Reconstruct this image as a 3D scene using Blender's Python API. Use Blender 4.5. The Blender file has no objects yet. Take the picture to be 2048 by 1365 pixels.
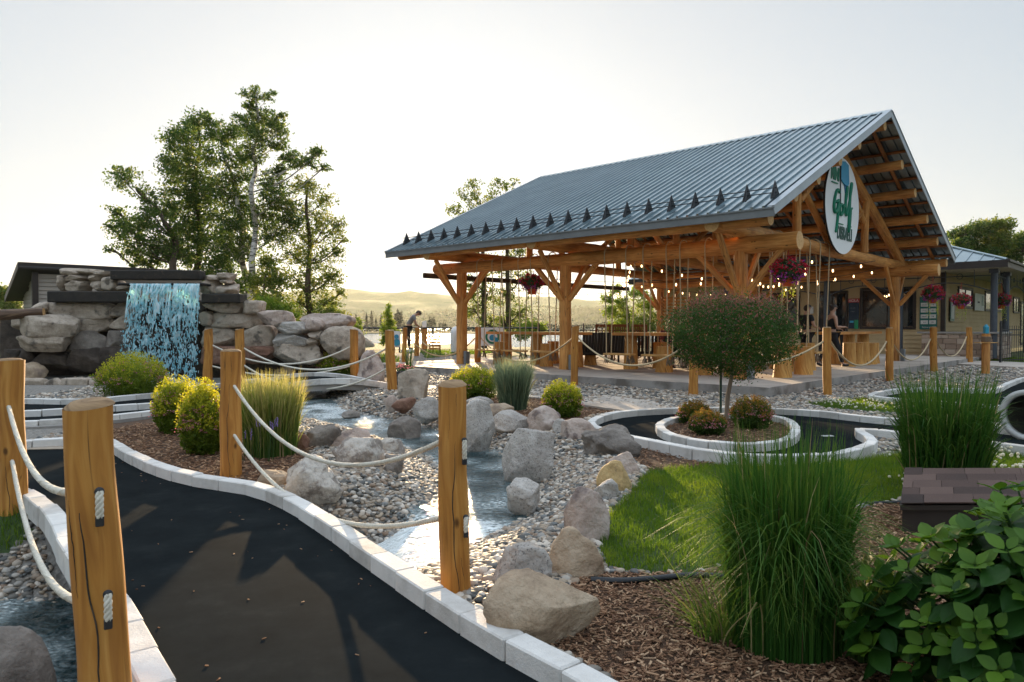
import bpy, math, random
import numpy as np
from mathutils import Vector, Matrix, noise as mnoise
random.seed(7); RS = np.random.RandomState(11)
R = math.radians
scene = bpy.context.scene
COL = scene.collection

# ------------------------------------------------------------------ camera
FPX = 1433.0; CAMH = 1.30; PITCH = math.atan(29.5/FPX)
cam_d = bpy.data.cameras.new('camera'); cam = bpy.data.objects.new('camera', cam_d)
COL.objects.link(cam); scene.camera = cam
cam.location = (0, 0, CAMH); cam.rotation_euler = (R(90)-PITCH, 0, 0)
cam_d.sensor_width = 36; cam_d.lens = 36*FPX/2048; cam_d.clip_start = 0.05; cam_d.clip_end = 30000
cam_d.dof.use_dof = True; cam_d.dof.focus_distance = 15.0; cam_d.dof.aperture_fstop = 11.0

# ------------------------------------------------------------------ sky and sun
SUN_AZ = -6.2; SUN_EL = 7.4
world = bpy.data.worlds.new('World'); scene.world = world; world.use_nodes = True
wn = world.node_tree; bg = wn.nodes['Background']
sky = wn.nodes.new('ShaderNodeTexSky'); sky.sky_type = 'NISHITA'; sky.sun_disc = False
sky.sun_elevation = R(SUN_EL); sky.sun_rotation = R(SUN_AZ); sky.altitude = 300
sky.air_density = 1.0; sky.dust_density = 2.0; sky.ozone_density = 2.0
hs = wn.nodes.new('ShaderNodeHueSaturation'); hs.inputs['Saturation'].default_value = 0.62; wn.links.new(sky.outputs[0], hs.inputs['Color'])
# hazy evening air: the glow round the sun is spread out (c / (c*k + m)), and the unseen sky overhead is brightened as added fill light
def vm(op, a, b):
    n = wn.nodes.new('ShaderNodeVectorMath'); n.operation = op
    for i, x in enumerate((a, b)):
        if hasattr(x, 'is_linked'): wn.links.new(x, n.inputs[i])
        else: n.inputs[i].default_value = x
    return n.outputs[0]
den = vm('ADD', vm('MULTIPLY', hs.outputs[0], (.172, .164, .156)), (.325, .300, .277))
col = vm('DIVIDE', hs.outputs[0], den)
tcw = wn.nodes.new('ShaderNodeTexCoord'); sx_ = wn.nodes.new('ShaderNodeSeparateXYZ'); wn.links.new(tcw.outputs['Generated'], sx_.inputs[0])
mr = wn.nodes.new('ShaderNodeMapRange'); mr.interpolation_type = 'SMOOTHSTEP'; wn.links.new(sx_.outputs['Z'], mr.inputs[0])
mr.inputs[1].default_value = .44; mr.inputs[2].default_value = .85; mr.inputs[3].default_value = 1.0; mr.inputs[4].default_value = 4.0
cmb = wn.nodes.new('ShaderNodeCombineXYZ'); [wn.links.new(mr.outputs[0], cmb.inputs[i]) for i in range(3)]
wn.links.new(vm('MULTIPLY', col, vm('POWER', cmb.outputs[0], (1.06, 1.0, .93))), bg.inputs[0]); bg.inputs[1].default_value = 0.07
sl = bpy.data.lights.new('sun', 'SUN'); sl.energy = 5.0; sl.angle = R(0.6); sl.color = (1.0, 0.72, 0.42)
sun = bpy.data.objects.new('sun', sl); COL.objects.link(sun)
sd = Vector((math.sin(R(SUN_AZ))*math.cos(R(SUN_EL)), math.cos(R(SUN_AZ))*math.cos(R(SUN_EL)), math.sin(R(SUN_EL))))
sun.rotation_euler = sd.to_track_quat('Z', 'Y').to_euler()
scene.view_settings.view_transform = 'Standard'; scene.view_settings.look = 'None'
scene.view_settings.exposure = 1.36; scene.view_settings.gamma = 1.0
scene.cycles.max_bounces = 7; scene.cycles.transparent_max_bounces = 12
scene.cycles.diffuse_bounces = 3; scene.cycles.volume_bounces = 1
scene.cycles.caustics_reflective = False; scene.cycles.caustics_refractive = False

# ------------------------------------------------------------------ pixel -> place on a level
def ray(px, py):
    c, s = math.cos(PITCH), math.sin(PITCH); v = (682.5-py)/FPX
    return Vector(((px-1024)/FPX, c+s*v, -s+c*v))
def G(px, py, z=0.0):
    d = ray(px, py); return Vector((0, 0, CAMH)) + d*((z-CAMH)/d.z)
def DP(px, py, y):
    d = ray(px, py); return Vector((0, 0, CAMH)) + d*(y/d.y)
# pavilion frame: a runs along the ridge (away, left), b across (away, right)
U1 = Vector((-.726, .687, 0)).normalized(); U2 = Vector((U1.y, -U1.x, 0)); C0 = Vector((4.88, 15.3, 0))
def BP(a, b, z=0.0): return C0 + U1*a + U2*b + Vector((0, 0, z))

# ------------------------------------------------------------------ mesh building
class MB:
    def __init__(s): s.ch = []
    def add(s, v, f, mat=0, uv=None, var=0.5, smooth=True):
        v = np.asarray(v, float).reshape(-1, 3)
        if isinstance(f, np.ndarray): fl = [f]
        else:
            d = {}
            for q in f: d.setdefault(len(q), []).append(q)
            fl = [np.array(q) for q in d.values()]
        var = np.full(len(v), var, float) if np.isscalar(var) else np.asarray(var, float)
        uv = np.zeros((len(v), 2)) if uv is None else np.asarray(uv, float)
        s.ch.append((v, fl, mat, uv, var, smooth)); return s
    def xf(s, M):
        A = np.array(M); n = []
        for v, fl, m, uv, va, sm in s.ch: n.append((v@A[:3, :3].T + A[:3, 3], fl, m, uv, va, sm))
        s.ch = n; return s
    def merge(s, o): s.ch += o.ch; return s
    def build(s, name, mats, parent=None, loc=None, rot=None):
        me = bpy.data.meshes.new(name)
        mats = mats if isinstance(mats, (list, tuple)) else [mats]
        for m in mats: me.materials.append(m)
        V = np.concatenate([c[0] for c in s.ch]); VA = np.concatenate([c[4] for c in s.ch]); UV = np.concatenate([c[3] for c in s.ch])
        off = 0; li = []; ls = []; mi = []; sm = []; pos = 0
        for v, fl, m, uv, va, smo in s.ch:
            for f in fl:
                k = f.shape[1]; li.append((f+off).ravel()); ls.append(pos+np.arange(len(f))*k); pos += len(f)*k
                mi.append(np.full(len(f), m)); sm.append(np.full(len(f), smo))
            off += len(v)
        li = np.concatenate(li).astype(np.int32); ls = np.concatenate(ls).astype(np.int32)
        me.vertices.add(len(V)); me.vertices.foreach_set('co', V.astype(np.float32).ravel())
        me.loops.add(len(li)); me.loops.foreach_set('vertex_index', li)
        me.polygons.add(len(ls)); me.polygons.foreach_set('loop_start', ls)
        me.polygons.foreach_set('material_index', np.concatenate(mi).astype(np.int32))
        me.update(calc_edges=True)
        me.polygons.foreach_set('use_smooth', np.concatenate(sm).astype(bool))
        u = me.uv_layers.new(name='UVMap'); u.data.foreach_set('uv', UV[li].astype(np.float32).ravel())
        a = me.attributes.new('var', 'FLOAT', 'POINT'); a.data.foreach_set('value', VA.astype(np.float32))
        me.update()
        o = bpy.data.objects.new(name, me); COL.objects.link(o)
        if parent: o.parent = parent
        if loc is not None: o.location = loc
        if rot is not None: o.rotation_euler = rot
        return o

def tag(o, label=None, cat=None, group=None, kind=None):
    if label: o['label'] = label
    if cat: o['category'] = cat
    if group: o['group'] = group
    if kind: o['kind'] = kind
    return o
def thing(name, loc, label, cat, group=None, rz=0):
    o = bpy.data.objects.new(name, None); COL.objects.link(o); o.location = loc; o.rotation_euler = (0, 0, rz)
    o.empty_display_size = .2
    return tag(o, label, cat, group)
def copy_tree(o, label=None, loc=None, rz=None, parent=None):
    c = o.copy(); COL.objects.link(c)
    if parent: c.parent = parent
    for ch in list(o.children): copy_tree(ch, parent=c)
    if label: c['label'] = label
    if loc is not None: c.location = loc
    if rz is not None: c.rotation_euler = (0, 0, rz)
    return c

def basis(d):
    d = Vector(d).normalized(); up = Vector((0, 0, 1)) if abs(d.z) < .95 else Vector((1, 0, 0))
    s = d.cross(up).normalized(); return s, s.cross(d).normalized()
def tube(mb, pts, rad, n=10, mat=0, cap=None, closed_caps=True, jit=0, var=.5, seed=0, flat=1.0):
    pts = [Vector(p) for p in pts]; m = len(pts)
    if np.isscalar(rad): rad = [rad]*m
    vs = []; uv = []; L = 0; s0 = None
    rr = random.Random(seed)
    ph = rr.uniform(0, 50)
    for i, p in enumerate(pts):
        d = (pts[min(i+1, m-1)]-pts[max(i-1, 0)]).normalized()
        if s0 is None: s0, t0 = basis(d)
        else:
            s0 = (s0 - d*s0.dot(d)).normalized(); t0 = s0.cross(d).normalized()
        if i: L += (p-pts[i-1]).length
        for k in range(n+1):
            a = 2*math.pi*(k % n)/n
            r = rad[i]*(1 + (jit*mnoise.noise(Vector((math.cos(a)*1.2+ph, math.sin(a)*1.2, L*2.2+ph))) if jit else 0))
            vs.append(p + s0*math.cos(a)*r + t0*math.sin(a)*r*flat); uv.append((L+ph, k/n*2*math.pi*rad[i]))
    f = []
    for i in range(m-1):
        for k in range(n):
            a = i*(n+1)+k; f.append((a, a+1, a+n+2, a+n+1))
    mb.add(vs, np.array(f), mat, uv, var)
    if closed_caps:
        cm = mat if cap is None else cap
        for e, i in ((0, 0), (1, m-1)):
            ring = vs[i*(n+1):i*(n+1)+n]; c = sum(ring, Vector())/n
            ff = [(k, (k+1) % n, n) if e else ((k+1) % n, k, n) for k in range(n)]
            d = (pts[min(i+1, m-1)]-pts[max(i-1, 0)]).normalized(); s1, t1 = basis(d)
            uu = [((q-c).dot(s1), (q-c).dot(t1)) for q in ring]+[(0, 0)]
            mb.add(ring+[c], np.array(ff), cm, uu, var, smooth=False)
    return mb
def box(mb, c, size, ax=None, mat=0, bev=0.0, var=.5):
    """box centred at c; size along the three axes ax (rows) ; chamfered by bev"""
    c = Vector(c); ax = ax or (Vector((1, 0, 0)), Vector((0, 1, 0)), Vector((0, 0, 1)))
    ax = [Vector(a).normalized() for a in ax]; h = [s/2 for s in size]
    long_ = max(range(3), key=lambda i: size[i])
    if bev <= 0:
        V = []; UVs = []; F = []
        for a in range(3):
            for sg in (-1, 1):
                b_, c_ = (a+1) % 3, (a+2) % 3; base = len(V)
                for (p, q) in ((-1, -1), (1, -1), (1, 1), (-1, 1)):
                    w = [0, 0, 0]; w[a] = sg*h[a]; w[b_] = p*h[b_]; w[c_] = q*h[c_]
                    V.append(c+ax[0]*w[0]+ax[1]*w[1]+ax[2]*w[2])
                    UVs.append((w[long_]+c.x*3.1, w[b_ if b_ != long_ else c_]+c.y*1.7) if a != long_ else (w[b_], w[c_]))
                q = (base, base+1, base+2, base+3); F.append(q if sg > 0 else q[::-1])
        mb.add(V, np.array(F), mat, UVs, var, smooth=False); return mb
    bev = min(bev, min(h)*.9); V = []; F = []; idx = {}; UVs = []
    for sx in (-1, 1):
        for sy in (-1, 1):
            for sz in (-1, 1):
                for a in range(3):
                    w = [sx*(h[0]-bev), sy*(h[1]-bev), sz*(h[2]-bev)]; w[a] = (sx, sy, sz)[a]*h[a]
                    idx[(sx, sy, sz, a)] = len(V); V.append(c+ax[0]*w[0]+ax[1]*w[1]+ax[2]*w[2])
                    UVs.append((w[long_]+c.x*3.1, w[(long_+1) % 3]+w[(long_+2) % 3]+c.y*1.7))
    S = (-1, 1)
    for a in range(3):
        b_, c_ = (a+1) % 3, (a+2) % 3
        for sg in S:
            q = []
            for (p, r) in ((-1, -1), (1, -1), (1, 1), (-1, 1)):
                w = [0, 0, 0]; w[a] = sg; w[b_] = p; w[c_] = r; q.append(idx[(*w, a)])
            F.append(tuple(q if sg > 0 else q[::-1]))
        for p in S:
            for r in S:
                w1 = [0, 0, 0]; w1[b_] = p; w1[c_] = r; w1[a] = -1; w2 = list(w1); w2[a] = 1
                q = (idx[(*w1, b_)], idx[(*w2, b_)], idx[(*w2, c_)], idx[(*w1, c_)])
                F.append(q if p*r < 0 else q[::-1])
    for sx in S:
        for sy in S:
            for sz in S:
                q = (idx[(sx, sy, sz, 0)], idx[(sx, sy, sz, 1)], idx[(sx, sy, sz, 2)])
                F.append(q if sx*sy*sz > 0 else q[::-1])
    mb.add(V, F, mat, UVs, var, smooth=False); return mb
def lathe(mb, prof, n=20, c=(0, 0, 0), mat=0, var=.5):
    c = Vector(c); V = []; F = []; m = len(prof)
    for r, z in prof:
        for k in range(n):
            a = 2*math.pi*k/n; V.append(c+Vector((r*math.cos(a), r*math.sin(a), z)))
    for i in range(m-1):
        for k in range(n): F.append((i*n+k, i*n+(k+1) % n, (i+1)*n+(k+1) % n, (i+1)*n+k))
    mb.add(V, np.array(F), mat, None, var); return mb
def poly_extrude(mb, pts, d, mat=0, side=None):
    """flat convex or concave outline pts (3-d, planar) thickened by vector d"""
    from mathutils.geometry import tessellate_polygon
    pts = [Vector(p) for p in pts]; d = Vector(d); n = len(pts)
    T = [tuple(t) for t in tessellate_polygon([pts])]
    nrm = Vector()
    for i in range(n): nrm += pts[i].cross(pts[(i+1) % n])
    if T:
        a, b, c = (pts[i] for i in T[0])
        if (b-a).cross(c-a).dot(d) < 0: T = [t[::-1] for t in T]
    mb.add([p+d for p in pts], np.array(T), mat, None, .5, False)
    mb.add(pts, np.array([t[::-1] for t in T]), mat, None, .5, False)
    s = side if side is not None else mat; V = pts+[p+d for p in pts]
    F = [(i, (i+1) % n, n+(i+1) % n, n+i) for i in range(n)]
    if nrm.dot(d) < 0: F = [f[::-1] for f in F]
    mb.add(V, np.array(F), s, None, .5, False); return mb
def catenary(p, q, sag, n=16):
    p, q = Vector(p), Vector(q)
    return [p.lerp(q, t/n)-Vector((0, 0, sag*4*(t/n)*(1-t/n))) for t in range(n+1)]
def resample(pts, step, closed=False):
    pts = [Vector(p) for p in pts]
    if closed: pts = pts+[pts[0]]
    out = [pts[0]]; acc = 0
    for i in range(len(pts)-1):
        a, b = pts[i], pts[i+1]; L = (b-a).length
        while acc+step <= L:
            acc += step; out.append(a.lerp(b, acc/L))
        acc -= L
    return out
def smooth_line(pts, it=2, closed=False):
    pts = [Vector(p) for p in pts]
    for _ in range(it):
        n = []; m = len(pts)
        if closed:
            for i in range(m): a, b = pts[i], pts[(i+1) % m]; n += [a.lerp(b, .25), a.lerp(b, .75)]
        else:
            n = [pts[0]]
            for i in range(m-1): a, b = pts[i], pts[i+1]; n += [a.lerp(b, .25), a.lerp(b, .75)]
            n.append(pts[-1])
        pts = n
    return pts
def inside(poly, X, Y):
    X = np.asarray(X); Y = np.asarray(Y); r = np.zeros(X.shape, bool); n = len(poly); j = n-1
    for i in range(n):
        xi, yi = poly[i][0], poly[i][1]; xj, yj = poly[j][0], poly[j][1]
        if yi != yj: r ^= ((yi > Y) != (yj > Y)) & (X < (xj-xi)*(Y-yi)/(yj-yi)+xi)
        j = i
    return r
def polydist(poly, X, Y, closed=True):
    X = np.asarray(X); Y = np.asarray(Y); d = np.full(X.shape, 1e9); n = len(poly)
    for i in range(n if closed else n-1):
        x0, y0 = poly[i][0], poly[i][1]; x1, y1 = poly[(i+1) % n][0], poly[(i+1) % n][1]
        dx, dy = x1-x0, y1-y0; L = dx*dx+dy*dy+1e-12
        t = np.clip(((X-x0)*dx+(Y-y0)*dy)/L, 0, 1)
        d = np.minimum(d, np.hypot(X-x0-t*dx, Y-y0-t*dy))
    return d
def vnoise(X, Y, s, seed=0):
    """cheap smooth 2-d value noise on arrays, 0..1"""
    x = X*s+seed*17.3; y = Y*s+seed*9.1; xi = np.floor(x); yi = np.floor(y); fx = x-xi; fy = y-yi
    fx = fx*fx*(3-2*fx); fy = fy*fy*(3-2*fy)
    h = lambda a, b: (np.sin(a*127.1+b*311.7+seed)*43758.5453) % 1.0
    return (h(xi, yi)*(1-fx)+h(xi+1, yi)*fx)*(1-fy)+(h(xi, yi+1)*(1-fx)+h(xi+1, yi+1)*fx)*fy

# ------------------------------------------------------------------ materials
def newmat(name):
    m = bpy.data.materials.new(name); m.use_nodes = True; t = m.node_tree
    return m, t, t.nodes['Principled BSDF'], t.nodes, t.links
def ramp(N, L, fac, cols):
    r = N.new('ShaderNodeValToRGB'); e = r.color_ramp.elements
    while len(e) < len(cols): e.new(.5)
    for el, (p, c) in zip(e, cols): el.position = p; el.color = (*c, 1)
    L.new(fac, r.inputs[0]); return r.outputs[0]
def pmat(name, cols, scale=4, detail=6, coord='Object', stretch=(1, 1, 1), rough=.7, bump=.3, bscale=None, bstretch=None,
         bdist=.01, varw=0.0, metal=0, spec=.4, translucent=0, nrough=.6, dirt=None, rjit=0, vor=False, sheen=0):
    m, t, P, N, L = newmat(name)
    tc = N.new('ShaderNodeTexCoord'); mp = N.new('ShaderNodeMapping'); L.new(tc.outputs[coord], mp.inputs[0])
    mp.inputs['Scale'].default_value = stretch
    nz = N.new('ShaderNodeTexNoise'); nz.inputs['Scale'].default_value = scale; nz.inputs['Detail'].default_value = detail
    nz.inputs['Roughness'].default_value = nrough; L.new(mp.outputs[0], nz.inputs['Vector'])
    # random shift so that copies of the material on separate objects differ
    oi = N.new('ShaderNodeObjectInfo'); va = N.new('ShaderNodeVectorMath'); va.operation = 'SCALE'; va.inputs[0].default_value = (37, 23, 51)
    L.new(oi.outputs['Random'], va.inputs['Scale']); L.new(va.outputs[0], mp.inputs['Location'])
    fac = nz.outputs[0]
    if varw > 0:
        at = N.new('ShaderNodeAttribute'); at.attribute_name = 'var'
        mm = N.new('ShaderNodeMix'); mm.inputs[0].default_value = varw; L.new(fac, mm.inputs[2]); L.new(at.outputs['Fac'], mm.inputs[3]); fac = mm.outputs[0]
    col = ramp(N, L, fac, cols)
    if dirt:    # (scale, threshold lo, hi, colour)
        n2 = N.new('ShaderNodeTexNoise'); n2.inputs['Scale'].default_value = dirt[0]; n2.inputs['Detail'].default_value = 5; L.new(mp.outputs[0], n2.inputs['Vector'])
        r2 = ramp(N, L, n2.outputs[0], [(dirt[1], (0, 0, 0)), (dirt[2], (1, 1, 1))])
        mc = N.new('ShaderNodeMix'); mc.data_type = 'RGBA'; L.new(r2, mc.inputs[0]); L.new(col, mc.inputs[6]); mc.inputs[7].default_value = (*dirt[3], 1); col = mc.outputs[2]
    L.new(col, P.inputs['Base Color']); P.inputs['Roughness'].default_value = rough; P.inputs['Metallic'].default_value = metal
    P.inputs['Specular IOR Level'].default_value = spec
    if bump:
        nb = nz
        if vor: nb = N.new('ShaderNodeTexVoronoi'); nb.inputs['Scale'].default_value = bscale; L.new(mp.outputs[0], nb.inputs['Vector'])
        elif bscale:
            nb = N.new('ShaderNodeTexNoise'); nb.inputs['Scale'].default_value = bscale; nb.inputs['Detail'].default_value = 9; nb.inputs['Roughness'].default_value = .62; L.new(mp.outputs[0], nb.inputs['Vector'])
        b = N.new('ShaderNodeBump'); b.inputs['Strength'].default_value = bump; b.inputs['Distance'].default_value = bdist
        L.new(nb.outputs[0], b.inputs['Height']); L.new(b.outputs[0], P.inputs['Normal'])
    if translucent:
        tr = N.new('ShaderNodeBsdfTranslucent'); ms = N.new('ShaderNodeMixShader'); ms.inputs[0].default_value = translucent
        hs = N.new('ShaderNodeHueSaturation'); hs.inputs['Hue'].default_value = .485; hs.inputs['Value'].default_value = 1.9; hs.inputs['Saturation'].default_value = 1.05; L.new(col, hs.inputs['Color']); L.new(hs.outputs[0], tr.inputs[0])
        L.new(P.outputs[0], ms.inputs[1]); L.new(tr.outputs[0], ms.inputs[2]); L.new(ms.outputs[0], N['Material Output'].inputs[0])
    return m
def flat(name, c, rough=.6, metal=0, spec=.4): return pmat(name, [(0.3, tuple(x*.85 for x in c)), (.7, tuple(min(1, x*1.12) for x in c))], scale=9, rough=rough, metal=metal, spec=spec, bump=.12, bscale=60, bdist=.003)
def emis(name, c, s):
    m, t, P, N, L = newmat(name); P.inputs['Base Color'].default_value = (*c, 1); P.inputs['Emission Color'].default_value = (*c, 1); P.inputs['Emission Strength'].default_value = s; return m

def wood(name, c0, c1, c2, crack=True, rough=.62, scale=1.0):
    """peeled log: grain runs along UV u, dark checks and knots"""
    m, t, P, N, L = newmat(name)
    tc = N.new('ShaderNodeTexCoord'); mp = N.new('ShaderNodeMapping'); L.new(tc.outputs['UV'], mp.inputs[0])
    mp.inputs['Scale'].default_value = (1.3*scale, 14*scale, 1)
    oi = N.new('ShaderNodeObjectInfo'); va = N.new('ShaderNodeVectorMath'); va.operation = 'SCALE'; va.inputs[0].default_value = (37, 23, 51)
    L.new(oi.outputs['Random'], va.inputs['Scale']); L.new(va.outputs[0], mp.inputs['Location'])
    nz = N.new('ShaderNodeTexNoise'); nz.inputs['Scale'].default_value = 1.6; nz.inputs['Detail'].default_value = 7; nz.inputs['Distortion'].default_value = .8
    L.new(mp.outputs[0], nz.inputs['Vector'])
    col = ramp(N, L, nz.outputs[0], [(.28, c0), (.5, c1), (.72, c2)])
    n2 = N.new('ShaderNodeTexNoise'); n2.inputs['Scale'].default_value = 1.1; n2.inputs['Detail'].default_value = 3; L.new(tc.outputs['Object'], n2.inputs['Vector'])
    mo = N.new('ShaderNodeMix'); mo.data_type = 'RGBA'; mo.blend_type = 'MULTIPLY'; mo.inputs[0].default_value = 1
    bl = ramp(N, L, n2.outputs[0], [(.3, (.62, .56, .5)), (.65, (1.1, 1.08, 1.0))])
    L.new(col, mo.inputs[6]); L.new(bl, mo.inputs[7]); col = mo.outputs[2]
    # knots
    m3 = N.new('ShaderNodeMapping'); m3.inputs['Scale'].default_value = (2.3, 4.2, 1); L.new(tc.outputs['UV'], m3.inputs[0])
    vo = N.new('ShaderNodeTexVoronoi'); vo.inputs['Scale'].default_value = 1.6; L.new(m3.outputs[0], vo.inputs['Vector'])
    kf = ramp(N, L, vo.outputs[0], [(.06, (1, 1, 1)), (.13, (0, 0, 0))])
    mk = N.new('ShaderNodeMix'); mk.data_type = 'RGBA'; L.new(kf, mk.inputs[0]); L.new(col, mk.inputs[6]); mk.inputs[7].default_value = (*[x*.35 for x in c0], 1); col = mk.outputs[2]
    if crack:
        m4 = N.new('ShaderNodeMapping'); m4.inputs['Scale'].default_value = (.35, 9, 1); L.new(tc.outputs['UV'], m4.inputs[0])
        v4 = N.new('ShaderNodeTexNoise'); v4.inputs['Scale'].default_value = 1.5; v4.inputs['Detail'].default_value = 2; v4.inputs['Distortion'].default_value = .5; L.new(m4.outputs[0], v4.inputs['Vector'])
        cf = ramp(N, L, v4.outputs[0], [(.488, (0, 0, 0)), (.496, (1, 1, 1)), (.504, (1, 1, 1)), (.512, (0, 0, 0))])
        n5 = N.new('ShaderNodeTexNoise'); n5.inputs['Scale'].default_value = 2.5; L.new(tc.outputs['Object'], n5.inputs['Vector'])
        c5 = ramp(N, L, n5.outputs[0], [(.5, (0, 0, 0)), (.6, (.8, .8, .8))])
        mu = N.new('ShaderNodeMix'); mu.data_type = 'RGBA'; mu.blend_type = 'MULTIPLY'; mu.inputs[0].default_value = 1; L.new(cf, mu.inputs[6]); L.new(c5, mu.inputs[7])
        mk2 = N.new('ShaderNodeMix'); mk2.data_type = 'RGBA'; L.new(mu.outputs[2], mk2.inputs[0]); L.new(col, mk2.inputs[6]); mk2.inputs[7].default_value = (.035, .018, .008, 1); col = mk2.outputs[2]
    L.new(col, P.inputs['Base Color']); P.inputs['Roughness'].default_value = rough; P.inputs['Specular IOR Level'].default_value = .35
    b = N.new('ShaderNodeBump'); b.inputs['Strength'].default_value = .35; b.inputs['Distance'].default_value = .01; L.new(nz.outputs[0], b.inputs['Height']); L.new(b.outputs[0], P.inputs['Normal'])
    return m
M = {}
M['log'] = wood('log_pine', (.41, .165, .042), (.60, .275, .078), (.72, .39, .135))
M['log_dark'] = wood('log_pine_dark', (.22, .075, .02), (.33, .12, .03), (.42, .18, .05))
M['logend'] = pmat('log_end_grain', [(.3, (.50, .27, .10)), (.6, (.68, .42, .19))], scale=30, coord='UV', rough=.8, bump=.2)
M['post'] = wood('rope_post_pine', (.33, .13, .024), (.50, .225, .045), (.63, .33, .085))
M['posttop'] = pmat('post_top_grain', [(.3, (.17, .10, .05)), (.6, (.33, .21, .11))], scale=24, coord='UV', rough=.85, bump=.3)
M['plank'] = wood('plank_pine', (.50, .26, .08), (.62, .36, .13), (.72, .46, .2), crack=False)
M['stump'] = wood('stump_pine', (.42, .18, .04), (.58, .30, .08), (.70, .42, .14))
M['rope'] = pmat('rope_white', [(.3, (.52, .47, .38)), (.7, (.74, .70, .60))], scale=60, rough=.95, bump=.6, bscale=160, bdist=.004)
M['rope2'] = pmat('rope_tan', [(.3, (.40, .30, .17)), (.7, (.62, .50, .32))], scale=60, rough=.95, bump=.4, bdist=.004)
M['iron'] = pmat('black_iron', [(.3, (.015, .015, .017)), (.7, (.03, .03, .032))], rough=.45, bump=.05, scale=20)
M['dark'] = pmat('charred_timber_pipe_shade', [(.3, (.012, .011, .010)), (.7, (.035, .028, .022))], scale=6, coord='Object', rough=.75, bump=.5, bdist=.01, dirt=(9, .62, .72, (.09, .06, .04)))
M['asphalt'] = pmat('putting_carpet', [(.25, (.009, .011, .012)), (.55, (.015, .018, .019)), (.75, (.025, .028, .028))], scale=3.2, detail=14, nrough=.72, rough=.9, bump=.35, bscale=420, bdist=.002, spec=.005)
M['kerb'] = pmat('kerb_block', [(.25, (.44, .41, .37)), (.5, (.66, .63, .59)), (.75, (.76, .735, .69))], scale=9, detail=12, rough=.85, bump=.6, bscale=90, bdist=.006, varw=.35)
M['concrete'] = pmat('concrete', [(.25, (.36, .305, .255)), (.75, (.54, .47, .40))], scale=1.4, detail=9, rough=.8, bump=.25, bscale=45, bdist=.004, dirt=(.9, .55, .7, (.29, .24, .20)))
M['conside'] = pmat('concrete_side', [(.25, (.24, .22, .20)), (.75, (.38, .35, .32))], scale=3, detail=9, rough=.9, bump=.4, bscale=50, bdist=.006, dirt=(2.5, .5, .66, (.16, .14, .12)))
M['metal_roof'] = pmat('steel_roof', [(.3, (.19, .25, .275)), (.7, (.26, .33, .36))], scale=1.3, detail=8, rough=.30, metal=.85, bump=.05, bscale=2, bdist=.01, spec=.6)
M['fascia'] = pmat('fascia_grey', [(.3, (.14, .15, .155)), (.7, (.19, .20, .205))], scale=3, rough=.45, bump=.03)
M['leaf'] = pmat('leaf_poplar', [(.15, (.03, .065, .018)), (.5, (.07, .125, .028)), (.9, (.16, .18, .045))], scale=.6, varw=.75, rough=.5, bump=0, translucent=.5, spec=.15)
M['leaf_y'] = pmat('leaf_bright', [(.15, (.07, .14, .02)), (.5, (.14, .22, .03)), (.9, (.30, .31, .05))], scale=.6, varw=.7, rough=.55, bump=0, translucent=.45, spec=.15)
M['leaf_far'] = pmat('leaf_far', [(.2, (.02, .04, .012)), (.8, (.05, .075, .02))], scale=.2, varw=.6, rough=.8, bump=0, translucent=.3)
M['bark'] = pmat('bark', [(.3, (.05, .035, .022)), (.7, (.13, .095, .065))], scale=7, stretch=(1, 1, .25), rough=.9, bump=.8, bdist=.03)
M['birch'] = pmat('birch_bark', [(.40, (.06, .05, .045)), (.47, (.5, .46, .41)), (.8, (.66, .62, .56))], scale=5, stretch=(.6, .6, 2.2), rough=.7, bump=.3)
# ================================================================== GROUND, WATER, PATHS
def GL(pts, z=0.0): return [G(p[0], p[1], z) for p in pts]
KZ = .10
# --- path outlines (tops of the kerb blocks)
kA_right = GL([(-140,887),(46,881),(130,876),(180,873),(212,875),(232,886),(262,905),(310,927),(370,945),(440,956),(500,963),(560,981),(620,1013),(680,1052),(740,1094),(800,1134),(860,1172),(930,1217),(1000,1255),(1060,1289),(1120,1318),(1180,1349),(1270,1397),(1400,1470)], KZ)
kA_left = GL([(-200,935),(-60,950),(20,966),(60,985),(95,1008),(120,1042),(140,1085),(190,1150),(230,1195),(255,1235),(283,1298),(315,1365),(360,1450),(420,1560)], KZ)
kA_right = smooth_line(kA_right, 2); kA_left = smooth_line(kA_left, 2)
pathA = kA_right + kA_left[::-1]
kB1 = smooth_line(GL([(-200,797),(46,797),(100,798),(150,799),(198,797),(240,792),(290,788),(326,785),(400,773),(470,762),(543,755)], KZ))
kB2 = smooth_line(GL([(-200,824),(46,822),(120,818),(200,813),(260,809),(321,805),(400,796),(480,784),(550,772)], KZ))
kB3 = smooth_line(GL([(-200,847),(46,842),(130,838),(200,832),(260,826),(321,819),(352,813)], KZ))
pathB = kB1 + kB2[::-1]; pathB2 = kB2[:-6] + kB3[::-1]
br0, br1 = G(543,755,KZ), G(740,760,KZ); br2, br3 = G(790,769,KZ), G(550,772,KZ)
kD = smooth_line(GL([(2230,912),(2100,897),(2048,891),(1984,883),(1900,874),(1804,864),(1771,861),(1733,854),(1714,857),(1726,866),(1740,872),(1746,879),(1742,886),(1728,892),(1696,901),(1648,908),(1580,911),(1498,909),(1451,905),(1379,895),(1325,883),(1262,872),(1205,858),(1185,850),(1180,843),(1190,835),(1220,826),(1260,820),(1330,816),(1400,815),(1475,814),(1544,816),(1639,821),(1710,830),(1800,838),(1900,846),(1984,850),(2060,860),(2230,866)], KZ), 2)
kI = smooth_line(GL([(1318,853),(1322,843),(1345,835),(1390,829),(1460,826),(1530,829),(1572,836),(1590,848),(1592,862),(1578,876),(1545,884),(1483,887),(1435,884),(1372,876),(1335,865)], KZ), 2, True)
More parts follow.
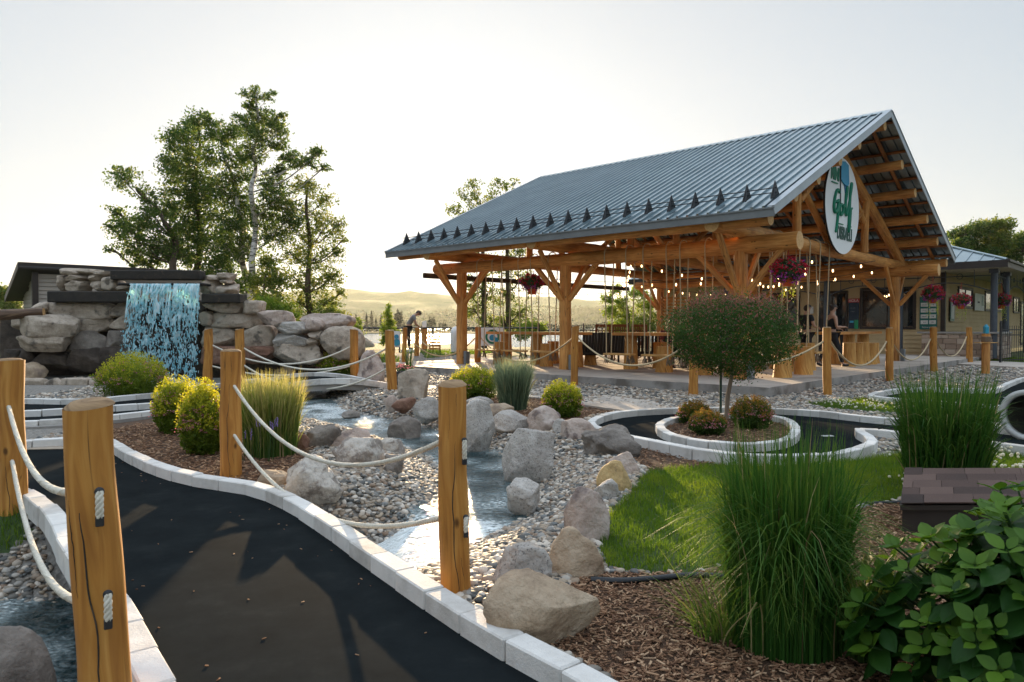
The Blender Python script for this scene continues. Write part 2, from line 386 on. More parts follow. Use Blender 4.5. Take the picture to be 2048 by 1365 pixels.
kE = smooth_line(GL([(2230,745),(2120,748),(2048,754),(2022,763),(1993,777),(1980,779),(1900,777),(1818,774),(1729,788),(1770,795),(1814,798),(1900,804),(1984,810),(2060,815),(2230,824)], KZ), 1)
# --- stream outline on the level of the water
Wup = GL([(300,762),(330,747),(420,740),(540,744),(600,752),(640,768),(655,790),(684,818),(723,829),(779,840),(830,852),(877,861),(937,890),(1006,909),(1072,945),(1056,985),(1032,1018),(1035,1035),(984,1060),(941,1082),(880,1108),(843,1125)], -.2)
Wlo = [Vector(p+(0,)) for p in ((-1.25,3.45),(-1.9,2.95),(-3.0,2.6),(-5.2,2.4),(-5.2,4.5),(-3.4,4.42),(-2.4,4.5),(-1.6,5.05))]
Wdn = GL([(753,1054),(817,1037),(834,1016),(877,1000),(897,975),(895,940),(868,908),(820,895),(749,872),(684,856),(640,850),(603,832),(577,806),(540,792),(480,787),(400,787),(330,783)], -.2)
WATER = smooth_line(Wup+Wlo+Wdn, 1, True)
def sstep(t): t = np.clip(t, 0, 1); return t*t*(3-2*t)
def water_z(X, Y): return -.2 - .22*sstep((-.45-X)/.9)*sstep((6.0-Y)/.5)
POOLX, POOLY = G(380,760,-.2)[:2]
def terrain(X, Y):
    X = np.asarray(X, float); Y = np.asarray(Y, float)
    z = .018*(vnoise(X, Y, 1.1, 3)-.5)*2 + .30*sstep((Y-23.5)/4.0)*sstep((2.5-X)/6)
    z = np.where(Y < 26, z, z)
    w = water_z(X, Y); ins = inside(WATER, X, Y); d = np.where((Y < 24) & (Y > .5), polydist(WATER, X, Y), 9)
    bank = .75
    zo = (w-.03) + (z-w+.03)*sstep(d/bank)**.8
    zi = w-.03-.16*np.clip(d/.4, 0, 1)
    z = np.where(ins, zi, np.minimum(z, zo))
    for pg in (pathA, pathB, pathB2, kD, kE):
        z = np.where(inside(pg, X, Y) & (z > -.09), -.05, z)
    st = 42+np.maximum(0, X-0)*1.6
    z = z - 4.5*sstep((Y-st)/14)
    return z
def P2(px, z=0.0): return GL(px, z)
lawns = [P2([(1205,1140),(1195,1080),(1225,1020),(1262,985),(1300,945),(1420,928),(1560,935),(1700,925),(1810,905),(1900,905),(2060,900),(2250,905),(2250,970),(2000,975),(1900,1000),(1800,1000),(1700,1020),(1600,1050),(1480,1115),(1420,1142),(1300,1146)]),
         P2([(1610,808),(1720,800),(1830,806),(1984,816),(2060,822),(2230,832),(2230,858),(2060,852),(1984,842),(1800,830),(1710,824),(1650,816)]),
         P2([(-160,1000),(-40,980),(30,990),(48,1018),(52,1036),(30,1040),(-20,1040),(-220,1036)]),
         P2([(1940,726),(2100,726),(2300,735),(2300,728),(2000,716)]),
         P2([(700,727),(760,722),(800,725),(800,731),(740,735),(700,733)]),
         P2([(840,719),(880,716),(960,712),(1000,714),(930,722),(850,726)])]
mulchs = [P2([(205,835),(330,822),(440,830),(560,850),(600,865),(640,890),(600,925),(575,965),(540,985),(500,972),(440,962),(370,950),(310,932),(262,911),(234,892),(212,880),(130,880),(150,862),(200,858)]),
          P2([(1180,1148),(1300,1148),(1420,1144),(1480,1118),(1600,1052),(1700,1022),(1800,1002),(1900,1002),(2000,978),(2260,972),(2700,1100),(2900,1500),(2100,2600),(1500,1700),(1270,1400),(1180,1340),(1060,1280),(1110,1200)]),
          P2([(1190,862),(1262,880),(1325,892),(1379,903),(1451,913),(1560,918),(1650,916),(1640,932),(1560,936),(1420,930),(1300,946),(1270,925),(1240,895),(1190,880)]),
          P2([(880,800),(900,785),(1000,783),(1080,795),(1120,812),(1250,812),(1235,822),(1180,832),(1160,842),(1100,850),(1000,830),(900,815)]),
          P2([(640,742),(760,745),(790,765),(760,760),(650,752)]), P2([(560,735),(640,740),(700,750),(560,748)])]
gr_far = 0
xs = np.unique(np.concatenate([-np.geomspace(9, 9000, 60)[::-1], np.arange(-9, 9.01, .075), 9+np.arange(1, 60)*.2, 21+np.geomspace(.4, 9000, 50)]))
ys = np.unique(np.concatenate([np.array([-60, -20, -6, -2, 0, .5]), np.arange(.8, 13, .075), np.arange(13, 24, .14), 24+np.geomspace(.3, 9000, 90)]))
XX, YY = np.meshgrid(xs, ys); ZZ = terrain(XX, YY)
nx, ny = len(xs), len(ys)
idx = np.arange(nx*ny).reshape(ny, nx)
F = np.stack([idx[:-1, :-1], idx[:-1, 1:], idx[1:, 1:], idx[1:, :-1]], -1).reshape(-1, 4)
V = np.stack([XX, YY, ZZ], -1).reshape(-1, 3)
cx = V[F].mean(1); jx = cx[:, 0]+.05*(vnoise(cx[:, 0], cx[:, 1], 7, 2)-.5); jy = cx[:, 1]+.05*(vnoise(cx[:, 0], cx[:, 1], 7, 5)-.5)
reg = np.zeros(len(F), int)
reg[(cx[:, 1] > 27) | (cx[:, 0] < -14) | (cx[:, 0] > 24) | (cx[:, 1] < .3)] = 3
def in_any(L, X, Y):
    r = np.zeros(np.shape(X), bool)
    for p in L: r |= inside(p, X, Y)
    return r
near_w = (polydist(WATER, cx[:, 0], cx[:, 1]) < .28) | inside(WATER, cx[:, 0], cx[:, 1])
reg[in_any(mulchs, jx, jy) & ~near_w] = 1; reg[inside(kI, jx, jy)] = 1
reg[in_any(lawns, jx, jy)] = 2
reg[inside(WATER, cx[:, 0], cx[:, 1])] = 4
M['gravel'] = pmat('gravel_bed', [(.2, (.10, .09, .08)), (.5, (.22, .20, .175)), (.8, (.38, .35, .31))], scale=22, detail=3, rough=.9, bump=1, bscale=22, vor=True, bdist=.03)
M['mulch'] = pmat('mulch_bed', [(.25, (.045, .022, .011)), (.55, (.115, .062, .034)), (.8, (.20, .125, .075))], scale=34, detail=6, rough=.95, bump=1, bscale=50, bdist=.03)
M['turf'] = pmat('lawn_soil', [(.3, (.02, .04, .01)), (.7, (.05, .08, .02))], scale=12, rough=.95, bump=.5, bdist=.02)
M['field'] = pmat('field', [(.3, (.05, .075, .02)), (.6, (.09, .11, .035)), (.8, (.13, .13, .05))], scale=.35, detail=9, rough=.95, bump=.5, bdist=.05)
M['bed'] = pmat('stream_bed', [(.2, (.02, .025, .022)), (.55, (.07, .075, .065)), (.85, (.15, .15, .13))], scale=16, rough=.7, bump=1, bscale=18, vor=True, bdist=.03)
mb = MB()
for k in range(5):
    f = F[reg == k]
    if len(f): mb.add(V, f, k)
tag(mb.build('ground', [M['gravel'], M['mulch'], M['turf'], M['field'], M['bed']]), kind='structure')

# --- water of the stream
def mat_water():
    m, t, P, N, L = newmat('stream_water')
    tc = N.new('ShaderNodeTexCoord'); mp = N.new('ShaderNodeMapping'); L.new(tc.outputs['Object'], mp.inputs[0]); mp.inputs['Scale'].default_value = (1, 1.3, 1)
    a = N.new('ShaderNodeTexNoise'); a.inputs['Scale'].default_value = 9; a.inputs['Detail'].default_value = 5; a.inputs['Distortion'].default_value = .6; L.new(mp.outputs[0], a.inputs['Vector'])
    b = N.new('ShaderNodeBump'); b.inputs['Strength'].default_value = .9; b.inputs['Distance'].default_value = .07; L.new(a.outputs[0], b.inputs['Height']); L.new(b.outputs[0], P.inputs['Normal'])
    at = N.new('ShaderNodeAttribute'); at.attribute_name = 'var'   # white water where it tumbles; paler tone elsewhere imitates reflected sky
    n2 = N.new('ShaderNodeTexNoise'); n2.inputs['Scale'].default_value = 26; n2.inputs['Detail'].default_value = 6; L.new(mp.outputs[0], n2.inputs['Vector'])
    ad = N.new('ShaderNodeMath'); ad.operation = 'MULTIPLY'; L.new(at.outputs['Fac'], ad.inputs[0]); L.new(n2.outputs[0], ad.inputs[1])
    col = ramp(N, L, ad.outputs[0], [(.10, (.012, .038, .043)), (.30, (.17, .22, .225)), (.44, (.78, .84, .84))]); L.new(col, P.inputs['Base Color'])
    P.inputs['Roughness'].default_value = .07; P.inputs['IOR'].default_value = 1.33; P.inputs['Specular IOR Level'].default_value = .8
    tr = N.new('ShaderNodeBsdfTransparent'); tr.inputs[0].default_value = (.55, .78, .78, 1)
    ms = N.new('ShaderNodeMixShader'); mth = N.new('ShaderNodeMath'); mth.operation = 'MULTIPLY_ADD'; mth.use_clamp = True
    L.new(ad.outputs[0], mth.inputs[0]); mth.inputs[1].default_value = 1.6; mth.inputs[2].default_value = .62
    L.new(mth.outputs[0], ms.inputs[0]); L.new(tr.outputs[0], ms.inputs[1]); L.new(P.outputs[0], ms.inputs[2]); L.new(ms.outputs[0], N['Material Output'].inputs[0])
    return m
M['water'] = mat_water()
wx = np.arange(-6.5, 1.6, .05); wy = np.arange(1.9, 21, .05); WX, WY = np.meshgrid(wx, wy)
wd = polydist(WATER, WX, WY); wi = inside(WATER, WX, WY); keep = wi | (wd < .16)
casc = np.exp(-((WX+.75)**2/.22+(WY-4.95)**2/.35))*1.1+.75*np.exp(-((WX-POOLX)**2/1.6+(WY-POOLY-.9)**2/1.2))*1.3
riff = vnoise(WX, WY, 2.2, 8)*.5*np.clip((WY-8.5)/2, 0, 1)*np.clip((15-WY)/2, 0, 1)
WZ = water_z(WX, WY)+.006*(vnoise(WX, WY, 7, 1)-.5)+(.014+.03*np.clip(casc, 0, 1))*(vnoise(WX*1.3, WY, 3.4, 6)-.5)
id2 = np.arange(WX.size).reshape(WX.shape); kf = keep[:-1, :-1] & keep[1:, 1:]
F2 = np.stack([id2[:-1, :-1], id2[:-1, 1:], id2[1:, 1:], id2[1:, :-1]], -1)[kf]
used = np.unique(F2); remap = np.zeros(WX.size, int); remap[used] = np.arange(len(used))
V2 = np.stack([WX, WY, WZ], -1).reshape(-1, 3)[used]
vv = np.clip(.62*vnoise(WX*1.5, WY, 3.1, 4)+casc*1.25+riff*.9+.12, 0, 1.3).ravel()[used]
mb = MB(); mb.add(V2, remap[F2], 0, None, vv); tag(mb.build('stream_water', M['water']), kind='structure')

# --- asphalt / putting lanes
from mathutils.geometry import tessellate_polygon
def sheet(name, poly, mat, z=.0, thick=0, side=None, kind='structure'):
    pts = [Vector((p[0], p[1], z)) for p in poly]; mb = MB()
    if thick: poly_extrude(mb, [p-Vector((0, 0, thick)) for p in pts], (0, 0, thick), 0, 1 if side else 0)
    else:
        T = [tuple(t) for t in tessellate_polygon([pts])]
        T = [t if (pts[t[1]]-pts[t[0]]).cross(pts[t[2]]-pts[t[0]]).z > 0 else t[::-1] for t in T]; mb.add(pts, np.array(T), 0, None, .5, False)
    return tag(mb.build(name, [mat]+([side] if side else [])), kind=kind)
sheet('putting_path', pathA, M['asphalt'], .012, .19, M['conside'])
sheet('putting_lane', pathB, M['asphalt'], .012, .12, M['conside'])
sheet('putting_lane', pathB2, M['asphalt'], .008, .12, M['conside'])
sheet('putting_lane', kD, M['asphalt'], .012); sheet('putting_lane', kE, M['asphalt'], .012)
sheet('island_bed', kI, M['mulch'], .03)
def kerb(name, line, w=.105, h=.10, top=None, closed=False, blk=.31, seed=0, z0=-.04):
    rr = random.Random(seed); pts = resample(line, blk, closed); mb = MB()
    for i in range(len(pts)-1):
        a, b = pts[i].copy(), pts[i+1].copy()
        zt = KZ if top is None else None
        if zt is not None: a.z = b.z = zt
        d = (b-a); L = d.length; d.normalize(); s = Vector((-d.y, d.x, 0)).normalized(); u = s.cross(d)*-1
        if u.z < 0: u = -u
        dz = rr.uniform(-.004, .004); c = (a+b)/2 + Vector((0, 0, dz)) - u*((h-z0)/2) + s*rr.uniform(-.004, .004)
        ang = rr.uniform(-.02, .02); d2 = (d+s*ang).normalized(); s2 = d2.cross(u)
        box(mb, c, (L-.006, w, h-z0), (d2, s2, u), 0, .007, rr.random())
    return tag(mb.build(name, M['kerb']), kind='structure')
kerb('kerb', kA_right, .108, seed=1); kerb('kerb', kA_left, .11, seed=2)
for i, k in enumerate((kB1, kB2, kB3)): kerb('kerb', k, seed=3+i)
kerb('kerb', kD, seed=7); kerb('kerb', kI, closed=True, seed=8, blk=.26); kerb('kerb', kE, seed=9)
sheet('lane_edging', [p+Vector((0, -.02, 0)) for p in kB3]+[p+Vector((0, -.16, 0)) for p in kB3[::-1]], M['conside'], .03, .1)

# --- second footbridge (arched)
def arch(p, q, lift, n=14): return [p.lerp(q, t/n)+Vector((0, 0, lift*4*(t/n)*(1-t/n))) for t in range(n+1)]
far = arch(br0, br1, .14); nea = arch(br3, br2, .14)
bridge = thing('footbridge', (br0+br2)/2, 'small arched footbridge with pale block edges over the stream below the waterfall', 'bridge')
bo = bridge.location.copy()
mb = MB(); n = len(far)
V = [p-bo-Vector((0, 0, .085)) for p in far]+[p-bo-Vector((0, 0, .085)) for p in nea]+[p-bo-Vector((0, 0, .24)) for p in far]+[p-bo-Vector((0, 0, .24)) for p in nea]
mb.add(V, np.array([(n+i, n+i+1, i+1, i) for i in range(n-1)]), 0)
mb.add(V, np.array([(2*n+i, 2*n+i+1, 3*n+i+1, 3*n+i) for i in range(n-1)]+[(2*n+i, i, i+1, 2*n+i+1) for i in range(n-1)]+[(n+i, 3*n+i, 3*n+i+1, n+i+1) for i in range(n-1)]), 1, None, .5, False)
mb.build('deck', [M['asphalt'], M['conside']], bridge)
def kerb_part(line):
    mb = MB(); pts = resample(line, .3)+[line[-1]]
    for i in range(len(pts)-1):
        a, b = pts[i]-bo, pts[i+1]-bo; d = b-a
        if d.length < .05: continue
        L = d.length; d.normalize(); s = d.cross(Vector((0, 0, 1))).normalized(); u = s.cross(d)
        box(mb, (a+b)/2-u*.06, (L-.005, .11, .12), (d, s, u), 0, .006, random.random())
    mb.build('edge_blocks', M['kerb'], bridge)
kerb_part(far); kerb_part(nea)

# --- concrete walk, mat, slab
sheet('walkway', GL([(845,771),(1060,776),(1200,789),(1363,810),(1500,812),(1500,822),(1366,820),(1258,822),(1168,810),(1075,795),(850,783)], .02), M['concrete'], .02, .08)
sheet('walkway', GL([(1908,722),(1990,723),(2100,728),(2300,740),(2300,752),(2048,736),(1905,728)], .05), M['concrete'], .06, .1)
SLZ = .18
slab = [BP(-1.4, -1.77), BP(11.0, -1.77), BP(11.0, 17.1), BP(-1.4, 17.1)]
sheet('patio_slab', slab, M['concrete'], SLZ, .3, M['conside'])
mb = MB()
for a in (2.1, 5.4, 8.5): box(mb, BP(a, 5, SLZ+.001), (14, .012, .004), (U2, U1, Vector((0, 0, 1))), 0)
for b in (1.9, 5.6, 9.2): box(mb, BP(4.8, b, SLZ+.0012), (12.3, .012, .004), (U1, U2, Vector((0, 0, 1))), 0)
tag(mb.build('patio_joints', M['conside']), kind='structure')

# --- pebbles (stuff)
def ico(sub):
    t = (1+5**.5)/2; v = [(-1,t,0),(1,t,0),(-1,-t,0),(1,-t,0),(0,-1,t),(0,1,t),(0,-1,-t),(0,1,-t),(t,0,-1),(t,0,1),(-t,0,-1),(-t,0,1)]
    f = [(0,11,5),(0,5,1),(0,1,7),(0,7,10),(0,10,11),(1,5,9),(5,11,4),(11,10,2),(10,7,6),(7,1,8),(3,9,4),(3,4,2),(3,2,6),(3,6,8),(3,8,9),(4,9,5),(2,4,11),(6,2,10),(8,6,7),(9,8,1)]
    v = [np.array(p)/np.linalg.norm(p) for p in v]
    for _ in range(sub):
        c = {}; nf = []
        def mid(a, b):
            k = (min(a, b), max(a, b))
            if k not in c: p = v[a]+v[b]; v.append(p/np.linalg.norm(p)); c[k] = len(v)-1
            return c[k]
        for a, b, d in f:
            x, y, z = mid(a, b), mid(b, d), mid(d, a); nf += [(a, x, z), (b, y, x), (d, z, y), (x, y, z)]
        f = nf
    return np.array(v), np.array(f)
def rot_batch(n, rs, tilt=math.pi):
    """random rotation matrices (n,3,3)"""
    a = rs.rand(n)*2*np.pi; b = (rs.rand(n)-.5)*2*tilt; c = (rs.rand(n)-.5)*2*tilt
    ca, sa, cb, sb, cc, sc = np.cos(a), np.sin(a), np.cos(b), np.sin(b), np.cos(c), np.sin(c); z = np.zeros(n); o = np.ones(n)
    Rz = np.stack([ca, -sa, z, sa, ca, z, z, z, o], -1).reshape(n, 3, 3); Ry = np.stack([cb, z, sb, z, o, z, -sb, z, cb], -1).reshape(n, 3, 3); Rx = np.stack([o, z, z, z, cc, -sc, z, sc, cc], -1).reshape(n, 3, 3)
    return Rz@Ry@Rx
def scatter(base, pos, scl, rot, mats, name, var, rs, shapej=.0):
    bv, bf = base; n = len(pos); V = bv[None]*scl[:, None, :]
    if shapej: V = V*(1+shapej*(rs.rand(n, len(bv), 1)-.5))
    V = np.einsum('nij,nkj->nki', rot, V)+pos[:, None, :]
    Fc = (bf[None]+(np.arange(n)*len(bv))[:, None, None]).reshape(-1, bf.shape[1])
    mb = MB(); mb.add(V.reshape(-1, 3), Fc, 0, None, np.repeat(var, len(bv))); return mb
M['pebble'] = pmat('river_pebble', [(.18, (.08, .08, .075)), (.30, (.22, .19, .155)), (.42, (.36, .28, .20)), (.52, (.19, .12, .075)), (.62, (.42, .34, .26)), (.72, (.14, .15, .15)), (.82, (.56, .49, .41))], scale=14, detail=5, varw=.86, rough=.62, bump=.25, bscale=90, bdist=.003)
def rand_pts(poly_test, bb, dens, rs):
    n = int((bb[1]-bb[0])*(bb[3]-bb[2])*dens); X = bb[0]+rs.rand(n)*(bb[1]-bb[0]); Y = bb[2]+rs.rand(n)*(bb[3]-bb[2])
    # only what the view (plus a margin to each side) could see
    k = (np.abs(X) < .86*Y+2.2) & poly_test(X, Y); return X[k], Y[k]
allpaths = [pathA, pathB, pathB2, kD, kE]
slabp = slab
def gravel_ok(X, Y):
    ok = ~in_any(lawns, X, Y) & ~in_any(allpaths, X, Y) & ~inside(slabp, X, Y) & ~inside(kI, X, Y)
    nw = (polydist(WATER, X, Y) < .30) & ~inside(WATER, X, Y)
    return ok & (~in_any(mulchs, X, Y) | nw)
def in_water_ok(X, Y): return ~inside(WATER, X, Y) | (polydist(WATER, X, Y) < .10)
rs = np.random.RandomState(5); mball = MB()
def pebble_batch(bb, dens, size, sub, mind=0):
    X, Y = rand_pts(lambda x, y: gravel_ok(x, y) & in_water_ok(x, y), bb, dens, rs)
    n = len(X); s = size*(.55+.75*rs.rand(n)**1.6); Z = terrain(X, Y)+s*(.12+.35*rs.rand(n))
    scl = np.stack([s*(1+.35*rs.rand(n)), s*(.75+.3*rs.rand(n)), s*(.42+.35*rs.rand(n))], -1)
    m = scatter(ico(sub), np.stack([X, Y, Z], -1), scl, rot_batch(n, rs, .45), None, '', rs.rand(n), rs, .12 if sub else 0)
    mball.merge(m); return n
npb = pebble_batch((-4.5, 3.0, 2.3, 7.5), 1750, .0235, 2)
npb += pebble_batch((-5.5, 6.5, 7.5, 12), 900, .026, 1)
npb += pebble_batch((-9, 13, 12, 17), 400, .038, 0)
npb += pebble_batch((-11, 18, 17, 23), 170, .046, 0)
print('pebbles', npb)
tag(mball.build('pebbles', M['pebble']), 'multicoloured rounded river pebbles covering the stream banks and beds', 'pebbles', kind='stuff')
# --- mulch chips (stuff)
M['chip'] = pmat('mulch_chip', [(.0, (.08, .035, .017)), (.4, (.20, .10, .052)), (.75, (.34, .195, .11)), (1, (.55, .38, .24))], scale=30, varw=.85, rough=.9, bump=.3, bdist=.003)
cb = np.array([(-1,-1,-1),(1,-.8,-1),(1.1,1,-1),(-.9,.9,-1),(-1,-1,1),(1,-.8,1),(1.1,1,1),(-.9,.9,1)])*.5
cf = np.array([(0,3,2,1),(4,5,6,7),(0,1,5,4),(1,2,6,5),(2,3,7,6),(3,0,4,7)])
mc = MB()
def chips(bb, dens, L):
    X, Y = rand_pts(lambda x, y: (in_any(mulchs, x, y) & (polydist(WATER, x, y) > .3) | inside(kI, x, y)) & ~in_any([pathA, pathB, pathB2], x, y), bb, dens, rs)
    n = len(X); Z = terrain(X, Y); Z = np.where(inside(kI, X, Y), .03, Z)+.004+.014*rs.rand(n)
    scl = np.stack([L*(.35+1.1*rs.rand(n)**2), L*(.09+.2*rs.rand(n)), L*(.05+.07*rs.rand(n))], -1)
    m = scatter((cb, cf), np.stack([X, Y, Z], -1), scl, rot_batch(n, rs, .35), None, '', rs.rand(n), rs)
    m.ch = [(v, f, a, u, va, False) for v, f, a, u, va, s in m.ch]; mc.merge(m)
chips((-.6, 5.2, 1.6, 5.2), 4600, .033); chips((-5, 1, 5, 9.5), 900, .05); chips((0, 7, 5, 11), 500, .05); chips((-4, 4, 9, 17), 220, .06)
X = rs.uniform(-4.5, 1.5, 900); Y = rs.uniform(1.5, 7.5, 900); kk = inside(pathA, X, Y); edge = polydist(pathA, X, Y); kk &= (edge > .07) & ((edge < .22) | (rs.rand(900) < .2)); X = X[kk]; Y = Y[kk]; n = len(X)
mc.merge(scatter((cb, cf), np.stack([X, Y, np.full(n, .015)], -1), np.stack([.004+.016*rs.rand(n), .003+.003*rs.rand(n), .002+.002*rs.rand(n)], -1), rot_batch(n, rs, .2), None, '', rs.rand(n), rs))
tag(mc.build('mulch_chips', M['chip']), 'brown shredded wood mulch lying on the planting beds', 'mulch', kind='stuff')
# --- lawn grass (stuff)
M['grass'] = pmat('lawn_grass', [(.1, (.03, .08, .010)), (.5, (.085, .155, .018)), (.9, (.20, .24, .03))], scale=1.5, varw=.6, rough=.55, bump=0, translucent=.55, spec=.10)
def blades(X, Y, Z, h, w, rs, lean=.5, seg=2):
    n = len(X); a = rs.rand(n)*2*np.pi; l = rs.rand(n)*lean; b = rs.rand(n)*2*np.pi
    dx, dy = np.cos(a)*w/2, np.sin(a)*w/2; V = []
    for k in range(seg+1):
        t = k/seg; ww = 1-t*.92; ox = np.cos(b)*l*h*t*t; oy = np.sin(b)*l*h*t*t; zz = Z+h*t*(1-.25*l*t)
        V.append(np.stack([X+ox-dx*ww, Y+oy-dy*ww, zz], -1)); V.append(np.stack([X+ox+dx*ww, Y+oy+dy*ww, zz], -1))
    V = np.stack(V, 1); base = np.arange(n)*(2*seg+2)
    Fq = np.concatenate([np.stack([base+2*k, base+2*k+1, base+2*k+3, base+2*k+2], -1) for k in range(seg)])
    return V.reshape(-1, 3), Fq, 2*seg+2
mg = MB()
def lawn(bb, dens, h, w, sel):
    X, Y = rand_pts(lambda x, y: in_any([lawns[i] for i in sel], x, y) & ~in_any(allpaths, x, y), bb, dens, rs); n = len(X)
    cl = vnoise(X, Y, 3, 2)*.6+vnoise(X, Y, 9, 4)*.4
    v, f, k = blades(X, Y, terrain(X, Y)-.005, h*(.5+.9*rs.rand(n))*(.6+.8*cl), w*(.7+.6*rs.rand(n)), rs, .9)
    mg.add(v, f, 0, None, np.repeat(np.clip(.3*rs.rand(n)+.7*cl, 0, 1), k))
lawn((.5, 6.5, 3.2, 7.6), 5200, .062, .0055, [0]); lawn((-5, -2.4, 3.5, 6.5), 2500, .075, .007, [2]); lawn((3, 16, 8, 14), 900, .07, .011, [1]); lawn((-10, 24, 20, 34), 220, .10, .02, [3, 4, 5])
print('grass faces', sum(len(c[1][0]) for c in mg.ch))
tag(mg.build('lawn_grass', M['grass']), 'green mown grass of the lawns beside the stream and lanes', 'grass', kind='stuff')
# white clover heads in the lawns
X, Y = rand_pts(lambda x, y: in_any([lawns[0], lawns[1]], x, y), (2.2, 14, 5.0, 14), 80, rs); k = (X > .33*Y) & (vnoise(X, Y, 1.6, 3) > .42) & ~in_any(allpaths, X, Y); X = X[k]; Y = Y[k]; n = len(X)
M['clover'] = pmat('clover_white', [(.3, (.55, .53, .42)), (.7, (.75, .73, .62))], scale=50, rough=.9, bump=0, translucent=.3)
m = scatter(ico(1), np.stack([X, Y, terrain(X, Y)+.05+.05*rs.rand(n)], -1), np.full((n, 3), .0125)*(.7+.6*rs.rand(n, 1)), rot_batch(n, rs), None, '', rs.rand(n), rs, .3)
tag(m.build('clover_flowers', M['clover']), 'tiny white clover heads dotted over the lawns', 'clover', kind='stuff')

# --- lake, hills
def mat_lake():
    m, t, P, N, L = newmat('lake_water'); tc = N.new('ShaderNodeTexCoord'); mp = N.new('ShaderNodeMapping'); mp.inputs['Scale'].default_value = (.4, 1, 1); L.new(tc.outputs['Object'], mp.inputs[0])
    a = N.new('ShaderNodeTexNoise'); a.inputs['Scale'].default_value = 1.2; a.inputs['Detail'].default_value = 6; L.new(mp.outputs[0], a.inputs['Vector'])
    b = N.new('ShaderNodeBump'); b.inputs['Strength'].default_value = .8; b.inputs['Distance'].default_value = .35; L.new(a.outputs[0], b.inputs['Height']); L.new(b.outputs[0], P.inputs['Normal'])
    P.inputs['Base Color'].default_value = (.10, .16, .19, 1); P.inputs['Roughness'].default_value = .16; P.inputs['IOR'].default_value = 1.33; return m
mb = MB(); gx = np.linspace(-1400, 1400, 30); gy = np.concatenate([[44], np.geomspace(50, 1080, 30)]); A, B = np.meshgrid(gx, gy); ii = np.arange(A.size).reshape(A.shape)
mb.add(np.stack([A, B, A*0-1.7], -1).reshape(-1, 3), np.stack([ii[:-1, :-1], ii[:-1, 1:], ii[1:, 1:], ii[1:, :-1]], -1).reshape(-1, 4))
tag(mb.build('lake', mat_lake()), kind='structure')
M['hill'] = pmat('wooded_hill', [(.3, (.035, .07, .02)), (.55, (.07, .12, .03)), (.75, (.15, .19, .055))], scale=.012, detail=12, rough=1, bump=.8, bscale=.15, bdist=8)
def hill(name, y0, y1, prof, x0, x1, seed, zb=-4):
    gx = np.linspace(x0, x1, 220); gy = np.linspace(0, 1, 36); A, B = np.meshgrid(gx, gy); Yh = y0+(y1-y0)*B
    px = 1024+FPX*A/Yh
    ridge = np.interp(A, prof[0], prof[1]); sh = np.sin(np.clip(B*1.15, 0, 1)*np.pi/2)**1.1
    Z = zb+(ridge-zb)*sh+(vnoise(A, Yh, .012, seed)-.5)*16*np.clip(B*4, 0, 1)*sh+(vnoise(A, Yh, .06, seed+3)-.5)*7*np.clip(B*6, 0, 1)
    mb = MB(); ii = np.arange(A.size).reshape(A.shape)
    mb.add(np.stack([A, Yh, Z], -1).reshape(-1, 3), np.stack([ii[:-1, :-1], ii[:-1, 1:], ii[1:, 1:], ii[1:, :-1]], -1).reshape(-1, 4)); tag(mb.build(name, M['hill']), kind='structure')
hill('hills', 1050, 2300, ([-4000, -1500, -900, -560, -400, -100, 300, 700, 1500, 4000], [60, 70, 70, 97, 100, 84, 74, 62, 90, 90]), -3500, 3500, 1)
# ================================================================== LOG PAVILION
Z3 = Vector((0, 0, 1))
def LB(a, b, z=0.0): return U1*a+U2*b+Vector((0, 0, z))
pav = thing('pavilion', C0, 'open sided log pavilion with a ribbed grey steel gable roof', 'pavilion')
A0, A1, B0, B1, BM = -1.35, 10.45, -1.5, 12.5, 5.5
ZE, ZR = 3.50, 6.78
def roofz(b): return ZR-(ZR-ZE)*abs(b-BM)/7.0
# roof sheets
def roof_side(b_e, name):
    sg = 1 if b_e > BM else -1
    mb = MB(); prof = []; a = A0; n = 52; st = (A1-A0)/n
    for i in range(n):
        x = A0+i*st; prof += [(x, .0), (x+st-.060, .0), (x+st-.050, .045), (x+st-.012, .045)]
    prof.append((A1, 0)); m = len(prof); nd = Vector((0, 0, 1))
    rows = [BM, b_e]; V = []
    for b in rows:
        for x, h in prof: V.append(LB(x, b, roofz(b)+h))
    for b in rows:
        for x, h in prof: V.append(LB(x, b, roofz(b)+h-.012))
    F = []
    for i in range(m-1):
        q = (i, i+1, m+i+1, m+i); F.append(q if sg < 0 else q[::-1])
        q = (2*m+i, 2*m+i+1, 3*m+i+1, 3*m+i); F.append(q[::-1] if sg < 0 else q)
    mb.add(V, np.array(F), 0, None, .5, False)
    # seams with screw rows
    for t in (.33, .66, .985):
        b = BM+(b_e-BM)*t
        for i in range(n): box(mb, LB(A0+i*st+st-.031, b, roofz(b)+.028), (.014, .02, .008), (U1, U2, Z3), 0)
    return mb.build(name, M['metal_roof'], pav)
for b_e in (B0, B1): roof_side(b_e, 'roof')
# ridge cap
mb = MB(); w = .17; c = LB((A0+A1)/2, 0)
prof = [(BM-w, roofz(BM-w)+.032), (BM, ZR+.045), (BM+w, roofz(BM+w)+.032), (BM+w, roofz(BM+w)+.024), (BM, ZR+.03), (BM-w, roofz(BM-w)+.024)]
V = [LB(A0-.02, b, z) for b, z in prof]+[LB(A1+.02, b, z) for b, z in prof]
mb.add(V, np.array([(i, 6+i, 6+(i+1) % 6, (i+1) % 6) for i in range(6)]), 0, None, .5, False); mb.build('ridge_cap', M['metal_roof'], pav)
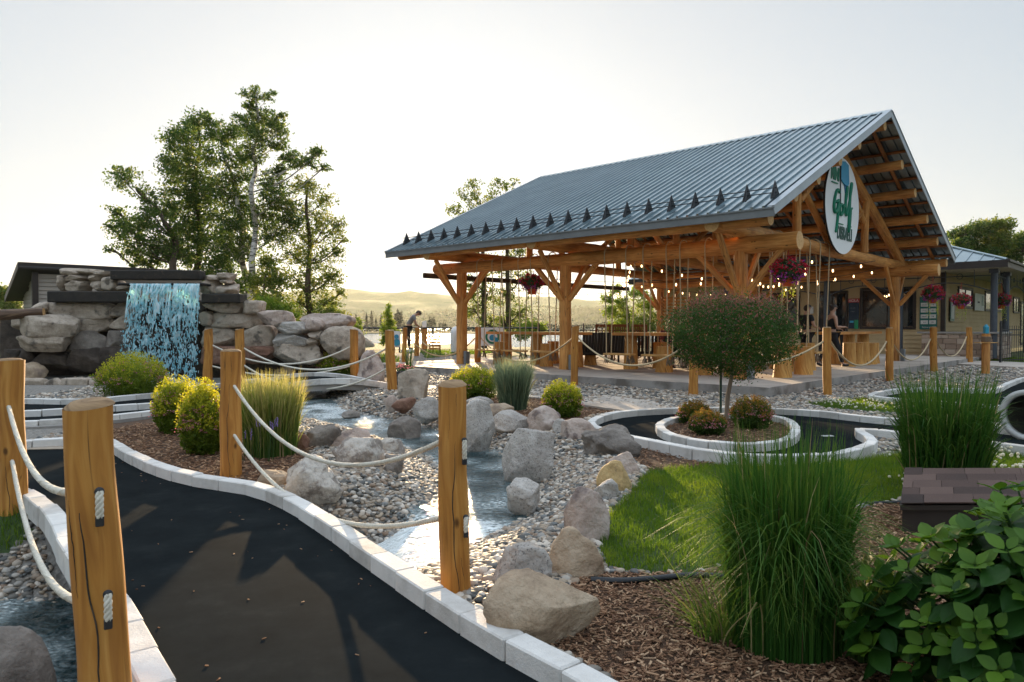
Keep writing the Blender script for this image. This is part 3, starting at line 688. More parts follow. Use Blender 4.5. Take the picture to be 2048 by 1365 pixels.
# fascias
M['rake'] = pmat('rake_trim', [(.3, (.30, .34, .37)), (.7, (.36, .40, .43))], scale=3, rough=.4, metal=.3, bump=.03)
for b, s in ((B0, -1), (B1, 1)):
    mb = MB(); box(mb, LB((A0+A1)/2, b+s*.012, ZE-.085), (A1-A0+.04, .022, .17), (U1, U2, Z3), 0, .004)
    box(mb, LB((A0+A1)/2, b+s*.03, ZE-.01), (A1-A0+.06, .03, .03), (U1, U2, Z3), 0); mb.build('eave_fascia', M['fascia'], pav)
    for a, t in ((A0, -1), (A1, 1)):
        mb = MB(); e = LB(a+t*.014, b+s*.02, ZE-.06); r = LB(a+t*.014, BM, ZR-.06); d = (r-e); L = d.length; d.normalize(); u = U1.cross(d)
        if u.z < 0: u = -u
        box(mb, (e+r)/2, (L, .024, .17), (d, U1, u), 0, .004); box(mb, (e+r)/2+u*.09-U1*t*.04, (L, .14, .014), (d, U1, u), 0); mb.build('rake_trim', M['rake'], pav)
M['under'] = pmat('roof_underlay', [(.3, (.10, .105, .11)), (.7, (.16, .165, .17))], scale=2, rough=.6, bump=.05)
# battens + rafter poles
mb = MB(); mp_ = MB()
for s in (-1, 1):
    for k in range(12):
        b = BM+s*(.35+k*.58); sl = Vector(LB(0, s*7.0, ZE-ZR)).normalized()
        box(mb, LB((A0+A1)/2, b, roofz(b)-.035), (A1-A0-.08, .085, .035), (U1, sl, U1.cross(sl)), 0)
    for k in range(10):
        a = A0+.55+k*1.18; p, q = LB(a, BM+s*.05, ZR-.13), LB(a, BM+s*6.8, roofz(BM+6.8)-.13)
        tube(mp_, [p.lerp(q, t/6) for t in range(7)], .052, 8, 0, jit=.1, seed=k)
mb.build('roof_battens', M['log_dark'], pav); mp_.build('rafter_poles', M['log_dark'], pav)
def log(name, p, q, r0, r1=None, mat='log', n=18, jit=.10, seed=0, segs=12, sag=0, parent=pav, off=C0*0):
    r1 = r1 or r0; rr = random.Random(seed*7+3); mb = MB(); P = []; RR = []
    s, t = basis(q-p); ph = rr.uniform(0, 9)
    for i in range(segs+1):
        f = i/segs; P.append(p.lerp(q, f)+s*.03*math.sin(f*4+ph)*r0/.17+t*.03*math.sin(f*3.1+ph*2)*r0/.17); RR.append(r0+(r1-r0)*f)
    tube(mb, P, RR, n, 0, 1, jit=jit, seed=seed)
    return mb.build(name, [M[mat], M['logend']], parent)
# purlins
for i, b in enumerate((5.5, 7.1, 8.4, 9.7, 10.9, 12.1, 3.9, 2.6, 1.3, .1, -1.1)):
    log('purlin', LB(-1.22 if b > 5 else -1.12, b, roofz(b)-.31), LB(10.3, b, roofz(b)-.31), .13, .115, seed=i, segs=18)
# side beams, chords, trusses, posts
AP = (0.0, 4.81, 8.77)
for j, b in enumerate((0, 11)):
    log('side_beam', LB(-1.24, b, 3.05), LB(9.9, b, 3.02), .185, .16, seed=20+j, segs=26, n=22)
def squared(name, p, q, w, d, mat='log', parent=pav, bev=.02, seed=0, twist=None):
    ax = (q-p).normalized(); s = twist if twist else U1; s = (s-ax*s.dot(ax)).normalized(); t = ax.cross(s); mb = MB()
    box(mb, (p+q)/2, ((q-p).length, w, d), (ax, s, t), 0, bev); return mb.build(name, M[mat], parent)
for i, a in enumerate(AP):
    log('tie_beam', LB(a, -1.35, 3.33), LB(a, 11.95, 3.33), .165, .15, seed=30+i, segs=26, n=20)
    for s in (-1, 1):
        zf = lambda b: roofz(b)-.58
        log('truss_rafter', LB(a, BM+s*.12, zf(BM)), LB(a, BM+s*6.05, zf(BM+6.05)+.02), .13, .14, seed=40+i*2+s)
        log('queen_post', LB(a, BM+s*2.5, 3.46), LB(a, BM+s*2.5, zf(BM+2.5)), .105, .10, seed=50+i*2+s, segs=6)
        log('truss_strut', LB(a, BM+s*.35, 3.5), LB(a, BM+s*2.15, 4.62), .085, seed=60+i*2+s, segs=6)
        if i: continue
        log('truss_strut', LB(a, BM+s*2.4, 4.35), LB(a, BM+s*1.1, 5.2), .08, seed=66+i*2+s, segs=6)
    log('king_post', LB(a, BM, 3.5), LB(a, BM, zf(BM)), .11, seed=56+i, segs=6)
    for j, b in enumerate((0, 11)):
        mb = MB(); rr = random.Random(i*5+j); P = []; RR = []
        for k in range(9): z = SLZ+(2.90-SLZ)*k/8; P.append(LB(a+rr.uniform(-.008, .008), b+rr.uniform(-.008, .008), z)); RR.append(.150-.010*k/8)
        # hewn octagonal-ish post
        m, n = 9, 16; V = []; uvs = []
        for p_, r_ in zip(P, RR):
            for k in range(n+1):
                an = 2*math.pi*(k % n)/n+.2; rad = r_*min(1.08, .93/max(abs(math.cos(an-.2)), abs(math.sin(an-.2))))
                V.append(p_+U1*math.cos(an-.2)*rad+U2*math.sin(an-.2)*rad); uvs.append((p_.z+a, k/n*1.1+b))
        F_ = [(x*(n+1)+k, x*(n+1)+k+1, (x+1)*(n+1)+k+1, (x+1)*(n+1)+k) for x in range(m-1) for k in range(n)]
        mb.add(V, np.array(F_), 0, uvs); mb.build('log_post', M['log'], pav)
        ob = MB(); box(ob, LB(a-.26, b-.05, SLZ+.2), (.12, .16, .38), (U1, U2, Z3), 0, .01); ob.build('outlet_box', M['fascia'], pav)
        for du in (-1, 1):
            if a == 0 and du < 0: squared('knee_brace', LB(a-.12, b, 1.98), LB(a-.92, b, 2.92), .12, .12, seed=i); continue
            squared('knee_brace', LB(a+du*.12, b, 1.98), LB(a+du*1.05, b, 2.92), .12, .12)
        for dv in (-1, 1):
            squared('knee_brace', LB(a, b+dv*.12, 1.98), LB(a, b+dv*1.02, 3.2), .11, .11, twist=U1)
# far horizontal dark timber with short logs
squared('screen_rail', LB(10.25, -.25, 2.87), LB(10.25, 10.9, 2.87), .10, .16, 'dark')
# snow guards
mb = MB()
for b, h in ((-1.0, .13), (-1.0, .22)):
    tube(mb, [LB(-1.2, b, roofz(b)+h), LB(10.3, b, roofz(b)+h)], .011, 6)
mb.build('snow_rail', M['iron'], pav)
proto = None
for k in range(21):
    a = -1.15+k*.565
    if proto is None:
        mb = MB(); sl = Vector(LB(0, 7, ZR-ZE)).normalized(); b = -1.0
        for da in (-.045, .045):
            p0, p1, p2 = LB(da*.6, -.09, -.09*.469+.028), LB(da*.6, .12, .12*.469+.028), LB(0, .02, .34)
            tube(mb, [p0, p2], [.02, .008], 5); tube(mb, [p1, p2], [.02, .008], 5)
        V = [LB(-.035, -.1, -.02), LB(.035, -.1, -.02), LB(.010, .03, .32), LB(-.010, .03, .32), LB(-.035, .12, .085), LB(.035, .12, .085)]
        mb.add(V, [(0, 1, 2, 3), (5, 4, 3, 2)], 0, None, .5, False); mb.add(V, [(1, 5, 2), (4, 0, 3)], 0, None, .5, False)
        proto = mb.build('snow_guard', M['iron'], pav); o = proto
    else: o = proto.copy(); COL.objects.link(o)
    o.location = LB(a, -1.0, roofz(-1.0)+.02)

# ---- round sign
sgn = thing('round_sign', BP(-.32, 5.02, 4.42), 'round white sign with green lettering and a blue golf flag hung in the pavilion gable', 'sign')
M['signw'] = pmat('sign_white', [(.3, (.80, .81, .81)), (.7, (.84, .85, .85))], scale=2, rough=.5, bump=.02)
M['green'] = pmat('sign_green', [(.3, (.0, .16, .085)), (.7, (.0, .20, .11))], scale=5, rough=.5, bump=.02)
M['dgreen'] = pmat('sign_dark_green', [(.3, (.015, .07, .055)), (.7, (.02, .085, .065))], scale=5, rough=.5, bump=.02)
M['flag'] = pmat('flag_blue', [(.3, (.02, .24, .42)), (.7, (.03, .30, .50))], scale=5, rough=.5, bump=.02)
RS_ = 1.24
def SV(u, v, w=0): return U2*u+Vector((0, 0, v))-U1*w      # u to the right, v up, w towards the viewer
mb = MB(); n = 72
ring = [SV(RS_*math.cos(2*math.pi*k/n), RS_*math.sin(2*math.pi*k/n), 0) for k in range(n)]
poly_extrude(mb, ring, -U1*.05, 0, 1); mb.build('sign_board', [M['signw'], M['dark']], sgn)
def text(body, u, v, h, mat, parent, origin, right, up, out, shear=0, ext=.012, sx=1.0, bold=.0, name='lettering', align='CENTER'):
    cu = bpy.data.curves.new(name, 'FONT'); cu.body = body; cu.size = h; cu.extrude = ext; cu.shear = shear; cu.align_x = align; cu.offset = bold
    to = bpy.data.objects.new(name, cu); COL.objects.link(to); dg = bpy.context.evaluated_depsgraph_get()
    me = bpy.data.meshes.new_from_object(to.evaluated_get(dg)); COL.objects.unlink(to); bpy.data.objects.remove(to)
    me.materials.clear(); me.materials.append(mat); me.name = name
    o = bpy.data.objects.new(name, me); COL.objects.link(o)
    if parent: o.parent = parent
    Mx = Matrix((Vector((*right*sx, 0)), Vector((*up, 0)), Vector((*out, 0)), Vector((*(origin+right*u+up*v), 1)))).transposed(); o.matrix_local = Mx; return o
O = -U1*.056
text('MINI', -.60, .60, .46, M['green'], sgn, O, U2, Z3, -U1, .1, sx=.62, bold=.012)
text('DISRAELI', .12, -.86, .46, M['dgreen'], sgn, O, U2, Z3, -U1, .1, sx=.60, bold=.010)
mb = MB()
box(mb, SV(-.63, .52, .065), (.42, .02, .028), (U2, U1, Z3), 0); box(mb, SV(-.22, -.48, .065), (.42, .02, .022), (U2, U1, Z3), 0); box(mb, SV(.46, -.48, .065), (.30, .02, .022), (U2, U1, Z3), 0)
mb.build('underline', M['green'], sgn)
mb = MB(); tube(mb, [SV(-.26, 1.16, .07), SV(-.22, .02, .07)], .014, 8); mb.build('flag_pole', M['iron'], sgn)
mb = MB(); poly_extrude(mb, [SV(-.24, 1.12, .06), SV(.05, 1.16, .06), (SV(.30, 1.10, .06)), SV(.36, .62, .06), SV(.22, .54, .06), SV(.02, .56, .06), SV(-.24, .66, .06)], -U1*.03, 0)
poly_extrude(mb, [SV(.36, .63, .05), SV(.22, .54, .05), SV(.06, .56, .05), SV(.14, .34, .05), SV(.22, .44, .05), SV(.34, .42, .05)], -U1*.02, 1)
mb.build('flag', [M['flag'], flat('flag_fold', (.01, .12, .24))], sgn)
def stroke(pts, w, name='script_letter'):
    p = smooth_line([SV(u, v, .07) for u, v in pts], 3); mb = MB()
    mm = len(p); tube(mb, p, [w*(.8+.35*math.sin(i/mm*math.pi)) for i in range(mm)], 8, 0, seed=1); return mb.build(name, M['green'], sgn)
stroke([(-.30, .30), (-.38, .38), (-.52, .34), (-.66, .12), (-.72, -.14), (-.62, -.24), (-.46, -.16), (-.38, .02), (-.36, .10), (-.40, -.10), (-.44, -.40), (-.52, -.66), (-.56, -.72)], .042)
stroke([(-.56, .03), (-.44, .08), (-.32, .12)], .032)
stroke([(-.10, .04), (-.22, .02), (-.29, -.14), (-.22, -.26), (-.08, -.22), (-.02, -.06), (-.10, .04), (0.06, -.02)], .034)
stroke([(.06, -.02), (.16, .14), (.27, .44), (.26, .56), (.18, .44), (.12, .0), (.14, -.20), (.22, -.22), (.3, -.1)], .036)
stroke([(.3, -.1), (.44, .2), (.60, .60), (.58, .70), (.49, .5), (.44, .1), (.40, -.3), (.36, -.60), (.42, -.64), (.50, -.3), (.54, -.04)], .038)
stroke([(.38, -.02), (.50, -.04), (.64, .02)], .03)

# ================================================================== SWINGS
def tassel(mb, p, L=.2):
    mb = mb or MB()
    rr = random.Random(int(p.x*100+p.y*37))
    tube(mb, [p, p-Z3*.05], [.022, .03], 8)
    for k in range(16):
        a = rr.uniform(0, 6.28); r = rr.uniform(.02, .075); tube(mb, [p-Z3*.04, p-Z3*L*.5+Vector((math.cos(a)*r*.6, math.sin(a)*r*.6, 0)), p-Z3*L*rr.uniform(.85, 1.1)+Vector((math.cos(a)*r, math.sin(a)*r, 0))], [.012, .011, .006], 4, closed_caps=False)
M['tassel'] = pmat('frayed_rope', [(.3, (.16, .11, .07)), (.7, (.30, .23, .16))], scale=60, rough=1, bump=.3)
def make_swing(loc, du, dv, label, beam_r=.185, beamz=3.05, L=.8):
    """du: seat direction, dv: across"""
    t = thing('rope_swing', loc, label, 'swing', 'rope swings hung round the bar tables')
    zs = .62-loc.z
    mb = MB(); box(mb, Vector((0, 0, zs)), (L, .26, .045), (du, dv, Z3), 0, .008); mb.build('seat', M['plank'], t)
    rp = MB()
    for e in (-1, 1):
        c = du*(L/2-.09)*e; top = beamz-loc.z; r = beam_r+.012
        pts = [c+dv*.1+Z3*(zs-.02), c+dv*.11+Z3*(zs+.5), c+dv*r*.96+Z3*(top-.15)]+[c+dv*r*math.cos(a)+Z3*(top+r*math.sin(a)) for a in np.linspace(0, math.pi, 9)]+[c-dv*r*.96+Z3*(top-.15), c-dv*.11+Z3*(zs+.5), c-dv*.1+Z3*(zs-.02)]
        tube(rp, pts, .0145, 7, jit=.15, seed=e+2)
        for s in (-1, 1): ts = MB(); tassel(ts, c+dv*.1*s+Z3*(zs-.02)); ts.build('tassel', M['tassel'], t)
    rp.build('ropes', M['rope2'], t); return t
where = ['hidden behind the round clipped tree', 'just left of the round clipped tree', 'in front of the black loveseat', 'just left of the middle front post', 'under the basket with the orange pot', 'closest to the far front post']
for t_, w_ in zip((1.05, 2.02, 3.12, 5.55, 6.62, 7.62), where):
    make_swing(BP(t_, 0, SLZ), U1, U2, 'pine swing seat on four ropes, '+w_)
for b_, w_ in zip((1.5, 3.05, 4.35), ('mostly hidden behind the clipped tree', 'beside the dark shirted server', 'in front of the woman with the drink')):
    make_swing(BP(0, b_, SLZ), U2, U1, 'swing seat hung from the gable beam, '+w_, .165, 3.33)

# ================================================================== TABLES AND STUMP STOOLS
def bar_table(a, b, L, along, label, legs):
    du, dv = (U1, U2) if along == 'a' else (U2, U1)
    t = thing('bar_table', BP(a, b, SLZ), label, 'table', 'log bar tables in the pavilion')
    mb = MB(); rr = random.Random(int(a*10+b)); n = 14; up = []; lo = []
    for k in range(n+1): u = -L/2+L*k/n; up.append(du*u+dv*(.33+rr.uniform(-.03, .03))+Z3*.88); lo.append(du*u-dv*(.33+rr.uniform(-.03, .03))+Z3*.88)
    poly_extrude(mb, up+lo[::-1], Z3*.075, 0, 1); mb.build('tabletop', [M['plank'], M['log']], t)
    for u in legs:
        mb = MB(); tube(mb, [du*u+Z3*0, du*u+Z3*.45, du*u+Z3*.88], [.24, .215, .19], 18, 0, 1, jit=.18, seed=int(u*10)+5, flat=.8); mb.build('leg', [M['stump'], M['logend']], t)
    return t
bar_table(7.0, 1.35, 3.6, 'a', 'long pine slab bar table behind the swings, left of the middle front post', (-1.2, 0, 1.25))
bar_table(2.6, 1.35, 3.0, 'a', 'pine slab bar table between the middle post and the round clipped tree', (-1.05, 1.1))
bar_table(.65, 8.7, 4.0, 'b', 'pine slab bar table beside the right hand corner post', (-1.3, 0, 1.3))
bar_table(.9, 3.3, 2.4, 'b', 'pine bar table behind the round clipped tree, where the server stands', (-.7, .7))
stp = None
def stump(p, r, h, label, seed):
    mb = MB(); rr = random.Random(seed)
    tube(mb, [Vector((0, 0, 0)), Vector((0, 0, h*.3)), Vector((0, 0, h*.7)), Vector((0, 0, h))], [r*1.12, r*1.0, r*.95, r*.96], 20, 0, 1, jit=.16, seed=seed)
    o = mb.build('stump_stool', [M['stump'], M['logend']], loc=p); tag(o, label, 'stool', 'stump stools round the bar tables')
st = [(7.9, .75, 'stump stool at the far left end of the long bar table'), (6.1, .75, 'stump stool right of the middle leg of the long bar table'), (5.35, 1.1, 'stump stool beside the middle front post'), (7.0, 2.1, 'stump stool behind the long bar table, towards the lake'), (5.6, 2.1, 'stump stool behind the middle front post'),
      (2.35, .8, 'stump stool half way along the table left of the clipped tree'), (3.3, 2.15, 'stump stool behind the table left of the clipped tree, by the loveseat'), (1.2, .6, 'stump stool seen left of the clipped tree trunk, under its crown'), (.55, .75, 'stump stool just right of the stake of the clipped tree'), (-.5, 1.0, 'stump stool by the grey box of the front corner post'),
      (-.45, 2.3, 'stump stool right of the front corner post'), (.2, 3.3, 'stump stool left of the dark shirted server'), (.1, 3.95, 'stump stool at the feet of the dark shirted server'),
      (-.05, 6.55, 'stump stool nearest to the woman in the tank top'), (-.1, 7.1, 'second stump stool right of the woman in the tank top'), (-.05, 7.65, 'middle stump stool of the row by the right corner post'), (-.1, 8.2, 'fourth stump stool right of the woman in the tank top'), (0, 8.75, 'stump stool closest to the right corner post'), (1.5, 9.3, 'stump stool behind the table by the right corner post')]
for i, (a, b, l) in enumerate(st): stump(BP(a, b, SLZ), random.Random(i).uniform(.165, .205), random.Random(i+50).uniform(.62, .70), l, i+3)

# ---- rocking chairs
M['rocker'] = wood('rocker_wood', (.16, .055, .02), (.25, .09, .03), (.33, .13, .05), crack=False)
def rocking_chair(label, loc, rz):
    t = thing('rocking_chair', loc, label, 'rocking chair', 'wooden rocking chairs near the fence', rz)
    mb = MB(); box(mb, (0, 0, .43), (.54, .5, .035), None, 0, .008); mb.build('seat', M['rocker'], t)
    mb = MB()
    for k in range(7): x = -.21+k*.07; box(mb, (x, .30, .82), (.035, .014, .62), (Vector((1, 0, 0)), Vector((0, .97, -.2)), Vector((0, .2, .97))), 0, .003)
    for z in (.52, 1.14): box(mb, (0, .24+(z-.5)*.2, z), (.52, .03, .08), None, 0, .006)
    mb.build('backrest', M['rocker'], t)
    for s in (-1, 1):
        mb = MB(); tube(mb, [(s*.25, y, .03+.16*(y-.05)**2) for y in np.linspace(-.5, .6, 9)], .02, 6); mb.build('rocker_runner', M['rocker'], t)
        mb = MB(); tube(mb, [(s*.25, -.22, .05), (s*.25, -.22, .66)], .022, 8); mb.build('leg', M['rocker'], t)
        mb = MB(); tube(mb, [(s*.25, .22, .05), (s*.25, .24, .45), (s*.25, .38, 1.18)], .022, 8); mb.build('leg', M['rocker'], t)
        mb = MB(); box(mb, (s*.27, .02, .67), (.07, .56, .025), None, 0, .006); mb.build('armrest', M['rocker'], t)
    return t
r0 = rocking_chair('leftmost of the three wooden rocking chairs by the black fence', BP(8.6, 6.2, SLZ), R(190))
q = DP(1243, 700, 22.5); copy_tree(r0, 'middle wooden rocking chair, behind the black loveseat arm', Vector((q.x, q.y, SLZ)), R(165))
q = DP(1286, 700, 23.8); copy_tree(r0, 'rightmost of the three wooden rocking chairs, beside the rear log post', Vector((q.x, q.y, SLZ)), R(150))
q = DP(1200, 700, 24.5); r0.location = Vector((q.x, q.y, SLZ))
M['vinyl'] = pmat('black_wicker', [(.3, (.008, .008, .009)), (.7, (.02, .02, .022))], rough=.5, bump=.3, scale=40)
def loveseat(label, loc, rz, L=1.35):
    t = thing('loveseat', loc, label, 'loveseat', 'black lounge seats in the pavilion', rz)
    mb = MB(); box(mb, (0, 0, .36), (L, .62, .12), None, 0, .03); mb.build('seat', M['vinyl'], t)
    mb = MB(); n = int(L/.09)
    for k in range(n): box(mb, (-L/2+.045+k*L/n, .30+.02, .64), (L/n-.012, .05, .62), (Vector((1, 0, 0)), Vector((0, .98, -.17)), Vector((0, .17, .98))), 0, .012)
    mb.build('backrest', M['vinyl'], t)
    for s in (-1, 1):
        mb = MB(); box(mb, (s*(L/2+.03), 0, .6), (.06, .66, .05), None, 0, .01); mb.build('armrest', M['vinyl'], t)
        for y in (-.28, .28): mb = MB(); box(mb, (s*(L/2+.03), y, .29), (.05, .05, .58), None, 0, .006); mb.build('leg', M['iron'], t)
    return t
q = DP(1200, 700, 20.6); l0 = loveseat('black slat backed loveseat facing the lake, left of the pair', Vector((q.x, q.y, SLZ)), R(196))
q = DP(1318, 700, 19.6); copy_tree(l0, 'black loveseat with the seated person in a red shirt', Vector((q.x, q.y, SLZ)), R(170))

# ---- string lights
M['bulb'] = emis('lit_bulb', (1.0, .62, .28), 2.6); M['wire'] = M['iron']
bulb0 = None
def strand(p, q, sag, n, label):
    global bulb0
    t = thing('string_lights', p, label, 'string lights', 'strands of warm bulbs under the pavilion roof')
    pts = catenary(Vector(), q-p, sag, n*2); mb = MB(); tube(mb, pts, .007, 5); mb.build('cable', M['iron'], t)
    for k in range(n):
        c = pts[2*k+1]
        if bulb0 is None:
            mb = MB(); lathe(mb, [(0, -.12), (.013, -.115), (.022, -.09), (.023, -.075), (.015, -.05), (.012, -.035)], 10); lathe(mb, [(.013, -.04), (.014, 0), (0, .002)], 8, mat=1)
            o = bulb0 = mb.build('bulb', [M['bulb'], M['iron']], t)
        else: o = bulb0.copy(); COL.objects.link(o); o.parent = t
        o.location = c
strand(BP(-1.0, 5.6, 3.0), BP(8.8, 1.0, 3.0), .45, 16, 'warm bulb string from the gable towards the far front post')
strand(BP(0, 9.5, 3.1), BP(4.8, 3.0, 3.2), .5, 13, 'warm bulb string crossing above the table by the right corner post')
strand(BP(4.8, 3.0, 3.2), BP(8.8, 8.2, 3.2), .45, 12, 'warm bulb string over the rocking chairs')
strand(BP(2.0, 12.0, 3.1), BP(9, 9.5, 3.0), .5, 14, 'warm bulb string in front of the club house door')
strand(BP(10.2, .8, 2.75), BP(10.2, 10.4, 2.75), .25, 14, 'bulb string hung along the far dark timber rail')
strand(BP(4.8, 10.5, 3.1), BP(0.3, 5.0, 3.2), .5, 12, 'warm bulb string above the server and the woman')
strand(BP(0, 11.6, 3.05), BP(2.2, 16.9, 2.7), .35, 9, 'warm bulb string from the right corner post to the club house window')

# ---- hanging baskets
M['petal_r'] = pmat('petal_red', [(.3, (.30, .006, .02)), (.7, (.52, .015, .03))], scale=8, rough=.6, bump=0, translucent=.2)
M['petal_p'] = pmat('petal_purple', [(.3, (.26, .03, .22)), (.7, (.45, .07, .36))], scale=8, rough=.6, bump=0, translucent=.2)
M['leaf_d'] = pmat('leaf_dark', [(.2, (.015, .045, .012)), (.8, (.05, .11, .025))], scale=3, varw=.6, rough=.5, bump=0, translucent=.3)
M['pot'] = flat('orange_pot', (.62, .10, .03), .5)
M['ltrail'] = pmat('leaf_trailing', [(.3, (.25, .32, .04)), (.7, (.42, .46, .08))], scale=3, varw=.6, rough=.5, bump=0, translucent=.3)
def quads(P, Nn, size, rs, asp=.7):
    """leaf-like rhombic quads around points P with roughly outward normals Nn"""
    n = len(P); A = rs.randn(n, 3); Nn = Nn/(np.linalg.norm(Nn, axis=1, keepdims=True)+1e-9); A -= Nn*np.sum(A*Nn, 1, keepdims=True)*rs.rand(n, 1)
    A /= np.linalg.norm(A, axis=1, keepdims=True)+1e-9; Bv = np.cross(Nn+.35*rs.randn(n, 3), A); Bv /= np.linalg.norm(Bv, axis=1, keepdims=True)+1e-9
    s = np.asarray(size).reshape(-1, 1) if not np.isscalar(size) else size
    V = np.stack([P-A*s, P+Bv*s*asp, P+A*s, P-Bv*s*asp], 1); return V.reshape(-1, 3), np.arange(n*4).reshape(n, 4)
def flower_ball(n, r, zc, rs, squash=.75, seed=0):
    D_ = rs.randn(n, 3); D_ /= np.linalg.norm(D_, axis=1, keepdims=True); rad = r*(.72+.33*rs.rand(n)); P = D_*rad[:, None]; P[:, 2] *= squash; P[:, 2] = np.where(P[:, 2] < -.1, P[:, 2]*1.1, P[:, 2]); P[:, 2] += zc
    return P, D_
def basket(loc, r, hang, label, trail=True, seed=0):
    rs = np.random.RandomState(seed); t = thing('hanging_basket', loc, label, 'hanging basket', 'flower baskets hung round the buildings')
    mb = MB(); lathe(mb, [(0, -.26), (.10, -.26), (.15, -.06), (.16, -.06), (.16, -.04), (.13, -.04)], 18); mb.build('pot', M['pot'], t)
    P, D_ = flower_ball(900, r, .06, rs); mb = MB(); v, f = quads(P*[.9, .9, .9], D_, .028, rs); mb.add(v, f, 0, None, np.repeat(rs.rand(len(P)), 4), False)
    P, D_ = flower_ball(500, r*.7, .04, rs); v, f = quads(P, D_, .04, rs); mb.add(v, f, 0, None, np.repeat(rs.rand(len(P)), 4), False); mb.build('foliage', M['leaf_d'], t)
    for nm, mt, sel in (('red_flowers', 'petal_r', 1), ('purple_flowers', 'petal_p', 0)):
        P, D_ = flower_ball(170, r*1.03, .07, rs); k = ((P[:, 2] > -.02)*.8+.25*rs.randn(len(P)) > .45) == bool(sel); P = P[k]; D_ = D_[k]
        cl = P[rs.randint(0, len(P), len(P)*6)]+rs.randn(len(P)*6, 3)*.022; v, f = quads(cl, np.repeat(D_, 6, 0)[:len(cl)]+.3*rs.randn(len(cl), 3), .021, rs, .9); mb = MB(); mb.add(v, f, 0, None, .5, False); mb.build(nm, M[mt], t)['kind'] = 'stuff'
    if trail:
        P = []
        for k in range(7):
            a = rs.rand()*6.28; L = .25+.35*rs.rand()
            for s in np.linspace(0, 1, 16): P.append((math.cos(a)*r*.45+.02*rs.randn(), math.sin(a)*r*.45+.02*rs.randn(), -.15-L*s))
        P = np.array(P); v, f = quads(P, rs.randn(len(P), 3), .022, rs); mb = MB(); mb.add(v, f, 0, None, np.repeat(rs.rand(len(P)), 4), False); mb.build('trailing_stems', M['ltrail'], t)['kind'] = 'stuff'
    mb = MB()
    for k in range(3): a = k*2.09; tube(mb, [(math.cos(a)*.15, math.sin(a)*.15, -.05), (0, 0, hang-.08)], .004, 4)
    tube(mb, [(0, 0, hang-.08), (0, 0, hang)], .008, 5); mb.build('hanger', flat('red_hanger', (.4, .03, .03)), t)
    return t
basket(BP(5.95, -.02, 2.42), .31, .46, 'flower basket in an orange pot hanging left of the middle front post', seed=1)
basket(BP(-1.02, 0, 2.38), .35, .52, 'largest flower basket, hanging by the front corner post', seed=2)
basket(BP(-1.08, 11, 2.28), .32, .6, 'flower basket in an orange pot hung from the beam end right of the sign', seed=3)
# ================================================================== CLUB HOUSE
club = thing('club_house', C0, 'low tan clapboard club house with a steel roof behind the pavilion', 'building')
M['siding'] = pmat('tan_siding', [(.3, (.45, .32, .165)), (.7, (.56, .42, .24))], scale=1.2, rough=.75, bump=.06)
M['trimd'] = flat('dark_brown_trim', (.035, .025, .02), .5); M['col'] = flat('grey_column', (.055, .065, .08), .45)
M['stonew'] = pmat('stone_veneer', [(.25, (.20, .135, .095)), (.55, (.33, .24, .18)), (.8, (.42, .33, .26))], scale=3, varw=.7, rough=.9, bump=.5, bscale=30, bdist=.01)
M['glass'] = pmat('dark_glass', [(.3, (.012, .014, .016)), (.7, (.03, .03, .03))], scale=2, rough=.06, spec=.7, bump=0)
def clapboard(p, q, z0, z1, out, parent, name='wall', mat='siding', st=.17, depth=.032, thick=.12):
    mb = MB(); n = max(1, int(round((z1-z0)/st))); h = (z1-z0)/n; V = []; F = []
    prof = []
    for k in range(n): prof += [(z0+k*h, depth), (z0+(k+1)*h, .0)]
    prof = prof+[(z1, -thick), (z0, -thick)]
    m = len(prof)
    for e in (p, q):
        for z, d in prof: V.append(Vector((e.x, e.y, 0))+out*d+Vector((0, 0, z)))
    for i in range(m): j = (i+1) % m; F.append((i, j, m+j, m+i))
    if ((q-p).cross(Vector((0, 0, 1)))).dot(out) > 0: F = [f[::-1] for f in F]
    mb.add(V, np.array(F), 0, None, .5, False)
    return mb.build(name, M[mat], parent)
WB = 17.2
clapboard(LB(12.5, WB), LB(0, WB), .1, 3.5, -U2, club); clapboard(LB(0, WB+.02), LB(0, WB+22), .1, 3.5, -U1, club)
mb = MB(); box(mb, LB(-.02, WB-.02, 1.8), (.16, .16, 3.4), (U1, U2, Z3), 0, .01); mb.build('corner_board', M['trimd'], club)
def opening(a, b, w, z0, z1, du, out, parent, name='window', fr=.11, muntin=1):
    """framed window or door standing proud of the wall"""
    c = LB(a, b, (z0+z1)/2)+out*.035; h = z1-z0; f = MB()
    for s in (-1, 1): box(f, c+du*s*(w/2-fr/2), (fr, .07, h), (du, out, Z3), 0, .008); box(f, c+Z3*s*(h/2-fr/2), (w-2*fr-.004, .066, fr), (du, out, Z3), 0, .008)
    fo = f.build(name, M['trimd'], parent); g = MB(); box(g, c-out*.01, (w-2*fr-.01, .02, h-2*fr-.01), (du, out, Z3), 0)
    g.build('pane', M['glass'], fo)
    if muntin:
        k = MB()
        for i in range(1, muntin+1): box(k, c+out*.008+du*(-w/2+fr+(w-2*fr)*i/(muntin+1)), (.045, .03, h-2*fr-.02), (du, out, Z3), 0)
        k.build('mullion', M['trimd'], fo)
    return fo
def a_at(px, b=WB):
    k = (px-1024)/FPX; c = U2*b+C0; return (c.x-k*c.y)/(k*U1.y-U1.x)
a1, a2 = a_at(1720), a_at(1832); opening((a1+a2)/2, WB, abs(a1-a2), 1.18, 2.88, U1, -U2, club, muntin=1)
a1, a2 = a_at(1634), a_at(1696); opening((a1+a2)/2, WB, abs(a1-a2), .2, 2.8, U1, -U2, club, 'door', .1, 1)
a1, a2 = a_at(1500), a_at(1600); opening((a1+a2)/2, WB, abs(a1-a2), 1.1, 2.8, U1, -U2, club, muntin=2)
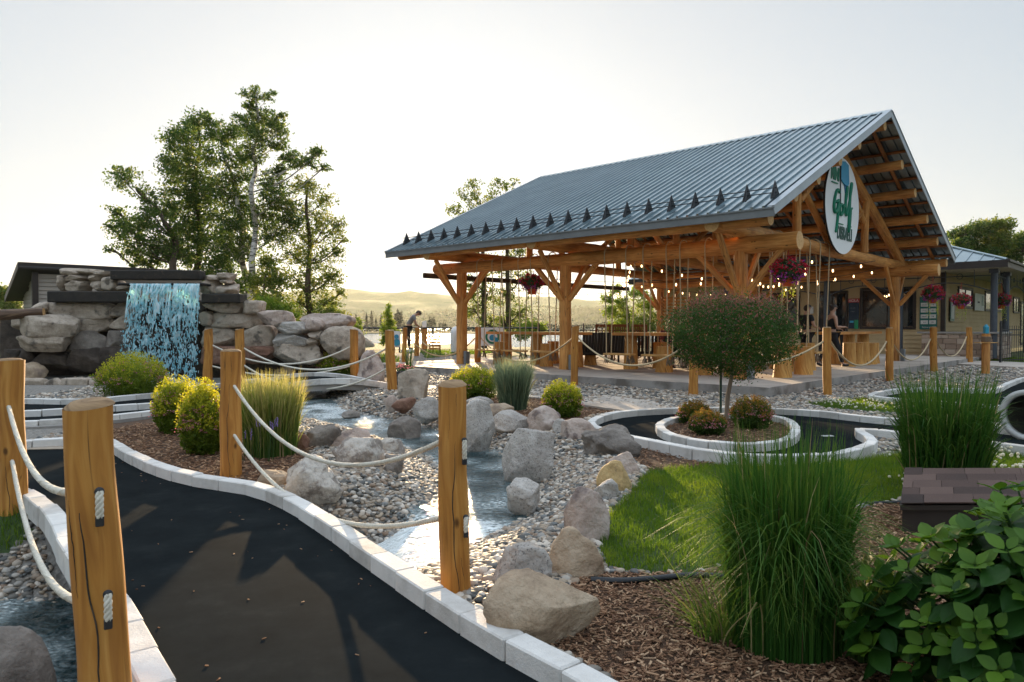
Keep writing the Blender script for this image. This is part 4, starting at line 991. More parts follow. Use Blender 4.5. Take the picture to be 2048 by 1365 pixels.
def b_at(px, a=0.0):
    k = (px-1024)/FPX; c = U1*a+C0; return (k*c.y-c.x)/(U2.x-k*U2.y)
for x0, x1, z0, z1 in ((1913, 1942, 2.05, 2.95), (1967, 2010, 2.0, 2.95), (2024, 2036, 2.0, 2.9)):
    b1, b2 = b_at(x0), b_at(x1); opening(0, (b1+b2)/2, abs(b2-b1), z0, z1, U2, -U1, club, muntin=1)
b1, b2 = b_at(2039), b_at(2070); opening(0, (b1+b2)/2, abs(b2-b1), .25, 2.7, U2, -U1, club, 'door', .12, 0)
# roof: hip with eave at a=-2.3 and b=15.6
E = .0; ea, eb, ez = -2.3, 15.6, 3.62; hp = (3.2, 21.1, 5.6)
M['roof2'] = M['metal_roof']
mb = MB(); V = [LB(ea, eb, ez), LB(13.5, eb, ez), LB(13.5, hp[1], hp[2]), LB(hp[0], hp[1], hp[2]), LB(hp[0], eb+26, hp[2]), LB(ea, eb+26, ez)]
mb.add(V, [(0, 3, 2, 1), (0, 5, 4, 3)], 0, None, .5, False); Vb = [v-Z3*.03 for v in V]; mb.add(Vb, [(1, 2, 3, 0), (3, 4, 5, 0)], 0, None, .5, False)
sl1 = (LB(0, hp[1]-eb, hp[2]-ez)).normalized(); sl2 = (LB(hp[0]-ea, 0, hp[2]-ez)).normalized()
for k in range(1, 38):
    a = ea+k*.42; top = min(1, (a-ea)/(hp[0]-ea)); p, q = LB(a, eb, ez), LB(a, eb+(hp[1]-eb)*top, ez+(hp[2]-ez)*top)
    box(mb, (p+q)/2+Z3*.015, ((q-p).length, .035, .03), (sl1, U1, sl1.cross(U1)), 0)
for k in range(1, 58):
    b = eb+k*.42; top = min(1, (b-eb)/(hp[1]-eb)); p, q = LB(ea, b, ez), LB(ea+(hp[0]-ea)*top, b, ez+(hp[2]-ez)*top)
    box(mb, (p+q)/2+Z3*.015, ((q-p).length, .035, .03), (sl2, U2, sl2.cross(U2)), 0)
tube(mb, [LB(ea, eb, ez+.02), LB(*hp)+Z3*.02], .05, 6)
mb.build('roof', M['roof2'], club)
mb = MB(); box(mb, LB(5.6, eb-.015, ez-.12), (15.8, .03, .26), (U1, U2, Z3), 0); box(mb, LB(ea-.015, eb+13, ez-.12), (.03, 26.05, .26), (U1, U2, Z3), 0); box(mb, LB(ea-.05, eb+13, ez-.02), (.1, 26.1, .09), (U1, U2, Z3), 0, .01)
mb.build('eave_fascia', M['trimd'], club)
mb = MB(); box(mb, LB(5.6, eb+.83, ez-.23), (15.7, 1.6, .02), (U1, U2, Z3), 0); box(mb, LB(ea+1.13, WB+12.2, ez-.232), (2.2, 24, .02), (U1, U2, Z3), 0); mb.build('soffit', flat('soffit_cream', (.42, .36, .26)), club)
for a, b in ((-1.8, 16.4), (-1.8, 18.7), (-1.8, 23.5), (4.1, 16.4), (8.6, 16.4), (1.3, 16.4)):
    mb = MB(); tube(mb, [LB(a, b, .15), LB(a, b, 3.4)], .115, 16); box(mb, LB(a, b, 3.3), (.3, .3, .14), (U1, U2, Z3), 0, .01); mb.build('column', M['col'], club)
# arched ironwork brackets between the columns
mb = MB()
def arc(a0, b0, a1, b1):
    p, q = LB(a0, b0), LB(a1, b1); n = 14
    tube(mb, [p.lerp(q, t/n)+Z3*(2.55+.38*math.sin(math.pi*t/n)) for t in range(n+1)], .022, 6); tube(mb, [p+Z3*3.15, q+Z3*3.15], .018, 6)
    for t in (.2, .5, .8): c = p.lerp(q, t); tube(mb, [c+Z3*(2.55+.38*math.sin(math.pi*t)), c+Z3*3.4], .014, 5)
    for t in (.35, .65):
        c = p.lerp(q, t)+Z3*3.15; tube(mb, [c+(q-p).normalized()*.1*math.cos(x)+Z3*.1*math.sin(x) for x in np.linspace(0, 6.28, 13)], .012, 5)
for x in ((-1.8, 16.4, -1.8, 18.7), (-1.8, 16.4, 1.3, 16.4), (1.3, 16.4, 4.1, 16.4), (4.1, 16.4, 8.6, 16.4), (-1.8, 18.7, -1.8, 23.5)): arc(*x)
mb.build('iron_brackets', M['col'], club)
# low stone wall with cap under the columns
sw = thing('stone_wall', BP(-1.8, 16.4, .1), 'low tan stone block wall under the club house columns by the iron gate', 'wall')
mb = MB(); rr = random.Random(4)
def stones(p, q, h, out):
    d = (q-p); L = d.length; d.normalize(); z = 0
    while z < h-.02:
        hh = min(rr.choice((.14, .2)), h-z); u = -rr.uniform(0, .2)
        while u < L:
            w = rr.uniform(.22, .45); u0, u1 = max(0, u), min(L, u+w)
            if u1-u0 > .03: box(mb, p+d*(u0+u1)/2+Z3*(z+hh/2)+out*rr.uniform(0, .015), (u1-u0-.01, .3, hh-.01), (d, out, Z3), 0, .012, rr.random())
            u += w
        z += hh
w0 = LB(.55, 0)-LB(-1.8, 0)
stones(LB(2.3, 0), LB(0, 0), .92, -U2); stones(LB(0, 0), LB(0, 2.5), .92, -U1); mb.build('stone_face', M['stonew'], sw)
mb = MB(); box(mb, LB(1.15, 0, .96), (2.6, .38, .07), (U1, U2, Z3), 0, .01); box(mb, LB(0, 1.4, .955), (.38, 2.4, .07), (U1, U2, Z3), 0, .01); mb.build('cap', flat('stone_cap', (.26, .24, .22)), sw)
# posters and boards
M['paper'] = flat('notice_white', (.62, .62, .58)); M['navy'] = flat('menu_navy', (.012, .03, .05), .4); M['teal'] = flat('menu_green', (.01, .12, .10), .4); M['redb'] = flat('header_red', (.42, .03, .03)); M['cyan'] = flat('cyan_sign', (.05, .35, .5)); M['oxide'] = flat('green_bottle', (.02, .25, .10))
def board(px0, px1, z0, z1, label, cat, name, mat, parts=(), off=.09, wall='a'):
    if wall == 'a': a1, a2 = a_at(px0), a_at(px1); c = BP((a1+a2)/2, WB, (z0+z1)/2)-U2*off; w = abs(a1-a2); du, out = -U1, -U2
    else: b1, b2 = b_at(px0), b_at(px1); c = BP(0, (b1+b2)/2, (z0+z1)/2)-U1*off; w = abs(b2-b1); du, out = U2, -U1
    t = thing(name, c, label, cat); mb = MB(); box(mb, Vector(), (w, .02, z1-z0), (du, out, Z3), 0, .003); mb.build('panel', mat, t)
    for (u, v, pw, ph, m, txt, th, tm) in parts:
        if pw: mb = MB(); box(mb, du*u*w+Z3*v*(z1-z0)+out*.014, (pw*w, .012, ph*(z1-z0)), (du, out, Z3), 0, .002); mb.build('price_strip', m, t)
        if txt: text(txt, 0, 0, th, tm, t, du*u*w+Z3*(v*(z1-z0)-th*.35)+out*.024, du, Z3, out, ext=.003, sx=.9)
    return t
W_ = M['paper']; K_ = M['iron']
board(1698, 1719, 1.2, 2.45, 'tall dark menu board with a red header between the door and the window', 'menu board', 'menu_board', M['navy'],
      [(0, .44, 1.08, .13, M['redb'], 'HOLA', .16, W_), (-.1, .2, .5, .1, M['navy'], '- - - -', .1, W_), (-.1, .08, .5, .1, M['navy'], '- - -', .1, W_), (-.18, -.27, .36, .07, M['cyan'], None, 0, None), (.26, -.36, .36, .3, M['oxide'], None, 0, None)])
board(1840, 1875, 1.18, 2.45, 'green price board with eight white strips right of the club house window', 'price board', 'price_board', M['teal'],
      [(-.22, .26, .42, .12, W_, '12 ans', .08, K_), (-.22, .08, .42, .12, W_, '7-12', .08, K_), (-.22, -.10, .42, .12, W_, 'adulte', .08, K_), (-.22, -.28, .42, .12, W_, '3-6', .08, K_),
       (.25, .26, .38, .12, W_, '11$', .08, K_), (.25, .08, .38, .12, W_, '9$', .08, K_), (.25, -.10, .38, .12, W_, '10$', .08, K_), (.25, -.28, .38, .12, W_, '6$', .08, K_), (0, -.43, 0, 0, None, 'home putt', .11, W_)])
board(1944, 1963, 2.0, 2.75, 'white notice with a small blue map on the right hand club house wall', 'notice', 'notice', W_, [(-.15, 0, 0, 0, None, 'HA BAT', .12, M['navy']), (.33, .1, .22, .6, M['teal'], None, 0, None)], wall='b')
board(1895, 1903, 1.5, 2.45, 'narrow tall white and teal notice beside the corner of the club house', 'notice', 'notice', M['teal'], [(0, 0, .7, .8, W_, None, 0, None)], wall='b')
board(1663, 1673, 1.75, 2.15, 'small white notice stuck on the club house door', 'notice', 'notice', W_, [(0, .1, .3, .3, M['navy'], None, 0, None)])
board(1621, 1628, 1.85, 2.15, 'tiny white notice left of the club house door', 'notice', 'notice', W_, [])
basket(DP(1922, 604, 26.0), .32, .7, 'flower basket hanging left of the grey porch column of the club house', seed=4)
basket(DP(2003, 604, 26.8), .32, .7, 'rightmost flower basket, hung behind the grey porch column', seed=5)
# iron gate at right
def picket_fence(p, q, h, label, name='iron_fence', cat='fence', step=.13, posts=2.0, zb=0):
    t = thing(name, p, label, cat); d = (q-p); L = d.length; d.normalize(); mb = MB(); k = 0
    while k*step < L: c = d*k*step; tube(mb, [c+Z3*(zb+.08), c+Z3*(h)], .0085, 5); k += 1
    mb.build('pickets', M['iron'], t)
    mb = MB()
    for z in (.14, h-.32, h-.14): box(mb, d*L/2+Z3*(zb+z), (L, .025, .035), (d, d.cross(Z3), Z3), 0)
    mb.build('rail', M['iron'], t)
    n = max(1, int(round(L/posts)))
    for i in range(n+1): mb = MB(); c = d*L*i/n; box(mb, c+Z3*(h/2+.05), (.06, .06, h+.1), (d, d.cross(Z3), Z3), 0, .004); lathe(mb, [(.0, h+.18), (.035, h+.14), (.03, h+.1)], 10, c); mb.build('post', M['iron'], t)
    return t
g0 = DP(2001, 700, 24.5); g1 = DP(2150, 700, 26.5); picket_fence(Vector((g0.x, g0.y, .0)), Vector((g1.x, g1.y, .0)), 1.32, 'black iron picket gate and fence at the right, beside the low stone wall', 'iron_gate', 'gate')
g0 = DP(1078, 700, 29.5); g1 = DP(1345, 700, 29.5); picket_fence(Vector((g0.x, g0.y, .12)), Vector((g1.x, g1.y, .12)), 1.15, 'black picket fence behind the rocking chairs in front of the lake')
# chain link fence along the lake, left
t = thing('chain_link_fence', DP(690, 700, 29)*1, 'thin black chain link fence along the lake left of the pavilion', 'fence'); t.location.z = .28
pts = [DP(x, 700, y)-t.location for x, y in ((640, 29), (720, 29), (812, 29.5), (866, 30.1), (905, 30.5), (1078, 29.6))]
for p in pts: p.z = 0
H_ = .95
for p in pts: mb = MB(); tube(mb, [p, p+Z3*H_], .03, 8); mb.build('post', M['iron'], t)
mb = MB()
for a, b in zip(pts, pts[1:]): tube(mb, [a+Z3*H_, b+Z3*H_], .034, 8); tube(mb, [a+Z3*.05, b+Z3*.05], .008, 5)
mb.build('top_rail', M['iron'], t); mb = MB()
for a, b in zip(pts, pts[1:]):
    L = (b-a).length; n = int(L/.12)
    for k in range(-7, n):
        for s in (0, 1):
            u0, u1 = (k/n, (k+7)/n) if s else ((k+7)/n, k/n)
            z0, z1 = 0, H_; 
            q0, q1 = a.lerp(b, min(max(u0, 0), 1)), a.lerp(b, min(max(u1, 0), 1))
            if u0 < 0: z0 = H_*(-u0)/(7/n)
            if u0 > 1: z0 = H_*(u0-1)/(7/n)
            if u1 > 1: z1 = H_*(1-(u1-1)/(7/n))
            if u1 < 0: z1 = H_*(1+u1/(7/n))
            tube(mb, [q0+Z3*z0, q1+Z3*z1], .0022, 3, closed_caps=False)
mb.build('mesh_wire', M['iron'], t)
# slatted lattice screen in the pavilion's rear
q = DP(1352, 650, 27); t = thing('slatted_screen', Vector((q.x, q.y, SLZ)), 'slatted wooden screen with small lights behind the round clipped tree', 'screen')
mb = MB()
for k in range(16): box(mb, Vector((0, 0, .3+k*.125)), (1.1, .02, .075), None, 0, .004)
mb.build('slats', M['log'], t); mb = MB(); [box(mb, Vector((s*.53, .03, 1.2)), (.06, .04, 2.4), None, 0) for s in (-1, 0, 1)]; mb.build('frame', M['log_dark'], t)
# ================================================================== ROPE POSTS AND ROPES
M['plate'] = M['iron']
def post(tx, ty, bx, depth, r, label, zb=0.0, slant=0, seed=0, group='log posts carrying the rope railings', name='rope_post'):
    top = DP(tx, ty, depth); b = DP(bx, 900, depth); base = Vector((b.x, depth, zb))
    rr = random.Random(seed); mb = MB(); n = 36 if depth < 8 else 14; m = 26 if depth < 8 else 8; P = []; Rr = []
    lo = Vector((0, 0, -.25)); hi = top-base; k1, k2 = rr.uniform(0, 6), rr.uniform(0, 6)
    for i in range(m+1):
        f = i/m; P.append(lo.lerp(hi, f)+Vector((math.sin(f*5+k1), math.cos(f*4+k2), 0))*r*.10*math.sin(f*math.pi)); Rr.append(r*(1.06-.09*f)*(1+.03*math.sin(f*13+k1)))
    # little bevel at the top
    d = (hi-lo).normalized(); P.append(hi+d*.006); Rr.append(r*.90); P.append(hi+d*.016); Rr.append(r*.72); P.append(hi+d*.019); Rr.append(r*.3); cutm = m
    tube(mb, P[:cutm+1], Rr[:cutm+1], n, 0, 1, jit=.09, seed=seed, closed_caps=False); tube(mb, P[cutm:], Rr[cutm:], n, 1, 1, jit=.09, seed=seed)
    if depth < 8:      # long drying check and two short ones
        for q, (a0, z0, z1, wd) in enumerate(((-1.35, .12, .97, .0022), (-1.9, .55, .90, .0012), (-.9, .02, .35, .0015))):
            cp = []; 
            for i in range(31):
                f = z0+(z1-z0)*i/30; a = a0+.16*math.sin(f*7+k1)+.05*math.sin(f*31)+.03*rr.uniform(-1, 1); pp = lo.lerp(hi, f)+Vector((math.sin(f*5+k1), math.cos(f*4+k2), 0))*r*.10*math.sin(f*math.pi)
                cp.append(pp+Vector((math.cos(a), math.sin(a), 0))*r*(1.045-.09*f)*(1+.03*math.sin(f*13+k1)))
            tube(mb, cp, [wd*(.4+.8*math.sin(i/30*math.pi)) for i in range(31)], 5, 2, closed_caps=False)
    if depth < 4:
        for c_ in mb.ch:
            kk = c_[0][:, 2] > hi.z-.012; c_[0][kk, 2] += (c_[0][kk, 1]-hi.y)*.13
    if slant:
        v0 = mb.ch[0][0]; k = v0[:, 2] > hi.z-.02; v0[k, 2] += (v0[k, 0]-hi.x)*slant; v1 = mb.ch[-1][0]; v1[:, 2] += (v1[:, 0]-hi.x)*slant
    o = mb.build(name, [M['post'], M['posttop'], M['dark']], loc=base); tag(o, label, 'post', group); return o
PO = {}
for k, a in dict(
    p1=(21, 722, 22, 5.1, .086, 'thick near post cut by the left edge of the picture', 0, .1),
    p2=(178, 812, 208, 2.25, .073, 'nearest and largest post, at the lower left beside the dark path'),
    p3=(462, 703, 461, 6.2, .086, 'post at the path kerb between the yellow shrubs and the tall grass clump'),
    p4=(905, 770, 912, 3.47, .070, 'tall cracked post standing right beside the stream and the white kerb'),
    p5=(417, 660, 416, 16.2, .098, 'post at the left end of the arched bridge, right beside the waterfall', 0, .3),
    p6=(479, 660, 481, 14.9, .095, 'leaning post at the left end of the arched bridge, behind the near kerb post', 0, .3),
    p7=(708, 660, 711, 17.0, .098, 'post at the far right corner of the arched bridge, beside the pink boulder', 0, -.2),
    p8=(779, 662, 786, 14.4, .095, 'post at the near right corner of the arched bridge, beside the barrel shaped rock', 0, -.2),
    p9=(810, 656, 808, 22.4, .072, 'left of the two slim posts in front of the bending man'),
    p10=(834, 656, 834, 26.2, .085, 'right of the two slim posts in front of the bending man', .15),
    p12=(956, 655, 956, 22.4, .095, 'post right of the far front pavilion post'),
    p14=(1151, 653, 1147, 15.4, .080, 'post in front of the middle pavilion post', 0, .25),
    p15=(1386, 660, 1386, 13.3, .084, 'post half covered by the left side of the round clipped tree'),
    p16=(1654, 656, 1654, 13.3, .076, 'post just outside the front slab edge, right of the round clipped tree'),
    p17=(1779, 657, 1779, 16.6, .085, 'post in front of the right hand pavilion corner post'),
    p18=(1867, 655, 1866, 20.2, .092, 'post below the green price board'),
    p19=(1938, 655, 1938, 24.8, .095, 'post in front of the low stone wall')).items():
    PO[k] = post(*a[:6], zb=a[6] if len(a) > 6 else 0, slant=a[7] if len(a) > 7 else 0, seed=int(k[1:]))
def rope(p, q, sag, r, label, mat='rope', strands=True, n=40):
    pts = catenary(p, q, sag, n); mb = MB()
    if not strands: tube(mb, pts, r, 7, jit=.1, seed=3)
    else:
        fine = resample(pts, .012); 
        for s in range(3):
            sp = []
            for i, c in enumerate(fine):
                d = (fine[min(i+1, len(fine)-1)]-fine[max(i-1, 0)]).normalized(); a_, b_ = basis(d); an = i*.012/(r*5.2)*2*math.pi+s*2.094
                sp.append(c-p+a_*math.cos(an)*r*.5+b_*math.sin(an)*r*.5)
            tube(mb, sp, r*.62, 6, closed_caps=True)
        return tag(mb.build('rope', M[mat], loc=p), label, 'rope', 'ropes hung between the log posts')
    o = mb.xf(Matrix.Translation(-p)).build('rope', M[mat], loc=p); return tag(o, label, 'rope', 'ropes hung between the log posts')
rope(DP(17, 812, 5.05), DP(150, 984, 2.3), .17, .0135, 'upper thick white rope from the left edge post to the nearest post')
rope(DP(24, 921, 5.05), DP(165, 1203, 2.28), .24, .0135, 'lower thick white rope from the left edge post to the nearest post')
rope(DP(468, 772, 6.15), DP(882, 884, 3.47), .34, .0135, 'upper white rope drooping over the stones between the two kerb posts')
rope(DP(468, 870, 6.15), DP(884, 1036, 3.47), .30, .0135, 'lower white rope dipping to the kerb between the two kerb posts')
rope(DP(425, 691, 16.2), DP(701, 694, 17.0), .42, .02, 'upper rope on the waterfall side of the arched bridge', strands=False)
rope(DP(425, 733, 16.2), DP(702, 732, 17.0), .22, .02, 'lower rope on the waterfall side of the arched bridge', strands=False)
rope(DP(486, 696, 14.9), DP(772, 698, 14.4), .44, .02, 'upper rope on the near side of the arched bridge', strands=False)
rope(DP(486, 730, 14.9), DP(774, 737, 14.4), .47, .02, 'lower rope on the near side of the arched bridge', strands=False)
for a, b, sg, lb in (((815, 674, 22.4), (950, 677, 22.4), .58, 'left of the far front pavilion post'), ((962, 676, 22.4), (1145, 677, 15.4), .62, 'between the far and middle front posts'),
                     ((1157, 677, 15.4), (1378, 686, 13.3), .50, 'under the swings left of the clipped tree'), ((1394, 690, 13.3), (1648, 683, 13.3), .38, 'passing behind the round clipped tree'),
                     ((1661, 684, 13.3), (1773, 683, 16.6), .50, 'in front of the row of stump stools'), ((1786, 688, 16.6), (1861, 678, 20.2), .48, 'below the club house window'),
                     ((1873, 682, 20.2), (1933, 674, 24.8), .55, 'in front of the low stone wall'), ((839, 674, 26.2), (865, 690, 24.0), .15, 'beside the bending man')):
    rope(DP(*a), DP(*b), sg, .019, 'tan rope '+lb, 'rope2', False)
def rope_end(o, px, py, depth, h, horn):
    """slot with the knotted end of a rope and a small black plate on the face of a post"""
    c = DP(px, py, depth)-o.location; out = (Vector((0, 0, CAMH))-DP(px, py, depth)); out.z = 0; out.normalize(); sd_ = Vector((out.y, -out.x, 0))
    mb = MB(); lathe(mb, [(0, 0), (.014, 0), (.014, .004), (0, .005)], 14); Mx = Matrix((Vector((*sd_, 0)), Vector((*Z3, 0)), Vector((*out, 0)), Vector((*(c+Z3*h*.45), 1)))).transposed(); mb.xf(Mx); mb.build('rope_hole', M['iron'], o)
    mb = MB()
    for s in range(3):
        tube(mb, [c+Z3*(h*.45-h*.9*j/12)+out*(.004+.007*math.sin(j/12*3.14))+sd_*.0065*math.sin(s*2.09+j*.8)+out*.004*math.cos(s*2.09+j*.8) for j in range(13)], .0062, 7)
    mb.build('rope_end', M['rope'], o)
    mb = MB(); box(mb, c-Z3*h*.55+out*.007, (.024, .010, .032), (sd_, out, Z3), 0, .003); mb.build('plate', M['iron'], o)
rope_end(PO['p2'], 199, 1010, 2.175, .09, 0); rope_end(PO['p2'], 216, 1215, 2.175, .09, 0)
rope_end(PO['p4'], 929, 900, 3.40, .10, 0); rope_end(PO['p4'], 932, 1050, 3.40, .08, 0)
# tee marker posts with rope binding, small shelf and blue bottle
def marker(px, pyb, depth, ztop, label, w=.1, blue=(.02, .28, .42)):
    b = DP(px, pyb, depth); base = Vector((b.x, depth, 0)); t = thing('marker_post', base, label, 'marker post')
    mb = MB(); tube(mb, [(0, 0, -.2), (0, 0, ztop)], w, 16, 0, 1, jit=.06, seed=int(px)); mb.build('post', [M['log'], M['logend']], t)
    mb = MB(); [tube(mb, [(math.cos(x)*(w+.012), math.sin(x)*(w+.012), ztop-.20+k*.028) for x in np.linspace(0, 6.28, 15)], .014, 6) for k in range(5)]; mb.build('rope_wrap', M['tassel'], t)
    mb = MB(); box(mb, (0, 0, ztop-.24), (.50, .22, .02), None, 0, .004); mb.build('shelf', M['plank'], t)
    mb = MB(); box(mb, (0, 0, ztop+.10), (.11, .11, .2), None, 0, .015); lathe(mb, [(.04, ztop+.2), (.035, ztop+.24), (0, ztop+.25)], 12); mb.build('bottle', flat('blue_bottle', blue, .3), t)
marker(993, 740, 21.3, .72, 'short rope wrapped log with a blue bottle left of the long bar table')
marker(1971, 750, 19.2, 1.10, 'rope wrapped log with a blue bottle and shelf, at the right')

# ================================================================== ROCKS
def rockmat(name, cols, dirt=None, sc=3.2): return pmat(name, cols, scale=sc, detail=13, nrough=.74, rough=.85, bump=1.0, bscale=9, bdist=.045, dirt=dirt)
M['rk_grey'] = rockmat('rock_grey', [(.3, (.22, .19, .165)), (.5, (.41, .37, .33)), (.7, (.56, .52, .47))], (70, .56, .70, (.13, .12, .112)))
M['rk_tan'] = rockmat('rock_tan', [(.3, (.22, .15, .10)), (.5, (.42, .31, .21)), (.7, (.56, .45, .33))], (2.5, .55, .7, (.20, .15, .12)))
M['rk_gold'] = rockmat('rock_gold', [(.3, (.30, .19, .08)), (.5, (.50, .34, .15)), (.7, (.60, .44, .22))], (24, .56, .72, (.22, .16, .08)))
M['rk_dark'] = rockmat('rock_dark', [(.3, (.08, .065, .055)), (.5, (.20, .17, .145)), (.7, (.34, .295, .255))])
M['rk_red'] = rockmat('rock_red', [(.3, (.10, .045, .03)), (.5, (.20, .10, .065)), (.7, (.32, .20, .14))])
M['rk_pink'] = rockmat('rock_pink', [(.3, (.27, .19, .15)), (.5, (.46, .36, .30)), (.7, (.60, .51, .45))], (5, .56, .66, (.2, .15, .13)))
M['rk_white'] = rockmat('rock_banded', [(.3, (.30, .25, .20)), (.48, (.55, .50, .44)), (.56, (.24, .20, .17)), (.75, (.60, .56, .50))], None, 2.4)
M['rk_wall'] = rockmat('rock_wall', [(.3, (.24, .185, .14)), (.5, (.43, .35, .275)), (.7, (.58, .49, .40))], (4.5, .56, .68, (.15, .125, .10)))
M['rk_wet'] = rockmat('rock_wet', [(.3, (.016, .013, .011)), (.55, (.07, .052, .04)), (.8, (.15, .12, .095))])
_ico = {k: ico(k) for k in (3, 4)}
def rock_mesh(w, d, h, seed, planes=9, rough=.10, boxy=0, sub=4, embed=.35):
    planes = planes+3; rough *= 1.15
    v, f = _ico[sub]; v = v.copy(); rr = np.random.RandomState(seed)
    if boxy: p = 2.0+boxy; nrm = (np.abs(v)**p).sum(1)**(1/p); v = v/nrm[:, None]
    for k in range(planes):
        n = rr.randn(3); n[2] = n[2]*.7+.1; n /= np.linalg.norm(n); t = rr.uniform(.58, .86)*(1.18 if boxy else 1)
        e = v@n-t; v = np.where((e > 0)[:, None], v-n*(e*.92)[:, None], v)
    ph = rr.rand(3)*50
    nz = np.array([mnoise.fractal(Vector(q*1.6+ph), 1.0, 2.1, 5) for q in v]); n2 = np.array([mnoise.noise(Vector(q*6+ph)) for q in v])
    v = v*(1+rough*nz+.018*n2)[:, None]
    v -= (v.max(0)+v.min(0))/2; v /= (v.max(0)-v.min(0))/2
    zs = h/(2-2*embed) if embed < 1 else h/2
    v = v*np.array([w/2, d/2, zs]); v[:, 2] += h-zs
    mb = MB(); mb.add(v, f, 0, None, rr.rand()); return mb
rock_no = 0
def rock(x0, x1, yt, yb, mat, label, z=0.0, dr=.8, planes=9, rough=.1, rz=None, boxy=0, name='boulder', seed=None, embed=.35, cat='boulder', tilt=0):
    global rock_no; rock_no += 1; seed = seed or rock_no*13
    g = G((x0+x1)/2, yb, z); w = (x1-x0)*g.y/FPX*1.03; d = w*dr; yc = g.y+d*.42; sc = yc/g.y; w *= 1+.3*(sc-1)
    h = DP((x0+x1)/2, yt, yc).z-z; loc = DP((x0+x1)/2, yb, yc); loc.z = z
    sub = 4 if (x1-x0) > 60 else 3
    mb = rock_mesh(w, d, h, seed, planes, rough, boxy, sub, embed); o = mb.build(name, M[mat], loc=loc)
    return tag(o, label, cat)
rock(966, 1206, 1143, 1308, 'rk_tan', 'largest tan boulder in front, right beside the white kerb', planes=4, rough=.06, dr=.55, z=0, embed=.12)
rock(982, 1105, 1085, 1190, 'rk_grey', 'pointed grey white boulder just behind the largest tan boulder', dr=.8, planes=7)
rock(1085, 1207, 1053, 1160, 'rk_tan', 'brown boulder with a pointed right end at the corner of the lawn', dr=.7, planes=12)
rock(1128, 1220, 973, 1085, 'rk_pink', 'upright pink grey boulder with a dark stain beside the lawn', dr=.7, planes=7)
rock(1188, 1238, 957, 998, 'rk_grey', 'small pale boulder between the golden and the pink boulder')
rock(1193, 1268, 922, 984, 'rk_gold', 'smooth golden yellow boulder at the lawn edge', planes=3, rough=.05)
rock(1210, 1281, 902, 952, 'rk_pink', 'pinkish white boulder behind the golden boulder', dr=.8)
rock(1163, 1277, 849, 914, 'rk_dark', 'rugged grey brown boulder touching the dark lane kerb', rough=.24, planes=10)
rock(1004, 1110, 856, 950, 'rk_grey', 'large angular pale boulder leaning at the water edge', dr=.7, planes=14, rough=.05, z=-.12)
rock(1013, 1080, 957, 1014, 'rk_grey', 'wedge shaped white boulder at the right bank of the stream', planes=8, z=-.12)
rock(1123, 1192, 836, 880, 'rk_pink', 'rounded speckled boulder left of the rugged one', planes=6)
rock(1054, 1125, 811, 862, 'rk_pink', 'peaked pink boulder below the yellow shrub', planes=8)
rock(1105, 1143, 838, 868, 'rk_grey', 'small boulder between the peaked and the speckled boulder')
rock(986, 1068, 821, 858, 'rk_grey', 'low flat pale boulder below the feather grass', planes=4, rough=.05)
rock(968, 1028, 807, 836, 'rk_tan', 'low tan boulder behind the flat pale one')
rock(922, 990, 798, 885, 'rk_grey', 'tall grey boulder just right of the cracked post', planes=8, z=-.08)
rock(930, 990, 793, 818, 'rk_grey', 'pale boulder behind the tall grey one under the shrub')
rock(775, 841, 832, 878, 'rk_dark', 'round dark grey boulder sitting in the stream', planes=3, rough=.05, z=-.2, dr=.9)
rock(826, 884, 793, 832, 'rk_grey', 'pale boulder left of the cracked post on the far bank')
rock(785, 832, 794, 818, 'rk_red', 'low rusty brown stone before the barrel shaped rock', planes=10)
rock(767, 800, 790, 815, 'rk_pink', 'small grey stone left of the rusty brown stone')
rock(796, 857, 737, 800, 'rk_wall', 'tall barrel shaped speckled rock beside the bridge post', planes=3, rough=.04, boxy=2.5, embed=.1)
rock(612, 686, 848, 898, 'rk_dark', 'dark split boulder right of the tall grass clump', z=-.02, boxy=1)
rock(663, 751, 855, 906, 'rk_pink', 'wide pinkish boulder in the middle of the left bank', z=-.05, planes=6)
rock(666, 768, 873, 938, 'rk_white', 'white and brown banded boulder on the left bank', z=0, planes=12, rough=.12)
rock(751, 812, 875, 917, 'rk_white', 'striped grey boulder at the right end of the left bank group', z=-.08)
rock(572, 688, 909, 990, 'rk_white', 'brown veined boulder under the upper rope', planes=12, rough=.14)
rock(508, 577, 941, 978, 'rk_tan', 'flat cream boulder at the kerb under the rope', planes=3, rough=.05)
rock(769, 806, 909, 948, 'rk_dark', 'small dark stone among the pebbles on the left bank', planes=3, z=-.05)
rock(590, 618, 868, 898, 'rk_red', 'small brown stone tucked beside the grass clump')
rock(684, 720, 820, 836, 'rk_dark', 'flat dark stone in the stream below the bridge', z=-.19, planes=3)
rock(-60, 112, 1250, 1540, 'rk_dark', 'big grey boulder in the dark pool at the lower left corner', z=-.45, planes=5, rough=.06)
rock(628, 718, 649, 722, 'rk_pink', 'big round pitted pinkish boulder left of the far bridge post', planes=5, rough=.13, seed=44, dr=.7)
rock(716, 768, 700, 768, 'rk_pink', 'conical spotted rock right of the far bridge post', planes=5, rough=.16)
rock(718, 750, 676, 706, 'rk_wall', 'brown slab stone behind the conical rock', boxy=1)
rock(735, 762, 703, 728, 'rk_red', 'dark brown stone right of the conical rock')
rock(600, 640, 711, 735, 'rk_wall', 'stone at the foot of the rock wall by the bridge')
rock(547, 602, 733, 753, 'rk_wall', 'low flat stone at the pool edge under the bridge ropes', planes=4)
rock(568, 608, 718, 736, 'rk_pink', 'small speckled stone above the flat pool stone')
rock(40, 95, 724, 760, 'rk_tan', 'brown boulder left of the pool')
rock(-30, 33, 630, 722, 'rk_dark', 'big smooth blue grey rock at the left edge by the wall', planes=4, rough=.05)
